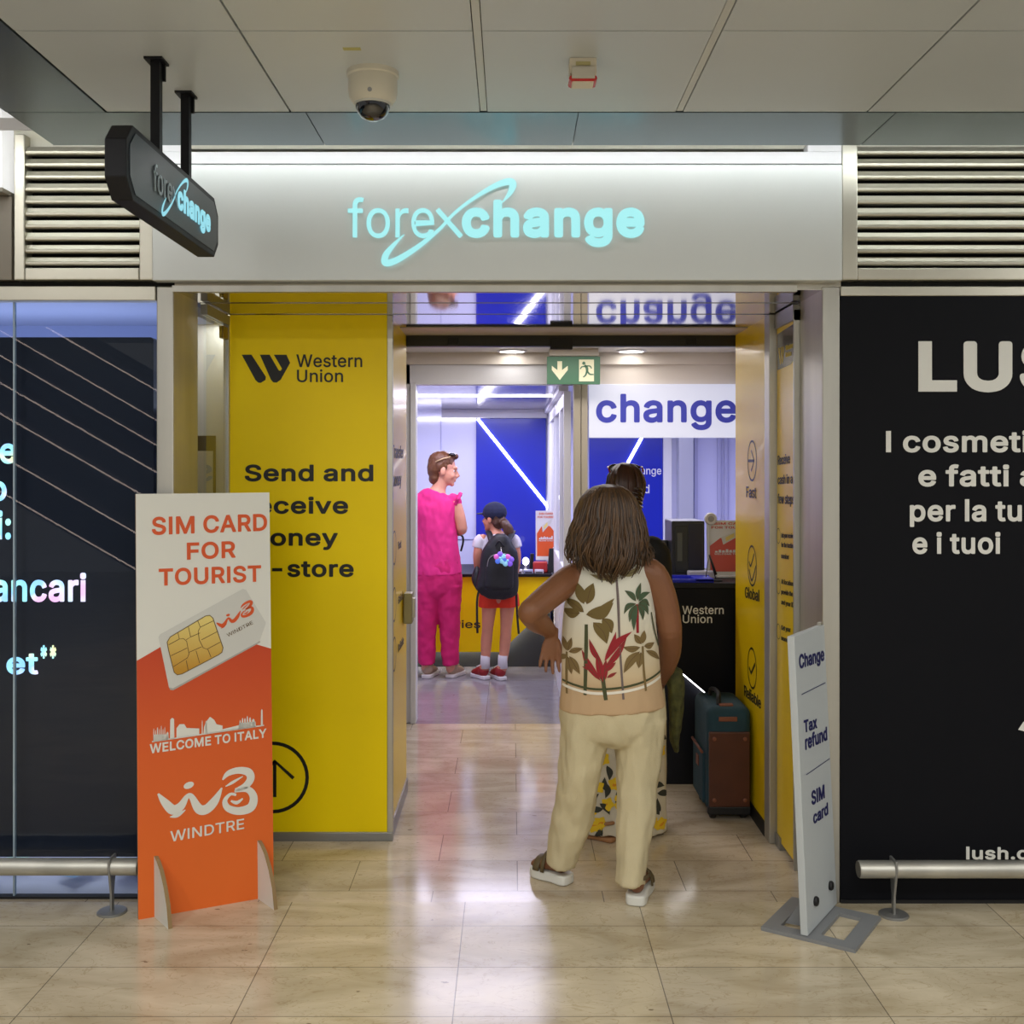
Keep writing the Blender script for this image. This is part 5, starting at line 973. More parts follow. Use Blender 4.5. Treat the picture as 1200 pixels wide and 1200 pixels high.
# blue wall panels with their slanting light bars
def blue_panel(x0, x1, z0, z1, y, label, a, b, wd):
    g = thing('blue_wall_board', label, 'panel', ((x0+x1)/2, y, z0))
    mb = MB(); mb.box(x0, x1, y-.02, y, z0, z1); mb.build('panel', M_blue, g)
    A, B = q(*a, y-.03), q(*b, y-.03); d = (B-A).normalized(); n = V((-d.z, 0, d.x))*wd
    mb = MB(); mb.prism([A+n, A-n, B-n, B+n], (0, .012, 0)); mb.build('light_bar', M_led, g)
    return g
blue_panel(-.318, .30, .0, 1.955, 9.69, 'blue wall panel with slanting light bar above the yellow counter', (560, 491), (647, 600), .012)
g = blue_panel(.684, 1.335, .0, 1.99, 9.69, 'blue wall panel with white words behind the cash desk', (752, 513), (698, 611), .012)
pl = front(9.67); ob = [text_px(g, 'exchange', 'M', pl, (727, 556), (775, 556), 9, M_white), text_px(g, 'and', 'M', pl, (741, 578), (761, 578), 10, M_white)]; join(ob, 'lettering')
mb = MB(); mb.box(1.336, 1.41, 9.64, 9.7, 0, 2.0); struct(mb.build('trim_12', M_white))
mb = MB(); mb.box(1.46, 1.585, 9.55, 9.69, 0, 2.0); struct(mb.build('trim_13', mat('mirror polished column', S(205, 208, 222), .28, .45)))
mb = MB()
for x in (1.615, 1.82, 1.88): mb.box(x, x+.03, 9.67, 9.7, 0, 2.0)
struct(mb.build('trim_14', mat('lilac pilaster', S(180, 182, 214), .4)))
# glazed partition between the two serving areas
pt = thing('glazed_partition', 'white framed glass partition running back beside the beige post', 'partition', (.33, 8, 0))
mb = MB()
for y, w_ in ((6.66, .05), (7.25, .05), (8.2, .06), (9.2, .05), (9.62, .05)): mb.box(.315, .36, y, y+w_, 0, 1.99)
mb.box(.318, .357, 6.68, 9.66, 1.9, 1.985); mb.box(.318, .357, 6.68, 9.66, 0.001, .9); mb.build('frame', M_white, pt, bevel=.003)
mb = MB(); mb.box(.334, .340, 6.7, 9.62, .9, 1.9); mb.build('glass_pane', glass('partition glass', (.92, .94, 1, 1), 0, 1.5, .04), pt)
# lit change sign
cs = thing('change_sign', 'white lit sign reading change in blue above the cash desk', 'sign', (.9, 6.5, 1.7))
mb = MB(); mb.box(.457, 1.5, 6.50, 6.525, 1.702, 2.022); mb.build('lightbox', glow('lit lilac acrylic', (.60, .66, .95, 1), .40), cs, bevel=.003)
text_px(cs, 'change', 'B', front(6.50), (698.5, 495), (863, 495), 33.5, M_signblue)
# exit sign
ex = thing('exit_sign', 'green emergency exit sign with white arrow and running figure', 'sign', (.35, 6.3, 2.16))
M_exg = mat('exit green', S(66, 112, 84), .4, emis=S(66, 112, 84), est=.12); M_exw = mat('photoluminescent cream', S(226, 224, 190), .5, emis=S(226, 224, 190), est=.15)
mb = MB(); mb.box(.2015, .508, 6.29, 6.31, 2.005, 2.165); mb.build('plate', M_exg, ex, bevel=.002)
mb = MB(); mb.box(.215, .497, 6.27, 6.36, 2.168, 2.21); mb.build('mount', mat('pale grey mount', S(198, 192, 182), .5), ex, bevel=.003)
pl = front(6.29); a = Art(pl); e1 = lambda p: (475+p[0]/6, 390+p[1]/6)
a.poly([e1(p) for p in ((1069, 200), (1102, 200), (1102, 262), (1142, 232), (1142, 262), (1086, 332), (1030, 262), (1030, 232), (1069, 262))], M_exw)
e2 = lambda p: (660+p[0]/5.714, 400+p[1]/5.714)
a.poly([e2(p) for p in ((106, 122), (206, 122), (206, 268), (106, 268))], M_exw)
a.lift = .0025
a.disc(*e2((138, 147)), 1.9, 1.9, M_exg)
st = lambda P: a.stroke([e2((x, y))+(w_/5.714,) for x, y, w_ in P], M_exg)
st([(143, 160, 15), (158, 178, 18), (160, 202, 16)]); st([(150, 166, 8), (178, 166, 8), (190, 182, 7)]); st([(146, 168, 8), (124, 172, 8), (114, 186, 7)])
st([(160, 200, 12), (178, 220, 11), (204, 222, 8)]); st([(158, 202, 12), (150, 226, 10), (134, 240, 8)])
a.build('pictogram', ex)
# downlights
M_dl = glow('downlight lens', (1, .97, .92, 1), 9)
for x, lb in ((0.0, 'round ceiling downlight left of the exit sign'), (.70, 'round ceiling downlight right of the exit sign')):
    d = thing('downlight', lb, 'light', (x, 6.4, 2.21))
    mb = MB(); mb.lathe((x, 6.4, 2.212), [(.07, 0), (.07, -.006)], seg=28); mb.build('lens', M_dl, d)
    mb = MB(); mb.lathe((x, 6.4, 2.211), [(.088, 0), (.088, -.007), (.072, -.009), (.071, 0)], seg=28); mb.build('rim', M_white, d)

# yellow counter: recessed dark base, yellow apron cut away at the right, lit edge behind it
yc = thing('yellow_counter', 'long yellow service counter with black top in front of the customers in pink', 'counter', (-.3, 8.4, 0))
mb = MB(); mb.box(-1.2, .295, 8.34, 9.0, 0, .70); mb.build('base', mat('dark glossy base', S(44, 46, 52), .35), yc)
c8 = lambda px, py: q(px, py, 8.24)
mb = MB(); mb.prism([c8(420, 676), c8(645, 676), c8(645, 708), c8(641, 712), c8(603, 748), c8(588, 764), c8(420, 764)], (0, .02, 0)); mb.build('apron', M_yel, yc)
mb = MB()
for A, B in (((420, 763), (588, 763)), ((588, 763), (641, 711))):
    A, B = q(A[0], A[1]-3.5, 8.285), q(B[0]-3, B[1]-3, 8.285); d = (B-A).normalized(); n_ = V((-d.z, 0, d.x))*.006; mb.prism([A+n_, A-n_, B-n_, B+n_], (0, .01, 0))
mb.build('light_strip', glow('counter edge light', (1, .98, .94, 1), 22), yc)
mb = MB(); mb.box(-1.2, .30, 8.2, 9.02, .70, .722); mb.build('top', M_black, yc, bevel=.003)
pl = front(8.24); ob = [text_px(yc, 'territories', 'M', pl, (484, 736), (563, 736), 9, M_ink), text_px(yc, '123', 'B', pl, (486, 718), (500, 718), 9, M_ink), text_px(yc, 'to', 'M', pl, (505, 718), (518, 718), 9, M_ink)]; join(ob, 'lettering')

# black cash desk
bc = thing('cash_desk', 'black cash desk with white lettering behind the suitcase', 'counter', (.95, 5.5, 0))
mb = MB(); mb.box(.60, 1.33, 5.27, 5.93, 0, .955); mb.build('base', mat('black base', S(20, 21, 27), .4, spec=.25), bc)
c5 = lambda px, py: q(px, py, 5.2)
mb = MB(); mb.prism([c5(740, 684), c5(905, 684), c5(905, 878), c5(794, 784), c5(794, 784.5), c5(740, 740)], (0, .02, 0)); mb.build('apron', mat('black satin apron', S(13, 14, 19), .45, spec=.15), bc)
A, B = q(770, 764, 5.238), q(905, 877, 5.238); d = (B-A).normalized(); n_ = V((-d.z, 0, d.x))*.005
mb = MB(); mb.prism([A+n_, A-n_, B-n_, B+n_], (0, .01, 0)); mb.build('light_strip', glow('desk edge light', (1, .98, 1, 1), 7), bc)
mb = MB(); mb.box(.58, 1.335, 5.18, 5.95, .955, .98); mb.build('top', M_black, bc, bevel=.003)
pl = front(5.2); ob = [text_px(bc, 'Western', 'M', pl, (799.5, 719.5), (848, 719.5), 9.5, M_offw), text_px(bc, 'Union', 'M', pl, (800, 730), (834.5, 730), 9.5, M_offw)]
a = Art(pl); X8 = lambda p: (764+(p[0]-400)*.172, 711+(p[1]-278)*.17); wu_mark(a, X8, mat('yellow print', S(244, 204, 20), .5)); ob.append(a.build('mark', bc)); join(ob, 'lettering')
# things on the cash desk
t_ = thing('money_tray', 'blue money tray on the front edge of the cash desk', 'tray', (.8, 5.25, .98))
mb = MB(); x0, x1, ya, yb = .69, .96, 5.19, 5.34
mb.box(x0, x1, ya, yb, .981, .986); mb.box(x0, x1, ya, ya+.02, .986, .998); mb.box(x0, x1, yb-.02, yb, .986, 1.003); mb.box(x0, x0+.02, ya, yb, .986, 1.0); mb.box(x1-.09, x1, ya, yb, .986, 1.0)
mb.build('tray', mat('blue plastic', S(36, 48, 200), .3), t_, bevel=.003)
def monitor(x0, x1, y, z0, z1, label, dz):
    g = thing('monitor', label, 'monitor', ((x0+x1)/2, y, .98)); cx = (x0+x1)/2
    mb = MB(); mb.box(x0, x1, y, y+.03, z0, z1); mb.build('screen_back', mat('black plastic shell', S(26, 27, 32), .4), g, bevel=.006)
    mb = MB(); mb.box(cx-.02, cx+.02, y+.03, y+.05, .99, z0+.1); mb.build('stand', M_black, g)
    mb = MB(); mb.box(cx-.05, cx+.045, y-.02, y+.12, .981, .992); mb.build('foot', M_black, g, bevel=.003)
    return g
monitor(.69, .80, 5.6, 1.0, 1.155, 'low black monitor behind the women, left on the cash desk', 0)
pc = thing('computer_tower', 'black computer case standing on the cash desk', 'computer', (.87, 5.5, .98))
mb = MB(); mb.box(.80, .965, 5.47, 5.72, .981, 1.26); mb.build('case', mat('black computer case', S(34, 36, 42), .35), pc, bevel=.006)
mb = MB(); mb.box(.815, .88, 5.464, 5.47, 1.0, 1.235); mb.build('front_bezel', mat('olive black bezel', S(46, 48, 44), .25), pc, bevel=.002)
mb = MB(); mb.box(.827, .851, 5.461, 5.464, 1.06, 1.2); mb.build('drive_cover', mat('grey green cover', S(84, 88, 78), .35), pc)
mb = MB(); mb.box(.885, .955, 5.466, 5.47, .995, 1.245); mb.build('side_panel', mat('navy black panel', S(30, 32, 54), .25), pc)
wc = thing('webcam', 'round white camera on a thin stem at the corner of the computer case', 'camera', (.98, 5.45, .98))
mb = MB(); mb.lathe((.99, 5.445, 1.272), [(.027, .012), (.031, .006), (.031, -.004), (.026, -.012), (.02, -.012)], (0, -1, 0), 28); mb.build('ring', mat('white plastic ring', S(206, 204, 206), .4), wc, 2)
mb = MB(); mb.lathe((.99, 5.445, 1.272), [(.02, .0), (.02, .011), (.013, .0125), (.004, .013)], (0, -1, 0), 24); mb.build('lens', mat('grey lens', S(150, 150, 156), .2), wc, 2)
mb = MB(); mb.box(.975, .983, 5.45, 5.46, .981, 1.27); mb.build('stem', M_white, wc)

M_or = mat('orange red print', S(214, 82, 20), .5); M_rp = mat('faded red print', S(206, 84, 72), .5); M_paper = mat('white board print', S(216, 216, 214), .55)
M_chip = ramp_mat('gold chip print', 2, [(0, S(190, 140, 40)), (1, S(226, 206, 120))], .35, 0, .83, 1.0); M_sim = mat('pale grey print', S(204, 204, 198), .5); M_line = mat('brown line print', S(98, 74, 34), .5)
def sim_stand(name, x0, x1, y, z0, z1, label, red):
    g = thing(name, label, 'display', ((x0+x1)/2, y, z0)); pl = Plane((x0, y, z0), (1, 0, 0), (0, .12, 1)); W, H = x1-x0, z1-z0
    A = lambda a_, b_, l=0: pl.at(a_*W, b_*H, l)
    mb = MB(); mb.prism([A(0, 0), A(1, 0), A(1, 1), A(0, 1)], (0, .006, 0)); mb.build('board', M_paper, g)
    mb = MB(); mb.prism([A(.1, 0, -.006), A(.9, 0, -.006), A(.5, .6, -.012)], (0, .05, 0)); mb.build('strut', M_paper, g)
    mb = MB(); mb.poly([A(*p, .001) for p in ((.06, .08), (.94, .08), (.94, .56), (.72, .68), (.5, .72), (.28, .68), (.06, .54))], 0)
    mb.poly([A(*p, .002) for p in ((.34, .56), (.76, .76), (.80, .84), (.30, .70))], 1); mb.poly([A(*p, .003) for p in ((.40, .62), (.58, .70), (.57, .77), (.39, .69))], 2)
    ob = [mb.build('print', [red, M_sim, M_chip], g)]
    for s, a_, b_, w_ in (('SIM CARD', .16, .92, .68), ('FOR TOURIST', .1, .85, .82)): ob.append(text_on(g, s, 'B', pl, A(a_, b_), pl.u, pl.v, w_*W, .042*H, red))
    ob.append(text_on(g, 'WELCOME TO ITALY', 'B', pl, A(.15, .38, .001), pl.u, pl.v, .7*W, .028*H, M_paper))
    mb = MB()
    for i in range(9): h = (.03, .05, .04, .06, .045, .05, .035, .04, .07)[i]; mb.poly([A(.16+.075*i, .42, .002), A(.225+.075*i, .42, .002), A(.22+.075*i, .42+h, .002), A(.17+.075*i, .42+h, .002)])
    ob.append(mb.build('skyline', M_paper, g)); join(ob, 'print'); return g
sim_stand('display_card', .985, 1.225, 5.5, .981, 1.262, 'white and red sales display on the cash desk beside the computer case', M_rp)
sim_stand('display_card', .185, .345, 8.5, .80, 1.185, 'tall white and red sales display on the yellow counter', M_or)
rt = thing('router_box', 'low white box lying in front of the sales display', 'box', (.97, 5.33, .98))
mb = MB(); mb.box(.87, 1.0, 5.37, 5.44, .981, 1.018); mb.build('body', mat('grey white plastic', S(188, 188, 208), .4), rt, bevel=.008)
mb = MB(); mb.box(1.01, 1.30, 5.40, 5.44, .981, .992); tag(mb.build('keyboard', mat('pale keyboard', S(196, 196, 200), .4), bevel=.003), 'pale flat keyboard edge below the sales display', 'keyboard')
es = thing('pen_holder', 'black wire pen stand with cord on the cash desk', 'pen stand', (.97, 5.3, .98))
mb = MB(); mb.tube([(.985, 5.27, .984), (.965, 5.28, 1.06), (.955, 5.285, 1.10), (.945, 5.28, 1.06), (.935, 5.27, .99)], .0022, 6); mb.build('cord', M_rub, es, True)
mb = MB(); mb.tube([(.955, 5.285, 1.105), (.985, 5.275, 1.01)], [.004, .007], 8); mb.build('pen', M_rub, es, True)
mb = MB(); mb.lathe((.985, 5.27, .981), [(.03, 0), (.03, .006), (.012, .012)], seg=20); mb.build('base', M_rub, es)
# things on the yellow counter
cr = thing('card_reader', 'small black and red card reader on the yellow counter', 'reader', (.2, 8.35, .722))
mb = MB(); mb.box(.16, .27, 8.31, 8.42, .723, .80); mb.build('body', mat('red plastic', S(180, 40, 40), .35), cr, bevel=.006)
mb = MB(); mb.prism([(.27, 8.30, .723), (.345, 8.30, .723), (.335, 8.36, .90), (.285, 8.36, .90)], (0, .04, 0)); mb.build('keypad', M_black, cr, bevel=.004)
mb = MB(); mb.prism([(.13, 8.34, .723), (.16, 8.34, .723), (.17, 8.36, .86), (.14, 8.36, .86)], (0, .05, 0)); mb.build('cradle', M_black, cr, bevel=.003)
for i, (x, c_, lb) in enumerate(((.045, S(214, 214, 226), 'white gadget box lying on the yellow counter beside the rucksack'), (.125, S(150, 156, 190), 'grey gadget box lying on the yellow counter below the card reader'), (.205, S(200, 200, 214), 'silver gadget box lying on the yellow counter in front of the red reader'))):
    b_ = thing('gadget_box', lb, 'box', (x, 8.24, .722), 'gadget boxes on the yellow counter')
    mb = MB(); mb.box(x-.034, x+.034, 8.215, 8.29, .7225, .75); mb.build('carton', mat('carton %d' % i, c_, .3), b_, bevel=.003)
    mb = MB(); mb.box(x-.026, x+.026, 8.2135, 8.215, .728, .736); mb.build('label', M_black, b_)
lp = thing('small_lamp', 'small glowing lamp ball on the yellow counter beside the rucksack', 'lamp', (.1, 8.4, .722))
mb = MB(); mb.ell((.105, 8.4, .80), (.025, .025, .03), None, 0, 18, 12); mb.build('bulb', glow('lamp ball', (1, .95, .9, 1), 6), lp, True)
mb = MB(); mb.lathe((.105, 8.4, .723), [(.02, 0), (.02, .012), (.008, .02), (.008, .05)], seg=16); mb.build('base', M_white, lp)

# ------------------------------------------------------------------ cardboard sales stand at the left
sb = thing('cardboard_stand', 'tall orange and white cardboard sales stand in front of the left jamb', 'stand', (-1.06, 3.78, 0))
pS = Plane((-1.266, 3.70, 0), (.407, .2, 0), (0, 0, 1))
nS = pS.n.copy(); pS = Plane((-1.266, 3.70, 0), (.407, .2, 0), V((0, 0, 1.44))-nS*.066)
W = .462; H = 1.442
M_card = mat('brown corrugated edge', S(150, 124, 84), .8, bump=.3, bscale=220)
mb = MB(); mb.prism([pS.at(0, .0), pS.at(W, .0), pS.at(W, H), pS.at(0, H)], pS.n*-.012); mb.build('board', [M_card], sb)
M_orange = ramp_mat('orange gradient print', 2, [(0, S(228, 106, 30)), (.5, S(218, 92, 26)), (1, S(190, 52, 18))], .5, 0, .1, 1.0)
M_wp = mat('white print ground', S(222, 222, 214), .55)
mb = MB(); mb.poly([pS.at(0, 0, .0006), pS.at(W, 0, .0006), pS.at(W, H, .0006), pS.at(0, H, .0006)]); ob = [mb.build('ground', M_wp, sb)]
a = Art(pS, .0011); top = [(165.5, 774), (190, 757), (290, 752), (318.6, 760)]
bl, br_ = pS.at(0, 0, .0011), pS.at(W, 0, .0011)
vs = [pS.hit(*p, .0011) for p in top]; vs[0] = pS.at(0, pS.ab(*top[0]).y, .0011); vs[-1] = pS.at(W, pS.ab(*top[-1]).y, .0011)
a.mb.poly([bl, br_]+vs[::-1], a.mi(M_orange))
X3 = lambda p: (170+p[0]/5.453, 680+p[1]/5.453)
a.poly([X3(p) for p in ((85, 362), (96, 345), (625, 54), (645, 62), (770, 268), (768, 284), (732, 385), (715, 398), (178, 690), (152, 684))], M_sim, .0018)
a.poly([X3(p) for p in ((152, 684), (178, 690), (715, 398), (732, 385), (735, 397), (180, 702), (160, 700))], mat('card edge print', S(170, 168, 160), .5), .0020)
chip = [(140, 395), (160, 362), (385, 228), (412, 224), (432, 240), (497, 430), (490, 460), (470, 475), (235, 598), (205, 604), (185, 588), (150, 450)]
a.poly([X3(p) for p in chip], M_chip, .0024)
ln = lambda P, wd=4: a.stroke([X3((x, y))+(wd/5.453,) for x, y in P], M_line, smooth=False, lift=.0029)
ln(chip+chip[:1], 5)
ln([(208, 330), (218, 375), (245, 372), (265, 390), (280, 470), (270, 495), (180, 552)]); ln([(150, 412), (218, 375)]); ln([(165, 482), (268, 432)]); ln([(275, 292), (290, 362), (262, 380)])
ln([(290, 362), (350, 336)]); ln([(335, 255), (352, 300), (338, 325), (345, 380), (370, 430), (395, 440), (480, 395)]); ln([(350, 300), (437, 258)]); ln([(360, 380), (465, 325)]); ln([(280, 460), (360, 425)])
ln([(325, 450), (348, 530)]); ln([(400, 440), (420, 490)]); ln([(262, 512), (275, 575)])
def w3(X, m, k):
    st = lambda P: a.stroke([X(p[:2])+(p[2]*k,) for p in P], m, lift=.0026)
    st([(100, 714, 6), (122, 742, 24), (150, 768, 32), (176, 756, 28), (197, 724, 16), (212, 724, 18), (236, 764, 30), (262, 766, 32), (290, 738, 28), (314, 694, 5)])
    st([(140, 792, 3), (165, 786, 14), (192, 768, 3)])
    a.disc(*X((203, 686)), 17*k, 11*k, m, .25, lift=.0026)
    st([(316, 668, 5), (335, 646, 18), (370, 636, 22), (402, 642, 26), (410, 664, 26), (392, 688, 22), (358, 702, 10)])
    st([(326, 690, 3), (350, 676, 10), (384, 656, 3)])
    st([(356, 706, 8), (400, 700, 20), (420, 726, 26), (410, 760, 30), (370, 772, 26), (334, 762, 22), (324, 738, 16), (342, 716, 10), (362, 718, 8)])
    st([(344, 738, 6), (364, 744, 12), (384, 730, 5)])
w3(lambda p: (150+p[0]/2.857, 680+p[1]/2.857), M_wp, 1/2.857)
w3(lambda p: X3((455+(p[0]-100)*.72, 262+(p[1]-700)*.62-(p[0]-100)*.30)), M_or, .72/5.453)
# city skyline print
sk = lambda P: a.poly([(150+x/2.857, 680+y/2.857) for x, y in P], M_wp, .0024)
bz = lambda x: 541-(x-80)*.146
sk([(80, bz(80)+1), (455, bz(455)+1), (455, bz(455)-3), (80, bz(80)-3)])
for x0, x1, h in ((84, 88, 40), (90, 94, 34), (96, 101, 42), (103, 107, 36), (109, 113, 46), (115, 119, 34), (121, 125, 40), (127, 136, 22), (140, 155, 66), (258, 264, 40), (246, 250, 44), (372, 378, 26), (380, 386, 32), (388, 394, 30), (396, 402, 36), (404, 412, 30), (414, 424, 24), (444, 451, 52)):
    sk([(x0, bz(x0)), (x1, bz(x1)), (x1-1, bz(x1)-h), ((x0+x1)/2, bz(x0)-h-6), (x0+1, bz(x0)-h)])
sk([(84, bz(84)), (136, bz(136)), (134, bz(134)-18), (86, bz(86)-24)])
sk([(162, bz(162)), (238, bz(238)), (238, bz(238)-22), (196, bz(196)-30), (188, bz(188)-44), (172, bz(172)-46), (162, bz(162)-34)])
sk([(252, bz(252)), (316, bz(316)), (316, bz(316)-20), (296, bz(296)-28), (288, bz(288)-44), (274, bz(274)-56), (260, bz(260)-40), (254, bz(254)-24)])
sk([(316, bz(316)), (372, bz(372)), (372, bz(372)-14), (316, bz(316)-8)]); sk([(370, bz(370)), (428, bz(428)), (426, bz(426)-18), (372, bz(372)-20)])
ob.append(a.build('artwork', sb))
for s, l, r_, cap, mm, w_ in (('SIM CARD', (178, 627), (313, 622), 21, M_or, 'B'), ('FOR', (219, 656), (276, 653.5), 20, M_or, 'B'), ('TOURIST', (186, 686.5), (306, 681.5), 20, M_or, 'B'),
                             ('WELCOME TO ITALY', (175.5, 883), (312, 864), 11, M_wp, 'B'), ('WINDTRE', (199.5, 986.5), (286, 971), 12.5, M_wp, 'M')):
    ob.append(text_px(sb, s, w_, pS, l, r_, cap, mm, depth=.0003, lift=.0022 if mm is M_wp else .0012))
A_, B_ = X3((528, 362)), X3((690, 278)); ud = (pS.hit(*B_)-pS.hit(*A_)).normalized()
ob.append(text_on(sb, 'WINDTRE', 'R', pS, pS.hit(*A_), ud, pS.n.cross(ud), (pS.hit(*B_)-pS.hit(*A_)).length, .0125, M_line, depth=.0002, lift=.0026))
join(ob, 'print')
for s_, nm in ((.052, 'left'), (.405, 'right')):
    P = [pS.p+pS.u*s_+pS.v*.205+pS.n*.0]; prof = [(.02, .195), (.05, .172), (.085, .125), (.112, .07), (.128, 0.0)]
    base = pS.p+pS.u*s_; nn = V((.62, -.785, 0)); sd_ = V((.785, .62, 0))
    pts = [base+V((0, 0, 0)), base+V((0, 0, .205))-nS*.0094]+[base+nn*d_+V((0, 0, z_)) for d_, z_ in prof]
    mb = MB(); mb.prism(pts, sd_*.014); o = mb.build('foot', [M_card, M_wp], sb)
    for p in o.data.polygons:
        if abs(p.normal.dot(sd_)) > .9: p.material_index = 1

# ------------------------------------------------------------------ leaning white price sign at the right
ws = thing('pavement_sign', 'tilted white sign board on a grey steel base by the right jamb', 'sign', (1.03, 3.66, 0))
tA = V((.55, .835, 0)).normalized(); nA = tA.cross(V((0, 0, 1)))
p0 = V((.957, 3.535, .015)); Hs = .967; Ws = .315
pW = Plane(p0, tA, V((0, 0, .97))-nA*.045)
M_sgn = mat('white sign board', S(190, 196, 198), .5)
mb = MB(); mb.prism([pW.at(0, 0), pW.at(Ws, 0), pW.at(Ws, Hs), pW.at(0, Hs)], pW.n*-.024); mb.build('board', M_sgn, ws, bevel=.002)
mb = MB(); mb.prism([pW.at(Ws*.93, Hs-.004, -.006), pW.at(Ws, Hs-.004, -.006), pW.at(Ws, Hs+.01, -.006), pW.at(Ws*.93, Hs+.01, -.006)], pW.n*-.012); mb.build('clip', M_alu, ws)
ob = []
for s, l, r_, cap in (('Change', (936.5, 784), (965.5, 774), 17), ('Tax', (942, 859), (957, 853), 15), ('refund', (943.5, 879), (969, 867), 17), ('SIM', (951, 944), (966, 935), 17), ('card', (953, 966), (970, 954), 15)):
    ob.append(text_px(ws, s, 'B', pW, l, r_, cap, M_navy))
a = Art(pW); a.stroke([(939, 814, 1.1), (967, 800, 1.1)], M_navy, smooth=False); a.stroke([(944.5, 908, 1.1), (972, 889, 1.1)], M_navy, smooth=False)
ob.append(a.build('rules', ws)); join(ob, 'lettering')
for ax, bx in ((.085, .085), (.245, .085)):
    mb = MB(); mb.lathe(pW.at(ax, bx), [(.015, 0), (.016, .006), (.013, .011), (.004, .012)], pW.n, 20); mb.build('knob', M_rub, ws, 2)
cb = p0+tA*Ws*.46; hx_, hy_ = .155, .152
def bp_(a_, b_, z_): return V((cb.x, cb.y, 0))+nA*a_+tA*b_+V((0, 0, z_))
mb = MB()
for a0, a1, b0, b1 in ((-hx_, -hx_+.05, -hy_, hy_), (hx_-.05, hx_, -hy_, hy_), (-hx_+.05, hx_-.05, -hy_, -hy_+.05), (-hx_+.05, hx_-.05, hy_-.05, hy_), (-.025, .03, -hy_+.05, hy_-.05)):
    mb.prism([bp_(a0, b0, 0), bp_(a1, b0, 0), bp_(a1, b1, 0), bp_(a0, b1, 0)], (0, 0, .012))
mb.build('base', M_grey, ws)
mb = MB(); mb.prism([pW.at(.03, 0, -.024), pW.at(Ws-.03, 0, -.024), pW.at(Ws-.03, .14, -.024), pW.at(.03, .14, -.024)], pW.n*-.005)
for k in (.07, .22): mb.prism([pW.at(k, 0, -.029), pW.at(k, .1, -.029), pW.at(k, 0, -.1)], tA*.006)
mb.build('bracket', M_grey, ws)

# ------------------------------------------------------------------ suitcase
su = thing('suitcase', 'teal soft suitcase with brown end panel against the yellow flank', 'suitcase', (.95, 4.9, 0))
M_teal = mat('teal canvas', S(24, 60, 74), .75, bump=.3, bscale=400, var=.15, vscale=12); M_brn = mat('brown leather panel', S(82, 42, 25), .42, bump=.1, bscale=90, var=.15, vscale=10); M_tan = mat('tan leather trim', S(128, 74, 50), .5)
sx0, sx1, sy0, sy1 = .845, 1.038, 4.73, 5.08
mb = MB(); mb.box(sx0, sx1, sy0, sy1, .03, .49); o = mb.build('body', M_teal, su, True, bevel=.035, seg=5)
mb = MB(); mb.box(sx0+.008, sx1-.008, sy0-.006, sy0+.01, .06, .385); mb.build('end_panel', M_brn, su, bevel=.005)
mb = MB(); mb.box(sx0+.004, sx1-.004, sy0-.005, sy0+.03, .025, .062); mb.build('bottom_band', M_rub, su, bevel=.006)
for i, (x, z) in enumerate(((sx0+.03, .355), (sx1-.03, .355), (sx0+.03, .09), (sx1-.03, .09))):
    mb = MB(); mb.lathe((x, sy0-.006, z), [(.009, 0), (.009, .003), (.004, .005)], (0, -1, 0), 12); mb.build('stud', M_tan, su)
mb = MB(); mb.prism([(sx0-.012, sy0+.05, .06), (sx0-.012, sy1-.05, .06), (sx0-.012, sy1-.05, .28), (sx0-.012, sy0+.05, .28)], (.02, 0, 0)); mb.build('pocket', M_teal, su, bevel=.008)
mb = MB(); mb.tube([(sx0-.014, sy0+.045, .285), (sx0-.014, sy1-.045, .285)], .006, 8); mb.build('piping', M_tan, su, True)
mb = MB(); mb.box(sx0-.016, sx0-.008, sy0+.14, sy0+.19, .2, .245); mb.build('patch', M_tan, su)
mb = MB(); mb.box(sx0+.06, sx0+.12, sy0+.03, sy0+.06, .488, .497); mb.box(sx0+.05, sx0+.13, sy0-.004, sy0+.01, .43, .45); mb.build('handle_mount', M_tan, su, bevel=.002)
mb = MB(); mb.tube(catmull([(sx0+.06, sy0+.06, .49), (sx0+.062, sy0+.07, .518), (sx0+.07, sy0+.12, .528), (sx0+.07, sy0+.2, .528), (sx0+.062, sy0+.25, .518), (sx0+.06, sy0+.26, .49)]), .010, 10); mb.build('handle', M_rub, su, True)
mb = MB()
for x in (sx0+.03, sx1-.03):
    for y in (sy0+.04, sy1-.05): mb.lathe((x-.012, y, .022), [(.02, 0), (.022, .004), (.022, .02), (.02, .024)], (1, 0, 0), 16)
mb.build('wheels', M_rub, su)
# ------------------------------------------------------------------ people
def skin(name, col): 
    m = mat(name, col, .5, bump=.04, bscale=150, var=.08, vscale=9); b = m.node_tree.nodes['Principled BSDF']
    b.inputs['Subsurface Weight'].default_value = .08; b.inputs['Subsurface Radius'].default_value = (.02, .008, .004); return m
def hairmat(name, c0, c1):
    m = bpy.data.materials.new(name); m.use_nodes = True; nt = m.node_tree; b = nt.nodes['Principled BSDF']; b.inputs['Roughness'].default_value = .42
    g = nt.nodes.new('ShaderNodeNewGeometry'); r = nt.nodes.new('ShaderNodeValToRGB'); r.color_ramp.elements[0].color = c0; r.color_ramp.elements[1].color = c1
    nt.links.new(g.outputs['Random Per Island'], r.inputs[0]); nt.links.new(r.outputs[0], b.inputs['Base Color']); return m
def cloth(name, col, bump=.15, var=.05): return mat(name, col, .85, bump=bump, bscale=350, var=var, vscale=18)
M_eye = mat('eye white', S(226, 220, 212), .2); M_iris = mat('dark iris', S(50, 36, 28), .15)
M_lens = mat('dark sunglass lens', S(20, 16, 16), .08, coat=.5)

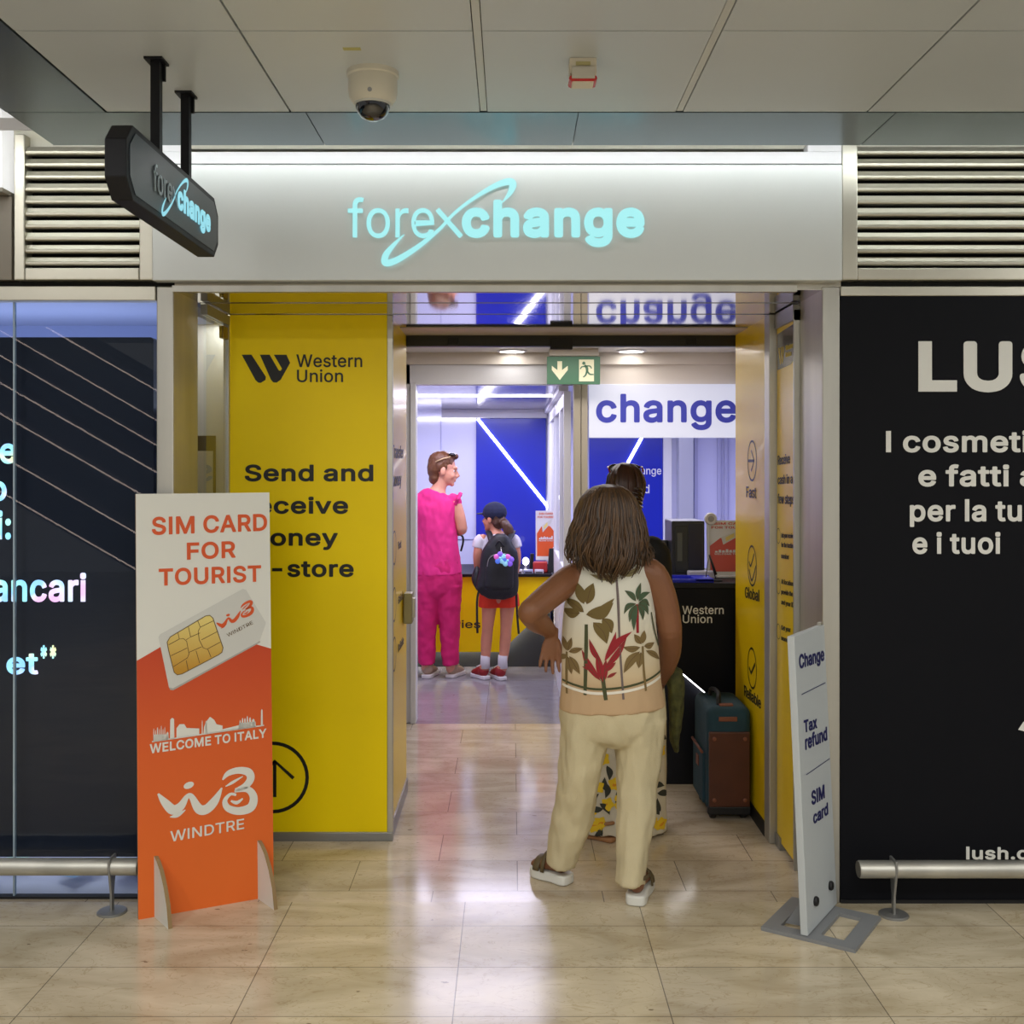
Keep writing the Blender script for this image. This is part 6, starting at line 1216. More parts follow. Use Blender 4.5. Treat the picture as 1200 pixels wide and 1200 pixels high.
def foot(mb, heel, toe, lift, wd=.043, hgt=.07, ankle=None):
    h, t = V(heel), V(toe); d = (t-h).normalized(); L = (t-h).length; z = V((0, 0, 1)); side = d.cross(z)
    P = [(h+d*.035+z*(lift+.03), wd*.72, .03), (h+d*L*.35+z*(lift+.035), wd*.75, .034), (h+d*L*.68+z*(lift+.022), wd, .022), (h+d*L*.9+z*(lift+.014), wd*.85, .014)]
    chain(mb, P, 14, side, 3)
    if ankle is not None: chain(mb, [(V(ankle), .036), (h+d*.05+z*(lift+.045), .036, .036)], 14)
def sole(heel, toe, wd, th, z0=.001, wf=1.15):
    h, t = V(heel), V(toe); d = (t-h).normalized(); L = (t-h).length; s = V((-d.y, d.x, 0)); P = []
    for a, k in ((0, .45), (.04, .8), (.15, .95), (.4, .85), (.65, 1.05), (.82, wf*.92), (.95, .7), (1.0, .3)): P.append(h+d*L*a+s*wd*k)
    for a, k in ((1.0, .3), (.95, .75), (.82, wf), (.65, 1.1), (.4, .88), (.15, .95), (.04, .8), (0, .45)): P.append(h+d*L*a-s*wd*k)
    mb = MB(); mb.prism([p+V((0, 0, z0)) for p in P], (0, 0, th)); return mb
def sandal(parent, heel, toe, ms, mst, th=.036, wd=.04):
    o = sole(heel, toe, wd, th).build('sandal_sole', ms, parent, 2, bevel=.006)
    h, t = V(heel), V(toe); d = (t-h).normalized(); L = (t-h).length; s = V((-d.y, d.x, 0)); z = V((0, 0, 1))
    for a0, hh, w_ in ((.72, .045, .03), (.55, .068, .018), (.1, .075, .016)):
        mb = MB(); P = []
        for k in range(9):
            an = math.pi*k/8; c = h+d*L*a0+s*math.cos(an)*wd*1.12+z*(th+max(.0, math.sin(an))*hh)
            P.append(c)
        if a0 == .1:
            P = [h+d*L*.42+s*wd+z*(th+.05), h+d*L*.12+s*wd*.9+z*(th+.06), h-d*.006+z*(th+.062), h+d*L*.12-s*wd*.9+z*(th+.06), h+d*L*.42-s*wd+z*(th+.05)]
        mb.tube(P, [(w_*.5, .004)]*len(P), 8, 0, d if a0 != .1 else z)
        mb.build('sandal_strap', mst, parent, True)
    return o
def shoe(parent, heel, toe, m, ms, wd=.045, h=.09, nm='shoe'):
    hh, t = V(heel), V(toe); d = (t-hh).normalized(); L = (t-hh).length; side = d.cross(V((0, 0, 1))); z = V((0, 0, 1))
    mb = MB()
    chain(mb, [(hh+d*.035+z*.058, wd*.8, .045), (hh+d*L*.3+z*.06, wd*.85, .045), (hh+d*L*.6+z*.045, wd*.98, .032), (hh+d*L*.86+z*.036, wd*.85, .022)], 16, side, 3)
    chain(mb, [(hh+d*.045+z*.05, .04), (hh+d*.05+z*h, .038)], 16)
    o = fuse(mb, nm, m, parent, .006, 4)
    sole(hh-d*.006, t+d*.005, wd*.98, .026).build('shoe_sole', ms, o, 2, bevel=.005)
    mb = MB()
    for k in (.42, .5, .58): mb.tube([hh+d*L*k+side*.022+z*(.088-.05*(k-.42)), hh+d*L*k+z*(.1-.085*(k-.42)), hh+d*L*k-side*.022+z*(.088-.05*(k-.42))], .004, 6)
    mb.build('laces', ms, o, True); return o

# ============ woman in the palm print top
Y1 = 3.93
P1 = lambda x, y, d=0: q(x, y, Y1+d)
k1 = Y1/F
M_sk1 = skin('tanned skin', S(132, 86, 57))
p1 = thing('person', 'woman in sleeveless palm-print top and cream trousers, hand on hip, seen from behind', 'person', (.33, 3.93, 0))
mb = MB()
chain(mb, [(P1(717, 838), .14, .09), (P1(716, 800), .145, .10), (P1(714, 760), .13, .09), (P1(714, 715), .135, .09), (P1(715, 688), .14, .085), (P1(716, 668), .12, .07), (P1(714, 655), .055, .055), (P1(713, 640, .01), .05, .052)], 20)
head(mb, P1(713, 607, .0), 0.05, 1.0)
chain(mb, [(P1(684, 672), .05, .05), (P1(668, 679, -.01), .052), (P1(645, 697, -.08), .049), (P1(621, 717, -.16), .043)], 16)
chain(mb, [(P1(620, 717, -.16), .042), (P1(629, 727, -.09), .043), (P1(639, 735, -.035), .033), (P1(645, 741, -.0), .026)], 16)
hand(mb, P1(647, 744, -.01), (-.10, .03, -1), (1, .1, 0), (.15, 1, 0), .158, .3, .17, .45)
chain(mb, [(P1(748, 667), .05), (P1(765, 674), .053), (P1(778, 704, .01), .050), (P1(785, 738, .02), .045)], 16)
chain(mb, [(P1(785, 738, .02), .044), (P1(785, 762, .08), .042), (P1(781, 782, .14), .033), (P1(777, 795, .18), .026)], 16)
hand(mb, P1(776, 798, .195), (-.25, .75, -.55), (-.2, .4, .8), (.95, .2, .2), .155, .5, .12)
hl, tl = V((.213, 4.005, 0)), V((.078, 4.12, 0)); hr, tr_ = V((.428, 3.805, 0)), V((.485, 4.015, 0))
al, ar = P1(660, 1000, .09), P1(740, 1030, -.085)
chain(mb, [(P1(690, 845), .075), (P1(680, 920, .02), .058), (P1(668, 970, .05), .05), (al, .037)], 14)
chain(mb, [(P1(747, 845), .075), (P1(748, 920, -.02), .058), (P1(744, 980, -.05), .05), (ar, .037)], 14)
foot(mb, hl, tl, .034, .038, ankle=al); foot(mb, hr, tr_, .034, .038, ankle=ar)
fuse(mb, 'body', M_sk1, p1, .0042, 4)
M_tr = mat('cream linen', S(206, 193, 156), .85, bump=.25, bscale=280, var=.04, vscale=10)
mb = MB()
chain(mb, [(P1(717, 800), .165, .115), (P1(717, 826), .186, .13), (P1(717, 850), .182, .128), (P1(718, 864), .15, .11), (P1(718, 872), .06, .08)], 24, round_ends=False)
chain(mb, [(P1(690, 842), .1, .108), (P1(684, 876), .086, .098), (P1(679, 908, .01), .076, .088), (P1(672, 948, .04), .074, .082), (P1(664, 982, .07), .067, .075), (P1(657.5, 1012, .085), .054, .066)], 20, round_ends=False)
chain(mb, [(P1(747, 842), .1, .108), (P1(748, 880), .088, .1), (P1(747, 918, -.01), .076, .09), (P1(745, 962, -.04), .068, .08), (P1(741, 1000, -.065), .060, .072), (P1(738.5, 1035, -.08), .057, .068)], 20, round_ends=False)
fuse(mb, 'trousers', M_tr, p1, .006, 5, (.011, (15, 15, 7)))
M_top = ramp_mat('cream to sand print cotton', 2, [(0, S(196, 164, 126)), (.17, S(198, 168, 130)), (.24, S(210, 188, 150)), (.45, S(220, 210, 184)), (.65, S(222, 218, 202)), (1, S(224, 222, 208))], .85, 0, .67, 1.23)
mb = MB()
chain(mb, [(P1(717, 829), .193, .138), (P1(716, 800), .182, .130), (P1(715, 770), .177, .122), (P1(714, 738), .171, .118), (P1(714, 712), .164, .114), (P1(716, 692), .150, .108), (P1(717, 674), .140, .095), (P1(717, 660), .126, .08), (P1(716, 650), .085, .062)], 28, round_ends=False)
top = fuse(mb, 'palm_print_top', M_top, p1, .0055, 6, (.004, (10, 10, 6)))
c3 = lambda x, y: (((600+x/3.636)-600)*Y1/F*.972, EYE-((530+y/3.636)-HY)*Y1/F*.972)
def lf3(b, t, w_, mi, bend=0):
    b = (b[0]+(t[0]-b[0])*.1, b[1]+(t[1]-b[1])*.1)
    sh.append((leaf(c3(*b), c3(*t), w_*k1/3.636*(.68 if mi == 1 else .9), 8, bend*k1/3.636), mi))
    m_ = V(c3(*b)).lerp(V(c3(*t)), .5); d_ = V(c3(*t))-V(c3(*b)); n_ = V((-d_.y, d_.x)).normalized()*bend*k1/3.636
    return (strip(catmull([c3(*b), tuple(m_+n_), tuple(V(c3(*b)).lerp(V(c3(*t)), .9)+n_*.3)], 4), .0016), 8)
def st3(P, w_, mi): return (strip([c3(*p) for p in catmull(P, 4)], w_*k1/3.636), mi)
sh = []
for P, w_, mi in (([(318, 735), (318, 850), (312, 1035)], 13, 2), ([(447, 545), (453, 650), (458, 820), (472, 1048)], 9, 4), ([(534, 650), (536, 700), (536, 772)], 11, 1), ([(385, 950), (390, 1000), (398, 1050)], 15, 2), ([(558, 830), (562, 930), (570, 1018)], 9, 5), ([(238, 860), (236, 950), (238, 1040)], 8, 5),
                  ([(210, 985), (330, 1006), (450, 1000), (560, 980), (650, 948)], 9, 2), ([(210, 1004), (330, 1024), (450, 1018), (560, 1000), (650, 970)], 11, 3), ([(600, 690), (612, 760), (640, 850)], 6, 2)): sh.append(st3(P, w_, mi))
for b, t, w_, bd in (((312, 660), (282, 560), 46, 0), ((318, 660), (350, 560), 52, 4), ((318, 690), (226, 635), 40, -6), ((300, 690), (222, 680), 46, 8), ((305, 700), (432, 640), 60, -16), ((330, 705), (436, 622), 34, -6), ((340, 715), (404, 815), 62, 14), ((380, 700), (425, 770), 50, 8)): sh.append(lf3(b, t, w_, 0, bd))
for t, bd in (((335, 525), 10), ((555, 488), -12), ((395, 488), 0), ((525, 470), 8), ((400, 545), 12), ((470, 455), 6)): sh.append(lf3((452, 530), t, 26, 6, bd))
for t, bd in (((553, 560), 4), ((596, 605), 10), ((480, 590), -6), ((592, 665), 14), ((476, 690), -14), ((500, 725), -8), ((519, 762), -6), ((586, 700), 12), ((560, 720), 8)): sh.append(lf3((535, 642), t, 26, 7, bd))
for b, t, w_, bd in (((385, 985), (298, 842), 40, 8), ((378, 900), (330, 796), 34, 6), ((380, 900), (512, 764), 46, 14), ((385, 930), (488, 788), 38, -8), ((388, 935), (442, 892), 30, 0), ((398, 960), (446, 934), 20, 0), ((385, 985), (362, 850), 44, 0), ((392, 900), (442, 762), 36, -6), ((345, 930), (300, 915), 16, 0), ((385, 990), (400, 880), 40, 0)): sh.append(lf3(b, t, w_, 1, bd))
for b, t, w_, bd in (((556, 835), (470, 828), 30, 8), ((556, 825), (520, 776), 30, 0), ((556, 825), (566, 762), 30, 0), ((560, 832), (614, 820), 30, -6), ((552, 842), (474, 938), 44, -8), ((552, 848), (540, 922), 40, 0), ((566, 845), (640, 900), 26, 6)): sh.append(lf3(b, t, w_, 5, bd))
for b, t, w_ in (((240, 862), (224, 796), 24), ((240, 862), (258, 796), 24), ((240, 862), (304, 838), 26), ((244, 870), (292, 950), 36), ((240, 872), (258, 955), 30), ((238, 868), (212, 900), 22)): sh.append(lf3(b, t, w_, 5))
drape(sh, top, [mat('print '+n_, c_, .85) for n_, c_ in (('olive leaf', S(112, 94, 50)), ('crimson', S(150, 32, 40)), ('dark green', S(72, 76, 46)), ('white line', S(236, 230, 214)), ('mauve stem', S(112, 98, 96)), ('brown leaf', S(126, 104, 62)), ('pale olive', S(148, 136, 96)), ('palm green', S(72, 92, 66)), ('leaf vein', S(92, 66, 44)))], 'leaf_print', top, 3.4)
M_hr1 = hairmat('wavy brown hair', S(44, 29, 16), S(96, 68, 40))
env = [(567, 0, .0, 0), (570, 13, .055, 0), (575, 22, .085, 0), (584, 30, .102, 0), (598, 36, .112, 0), (615, 40, .11, -.01), (632, 44, .10, -.025), (648, 46, .085, -.05), (660, 43, .075, -.06), (670, 34, .06, -.065), (678, 24, .05, -.065)]
def envat(py):
    for a_, b_ in zip(env[:-1], env[1:]):
        if py <= b_[0]:
            t = (py-a_[0])/(b_[0]-a_[0]); return [a_[i]+(b_[i]-a_[i])*t for i in range(4)]
    return list(env[-1])
mb = MB()
mb.ell(P1(712.5, 602), (.107, .108, .104), None, 0, 24, 16)
chain(mb, [(P1(712.5, 600), .100, .102), (P1(712.5, 615, -.01), .114, .100), (P1(713, 632, -.03), .126, .088), (P1(713, 648, -.055), .13, .07), (P1(713, 660, -.07), .10, .05)], 24)
hair = fuse(mb, 'hair', M_hr1, p1, .006, 4, (.006, (30, 30, 6)))
rnd = random.Random(11); gs = []
for cl in range(46):
    thc = 170+200*((cl*.618) % 1); phc = rnd.uniform(0, 6.28); amc = rnd.uniform(.006, .017); frq = rnd.uniform(9, 13)
    endc = rnd.uniform(638, 660)+16*max(0, -math.sin(math.radians(thc)))**3
    for i in range(9):
        th = math.radians(thc+rnd.gauss(0, 4.5)); end = endc+rnd.gauss(0, 4.5); ph1 = phc+rnd.gauss(0, .35); rr_ = rnd.uniform(.965, 1.05); P = []; n = 17
        for j in range(n):
            s_ = j/(n-1); py = 568+(end-568)*s_**1.08; e_ = envat(py); g_ = max(0, s_-.25)
            tw = th+.10*math.sin(phc)*s_; wv_ = amc*g_*1.5*math.sin(ph1+s_*frq)
            P.append(V((P1(712.5, py).x+e_[1]*k1*math.cos(tw)*rr_+wv_, Y1+e_[3]+e_[2]*math.sin(tw)*rr_+amc*g_*math.cos(ph1+s_*frq), EYE-(py-HY)*k1)))
        gs.append(P)
strands(gs, 'hair_strands', M_hr1, hair, 5, .0055, .0015)
M_so = mat('white foam sole', S(222, 222, 214), .6); M_st1 = mat('olive brown strap', S(92, 78, 50), .6)
sandal(p1, hl, tl, M_so, M_st1); sandal(p1, hr, tr_, M_so, M_st1)
mb = MB(); c_ = P1(640, 766, .0); mb.lathe(c_, [(.0102, -.002), (.0115, 0), (.0102, .002)], (-.1, 0, 1), 14); mb.build('ring', mat('gold ring', S(220, 180, 90), .2, 1), p1, 2)
mb = MB(); mb.tube(catmull([P1(634, 733, -.05)+V((.035*math.cos(t_*.785)*.75, .0, 0))+V((0, .035*math.sin(t_*.785), -.02*math.cos(t_*.785))) for t_ in range(9)], 3), .003, 6); mb.build('bracelet', M_st1, p1, True)
# olive scarf hanging from her right hand
sf = thing('scarf', 'olive patterned scarf hanging from the right hand of the woman in the palm-print top', 'scarf', (.58, 4.1, .8))
mb = MB()
chain(mb, [(P1(783, 783, .16), .022, .03), (P1(790, 793, .17), .034, .035), (P1(793, 812, .17), .03, .04), (P1(792, 838, .17), .026, .035), (P1(791, 862, .17), .022, .03), (P1(793, 880, .17), .012, .02)], 16)
fuse(mb, 'cloth', mat('olive speckled cotton', S(66, 66, 26), .85, bump=.2, bscale=120, var=.5, vscale=38), sf, .005, 3, (.009, (40, 40, 8)))

# ============ woman in black at the desk
Y2 = 4.62
P2 = lambda x, y, d=0: q(x, y, Y2+d)
M_sk2 = skin('light tanned skin', S(184, 126, 98))
p2 = thing('person', 'woman in black top and lemon-print skirt leaning on the desk, mostly hidden behind another', 'person', (.47, 4.62, 0))
mb = MB()
chain(mb, [(P2(728, 800), .13, .09), (P2(730, 745), .12, .085), (P2(731, 690), .13, .085), (P2(732, 650), .14, .08), (P2(732, 632), .10, .065), (P2(732, 620, .02), .052), (P2(732, 606, .03), .05)], 18)
head(mb, P2(732, 576, .04), -.25, .98, -.12)
hz = EYE-(684-HY)*5.25/F
for sx in (-1, 1):
    cx = 731+sx*37
    chain(mb, [(P2(cx-sx*8, 642), .045), (P2(cx+sx*2, 650), .047), (P2(cx+sx*6, 690, .06), .042), (P2(cx+sx*8, 722, .16), .038)], 14)
    e_ = P2(cx+sx*8, 722, .16); h_ = V((.50+sx*.10, 5.13, 1.02))
    chain(mb, [(e_, .038), (e_.lerp(h_, .5), .036), (h_, .025)], 14)
    hand(mb, h_, (-.15*sx, 1, -.12), (-sx, 0, 0), (0, 0, 1), .165, .12, .12)
chain(mb, [(P2(715, 860), .08), (P2(715, 920), .05), (P2(716, 962), .036)], 14); chain(mb, [(P2(750, 860), .08), (P2(752, 920), .05), (P2(753, 962), .036)], 14)
f2l = (V((.425, 4.46, 0)), V((.285, 4.56, 0))); f2r = (V((.55, 4.56, 0)), V((.58, 4.78, 0)))
foot(mb, *f2l, .02, .038, ankle=P2(716, 962)); foot(mb, *f2r, .02, .038, ankle=P2(753, 962))
fuse(mb, 'body', M_sk2, p2, .006, 4)
mb = MB()
chain(mb, [(P2(729, 778), .15, .11), (P2(730, 745), .145, .10), (P2(731, 700), .15, .105), (P2(732, 660), .165, .1), (P2(732, 643), .15, .085), (P2(732, 632), .1, .07)], 22, round_ends=False)
for sx in (-1, 1):
    cx = 731+sx*37
    chain(mb, [(P2(cx-sx*8, 642), .055), (P2(cx+sx*2, 650), .057), (P2(cx+sx*6, 690, .06), .054), (P2(cx+sx*7, 706, .11), .052)], 16)
fuse(mb, 'black_top', cloth('black jersey', S(20, 20, 22)), p2, .007, 5, (.004, (10, 10, 6)))
mb = MB()
chain(mb, [(P2(729, 768), .145, .108), (P2(728, 800), .18, .135), (P2(726, 850), .2, .15), (P2(722, 910), .215, .165), (P2(719, 966), .228, .178)], 28, round_ends=False)
sk_ = fuse(mb, 'lemon_print_skirt', cloth('ivory cotton', S(214, 206, 186)), p2, .007, 5, (.008, (14, 14, 3)))
sh = []; rnd = random.Random(5); k2 = Y2/F
for i in range(70):
    px, py = rnd.uniform(672, 772), rnd.uniform(800, 963); X_, Z_ = (px-600)*k2, EYE-(py-HY)*k2; a_ = rnd.uniform(0, 6.28)
    if i % 3 == 0:
        for j in range(4): b_ = a_+j*1.3; sh.append((leaf((X_, Z_), (X_+.03*math.cos(b_), Z_+.03*math.sin(b_)), .026, 6), 0))
        sh.append((leaf((X_-.01, Z_-.008), (X_+.014, Z_+.006), .014, 5), 2))
    else:
        sh.append((leaf((X_, Z_), (X_+.06*math.cos(a_), Z_+.06*math.sin(a_)), .026, 7, .008), 1))
drape(sh, sk_, [mat('print '+n_, c_, .85) for n_, c_ in (('lemon yellow', S(238, 200, 40)), ('charcoal leaf', S(58, 60, 52)), ('amber', S(226, 150, 30)))], 'lemon_print', sk_, 4.1)
M_hr2 = hairmat('dark auburn hair', S(34, 18, 14), S(72, 40, 28))
mb = MB()
hc = P2(732, 576, .04)
mb.ell(hc+V((0, -.02, .028)), (.084, .098, .09)); mb.ell(hc+V((.0, -.05, -.03)), (.074, .062, .07)); mb.ell(hc+V((.01, -.085, -.01)), (.05, .04, .06))
h2 = fuse(mb, 'hair', M_hr2, p2, .006, 4, (.004, (40, 40, 10)))
gs = []
for i in range(110):
    th = math.radians(rnd.uniform(180, 360)); P = []
    for j in range(8):
        s_ = j/7; el = 1.45-s_*2.2; tw = th+(1.5*math.pi-th)*.35*s_
        P.append(hc+V((.087*math.cos(el)*math.cos(tw), -.024+.1*math.cos(el)*math.sin(tw), .03+.092*math.sin(el)-.02*s_)))
    gs.append(P)
strands(gs, 'hair_strands', M_hr2, h2, 5, .006, .002)
mb = MB()
for k in range(5):
    a_ = -.5+k*.25; mb.tube(catmull([hc+V((.02+.03*math.sin(a_*2), -.118, .02-.018*k)), hc+V((.05, -.112, .012-.018*k)), hc+V((.062, -.085, -.0-.016*k))], 3), [.007]*7, 6)
mb.build('hair_clip', mat('dark tortoiseshell clip', S(40, 20, 16), .15, coat=.5), p2, True)
sg2 = MB()
for sx in (-1, 1): sg2.ell(hc+V((sx*.036, .03, .102)), (.033, .012, .016), None, 0)
sg2.tube([hc+V((-.07, .03, .104)), hc+V((-.072, -.02, .105)), hc+V((-.07, -.07, .085))], .004, 6, 1); sg2.tube([hc+V((.07, .03, .104)), hc+V((.072, -.02, .105)), hc+V((.07, -.07, .085))], .004, 6, 1)
sg2.tube([hc+V((-.07, .034, .104)), hc+V((0, .036, .113)), hc+V((.07, .034, .104))], .006, 6, 1)
sg2.build('sunglasses', [M_lens, mat('red tortoiseshell', S(120, 24, 34), .2)], p2, True)
M_tan2 = mat('tan sandal', S(168, 120, 78), .6)
sandal(p2, *f2l, M_tan2, M_tan2, .02, .038); sandal(p2, *f2r, M_tan2, M_tan2, .02, .038)

# ============ woman in pink
Y3 = 7.92
P3 = lambda x, y, d=0: q(x, y, Y3+d)
M_sk3 = skin('fair skin', S(214, 150, 124))
p3 = thing('person', 'short-haired woman in pink blouse and trousers looking aside at the yellow counter', 'person', (-.53, 7.92, 0))
mb = MB()
chain(mb, [(P3(513, 680), .12, .085), (P3(513, 650), .125, .085), (P3(511, 615), .13, .085), (P3(510, 592), .14, .08), (P3(511, 582), .10, .065), (P3(514, 573, .01), .055), (P3(518, 562, .015), .052)], 18)
T3, R3 = head(mb, P3(519.5, 549.5, .01), -1.42, 1.03, -.14)
chain(mb, [(P3(527, 587), .045), (P3(533, 591), .048), (P3(538, 605, .0), .045), (P3(541.5, 620, .0), .04)], 14)
chain(mb, [(P3(541.5, 620, .0), .039), (P3(536, 622.5, .12), .037), (P3(524, 621, .22), .026)], 14); hand(mb, P3(523, 621, .23), (-.9, .4, .1), (0, .2, 1), (.3, 1, 0), .165, .4, .1)
chain(mb, [(P3(494, 588), .045), (P3(489, 592), .047), (P3(484, 608, .04), .042), (P3(482, 623, .1), .037)], 14)
chain(mb, [(P3(482, 623, .1), .036), (P3(492, 626, .18), .034), (P3(501, 624, .24), .026)], 14); hand(mb, P3(503, 624, .25), (.9, .3, .1), (0, .2, 1), (-.3, 1, 0), .165, .4, .1)
f3l = (V((-.62, 7.875, 0)), V((-.575, 8.09, 0))); f3r = (V((-.452, 7.89, 0)), V((-.375, 8.09, 0)))
chain(mb, [(P3(502, 690), .065), (P3(500, 735), .055), (P3(500, 784), .036)], 14); chain(mb, [(P3(526, 690), .065), (P3(527, 735), .055), (P3(528, 784), .036)], 14)
foot(mb, *f3l, .02, .036, ankle=P3(500, 782)); foot(mb, *f3r, .02, .036, ankle=P3(528, 782))
fuse(mb, 'body', M_sk3, p3, .006, 3); eyes(T3, 1.03, p3)
M_pk = cloth('pink crepe', S(226, 42, 128)); M_pk2 = cloth('deep pink cotton', S(206, 26, 104))
mb = MB()
chain(mb, [(P3(514, 673), .172, .125), (P3(513, 650), .158, .116), (P3(512, 628), .146, .108), (P3(511, 606), .148, .108), (P3(510, 592), .17, .098), (P3(510, 582), .13, .08), (P3(512, 575), .075, .066)], 24, round_ends=False)
for P in ((530, 588), (490, 588)): chain(mb, [(P3(P[0], P[1]-3), .05), (P3(P[0]+(3 if P[0] > 510 else -3), P[1]+1, .01), .057, .058)], 16)
bl_ = fuse(mb, 'blouse', M_pk, p3, .0065, 4, (.009, (16, 16, 9)))
mb = MB(); pr_ = []
for k in range(25):
    a_ = 2*math.pi*k/24; w_ = .006*math.sin(k*2.7); c_ = P3(534.5, 587, .005); pr_.append(c_+V((.008+w_+.024*math.sin(a_), .060*math.cos(a_)+w_, .055*math.sin(a_)+w_)))
mb.tube(pr_, [(.013, .004)]*25, 8); mb.build('ruffle', M_pk, bl_, True)
mb = MB()
chain(mb, [(P3(514, 655), .15, .11), (P3(514, 674), .168, .122), (P3(514, 690), .165, .12), (P3(514, 697), .11, .1), (P3(514, 702), .05, .06)], 22, round_ends=False)
chain(mb, [(P3(502, 686), .098, .105), (P3(500.5, 710), .086, .095), (P3(500, 735), .074, .082), (P3(500, 758), .066, .074), (P3(500, 778), .060, .07)], 18, round_ends=False)
chain(mb, [(P3(526, 686), .098, .105), (P3(526, 710), .088, .095), (P3(527, 735), .076, .082), (P3(527.5, 758), .068, .074), (P3(528, 779), .062, .07)], 18, round_ends=False)
fuse(mb, 'trousers', M_pk2, p3, .0065, 4, (.008, (14, 14, 12)))
M_hr3 = hairmat('short brown hair', S(66, 38, 22), S(122, 76, 46))
mb = MB(); e3 = lambda p, r: mb.ell(T3(p), r, R3)
e3((0, -.02, .05), (.083, .098, .078)); e3((0, -.062, .005), (.07, .056, .09)); e3((0, .055, .098), (.06, .045, .024)); e3((.055, -.02, .02), (.028, .05, .05)); e3((-.055, -.02, .02), (.028, .05, .05)); e3((0, -.055, -.07), (.05, .04, .05))
h3 = fuse(mb, 'hair', M_hr3, p3, .006, 3, (.005, (40, 40, 30)))
mb = MB()
for sx in (-1, 1): mb.ell(T3((sx*.045, .045, .108)), (.03, .028, .014), R3, 0)
mb.tube([T3((.086, .03, .09)), T3((.09, -.02, .07)), T3((.086, -.07, .04))], .005, 6, 1); mb.tube([T3((-.086, .03, .09)), T3((-.09, -.02, .07)), T3((-.086, -.07, .04))], .005, 6, 1)
mb.build('sunglasses', [M_lens, mat('pale brown frame', S(190, 160, 120), .3)], p3, True)
M_bei = mat('beige shoe leather', S(176, 150, 128), .6); M_wsole = mat('white rubber sole', S(216, 210, 206), .6)
shoe(p3, *f3l, M_bei, M_wsole); shoe(p3, *f3r, M_bei, M_wsole)
ph_ = thing('phone_strap', 'black wrist strap dangling below the elbow of the woman in pink', 'strap', (-.36, 7.98, .95))
mb = MB(); mb.tube(catmull([P3(540, 627, .13), P3(542.5, 630, .12), P3(542.5, 637, .12), P3(540, 646, .12)]), [(.008, .003)]*19, 8); mb.build('strap', M_rub, ph_, True)

# ============ girl with the black rucksack
Y4 = 7.86
P4 = lambda x, y, d=0: q(x, y, Y4+d)
M_sk4 = skin('child skin', S(206, 138, 112))
p4 = thing('person', 'girl in navy cap, white shirt and orange shorts standing beside the woman in pink', 'person', (-.11, 7.86, 0))
mb = MB()
chain(mb, [(P4(584, 700), .10, .075), (P4(583, 670), .095, .07), (P4(583, 642), .10, .068), (P4(582, 630), .085, .055), (P4(581, 622, .01), .042), (P4(580, 614, .015), .04)], 16)
T4, R4 = head(mb, P4(579, 606.5, .02), .95, .86)
for sx, X_ in ((-1, 563), (1, 602)):
    chain(mb, [(P4(X_-sx*4, 631), .034), (P4(X_, 634), .036), (P4(X_+sx*3.5, 648, -.01), .031), (P4(X_+sx*4, 659, .01), .028)], 12)
    chain(mb, [(P4(X_+sx*4, 659, .01), .027), (P4(X_+sx*3.2, 667, .05), .024), (P4(X_+sx*2.5, 672, .08), .018)], 12)
    hand(mb, P4(X_+sx*2.4, 673, .085), (.02, .45, -.8), (sx*-.3, .8, .3), (sx, 0, .1), .12, .3, .1)
f4l = (V((-.178, 7.83, 0)), V((-.285, 7.98, 0))); f4r = (V((-.062, 7.80, 0)), V((-.145, 7.97, 0)))
chain(mb, [(P4(574, 700), .062), (P4(571.5, 735), .041), (P4(570, 752), .041), (P4(568.5, 780), .028)], 14); chain(mb, [(P4(595, 700), .062), (P4(593, 735), .041), (P4(592, 752), .041), (P4(589, 781, -.02), .028)], 14)
foot(mb, *f4l, .015, .032, ankle=P4(568.5, 780)); foot(mb, *f4r, .015, .032, ankle=P4(589, 781, -.02))
fuse(mb, 'body', M_sk4, p4, .006, 3); eyes(T4, .86, p4)
mb = MB()
chain(mb, [(P4(584, 693), .128, .095), (P4(583, 665), .115, .085), (P4(583, 643), .118, .082), (P4(582, 631), .105, .068), (P4(581.5, 625), .06, .052)], 20, round_ends=False)
for sx, X_ in ((-1, 563), (1, 602)): chain(mb, [(P4(X_-sx*3, 631), .043), (P4(X_+sx*1, 635), .046), (P4(X_+sx*3, 642), .046)], 14, round_ends=False)
fuse(mb, 'shirt', cloth('white cotton', S(216, 210, 220)), p4, .006, 4, (.004, (14, 14, 8)))
mb = MB()
chain(mb, [(P4(584, 680), .12, .09), (P4(584, 692), .13, .098), (P4(584, 700), .13, .098)], 20, round_ends=False)
chain(mb, [(P4(574, 696), .078, .088), (P4(573.5, 711.5), .078, .086)], 18, round_ends=False); chain(mb, [(P4(595, 696), .078, .088), (P4(596, 711), .08, .086)], 18, round_ends=False)
fuse(mb, 'shorts', cloth('orange red cotton', S(222, 56, 30)), p4, .006, 3, (.004, (14, 14, 10)))
mb = MB(); mb.ell(T4((0, -.01, .03)), (.072, .086, .074), R4); mb.ell(T4((0, -.05, -.03)), (.058, .046, .06), R4)
M_hr4 = hairmat('brown ponytail hair', S(52, 32, 24), S(98, 64, 46))
chain(mb, [(T4((0, -.08, -.01)), .022), (P4(593, 615, -.06), .034, .03), (P4(596, 622, -.07), .036, .032), (P4(597.5, 629, -.07), .026, .024), (P4(598, 633, -.07), .01)], 14)
h4 = fuse(mb, 'hair', M_hr4, p4, .006, 3, (.006, (40, 40, 14)))
M_cap = cloth('navy cap twill', S(22, 28, 60))
mb = MB(); mb.ell(T4((0, -.008, .044)), (.08, .094, .078), R4); R5 = R4
mb.ell(T4((0, .105, .03)), (.066, .06, .008), R4)
o = fuse(mb, 'cap', M_cap, p4, .005, 3)
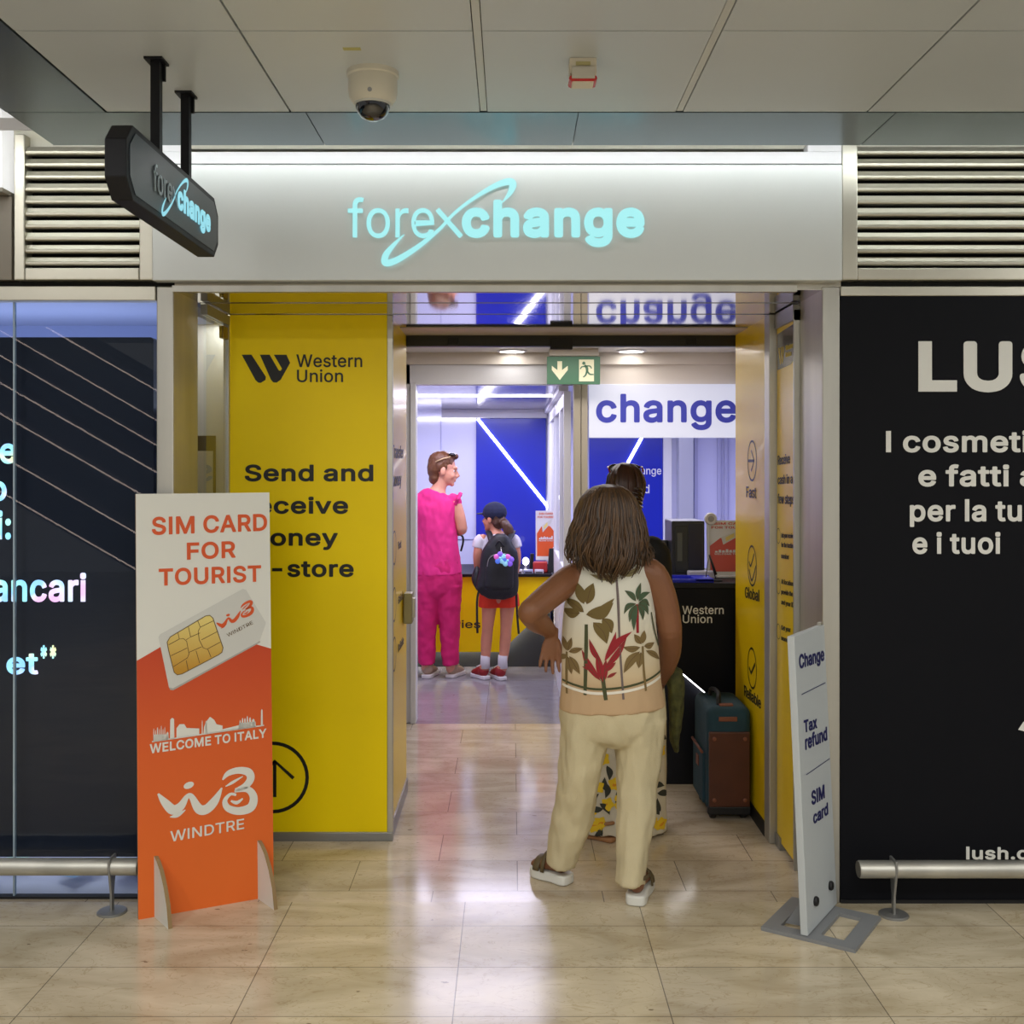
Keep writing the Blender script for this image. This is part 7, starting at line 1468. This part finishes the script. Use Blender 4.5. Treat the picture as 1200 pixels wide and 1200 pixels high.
mb = MB(); mb.tube([T4((-.03, -.098, .03)), T4((0, -.104, .028)), T4((.03, -.098, .03))], [(.012, .004)]*3, 8); mb.build('cap_strap', M_cap, o, True)
M_sock = cloth('white sock knit', S(220, 216, 224), .3)
for x, d in ((568.5, 0), (589, -.02)):
    mb = MB(); mb.tube([P4(x+.4, 768, d), P4(x, 775, d), P4(x, 783, d)], [.034, .034, .036], 16); mb.build('sock', M_sock, p4, True)
M_rsh = mat('dark red shoe mesh', S(150, 28, 34), .6)
for f_ in (f4l, f4r): shoe(p4, *f_, M_rsh, mat('white shoe sole', S(224, 222, 226), .6), .038, .07)
# rucksack
bp_k = thing('rucksack', 'black rucksack with colourful keyring on the back of the girl in the cap', 'bag', (-.1, 7.7, .7))
M_bk = mat('black nylon', S(17, 18, 24), .5, bump=.12, bscale=200)
mb = MB()
Yb = -.155
chain(mb, [(P4(582.5, 695, Yb), .140, .055), (P4(583, 688, Yb), .148, .068), (P4(584.5, 665, Yb), .137, .07), (P4(585.5, 648, Yb), .128, .065), (P4(586, 638, Yb), .10, .055), (P4(586.5, 631, Yb), .065, .042)], 24)
b_o = fuse(mb, 'bag_body', M_bk, bp_k, .006, 4, (.006, (12, 12, 10)))
mb = MB(); chain(mb, [(P4(585, 688, Yb-.06), .10, .03), (P4(585.5, 668, Yb-.06), .10, .032), (P4(586, 652, Yb-.058), .08, .022)], 20)
pk_ = fuse(mb, 'front_pocket', M_bk, bp_k, .005, 3, (.004, (12, 12, 10)))
mb = MB(); mb.tube(catmull([P4(571, 664, Yb-.075), P4(573, 655, Yb-.072), P4(580, 650, Yb-.075), P4(592, 649, Yb-.075), P4(600, 653, Yb-.07)]), .003, 6); mb.build('zipper', M_alubr, pk_, True)
for X0, X1 in ((569, 577), (604, 594)):
    mb = MB(); mb.tube(catmull([P4(X0+(4 if X0 < 585 else -4), 623, .04), P4(X0+(3 if X0 < 585 else -3), 622.5, -.04), P4(X0+(5 if X0 < 585 else -5), 627, -.10), P4(X1, 637, Yb-.02)], 5), [(.022, .007)]*16, 8, 0, (1, 0, 0)); mb.build('shoulder_strap', M_bk, bp_k, True)
mb = MB(); mb.tube(catmull([P4(581, 640, Yb-.06), P4(585, 634, Yb-.075), P4(590, 640, Yb-.06)]), .006, 8); mb.build('grab_loop', M_bk, bp_k, True)
for P in ([(563, 688), (559.5, 700), (559, 720), (559.5, 742)], [(605, 690), (605.5, 708), (606.5, 726), (608, 743)]):
    mb = MB(); mb.tube(catmull([P4(*p, -.12) for p in P]), [(.008, .003)]*19, 8, 0, (1, 0, 0)); mb.build('dangling_strap', M_bk, bp_k, True)
mb = MB(); mb.ell(P4(559, 676, -.06), (.032, .03, .06)); chain(mb, [(P4(559, 666, -.05), .02), (P4(558, 678, -.06), .034), (P4(561, 690, -.08), .02)], 12); o = fuse(mb, 'side_pouch', M_bk, bp_k, .006, 3)
kr = thing('keyring', 'pink and blue shiny flower keyring hanging on the black rucksack', 'keyring', (-.07, 7.6, .88))
Mk = [mat('keyring '+n_, c_, .25, emis=c_, est=.2) for n_, c_ in (('pink', S(226, 110, 200)), ('blue', S(90, 130, 236)), ('aqua', S(150, 214, 236)), ('violet', S(140, 100, 230)))]  # a faint glow of its own colour is added to each charm
mb = MB()
for (cx, cy) in ((595, 657), (586, 654)):
    for k in range(5):
        a_ = k*1.257+.3; mb.ell(P4(cx, cy, Yb-.105)+V((.026*math.cos(a_), 0, .026*math.sin(a_))), (.02, .008, .02), None, (k+cx) % 4, 10, 7)
    mb.ell(P4(cx, cy, Yb-.11), (.009, .008, .009), None, 2, 10, 7)
mb.build('charm', Mk, kr, True)
mb = MB(); mb.tube([P4(587, 641, Yb-.075), P4(587.5, 647, Yb-.1), P4(588, 652, Yb-.105)], .003, 6); mb.build('chain', M_alu, kr, True)
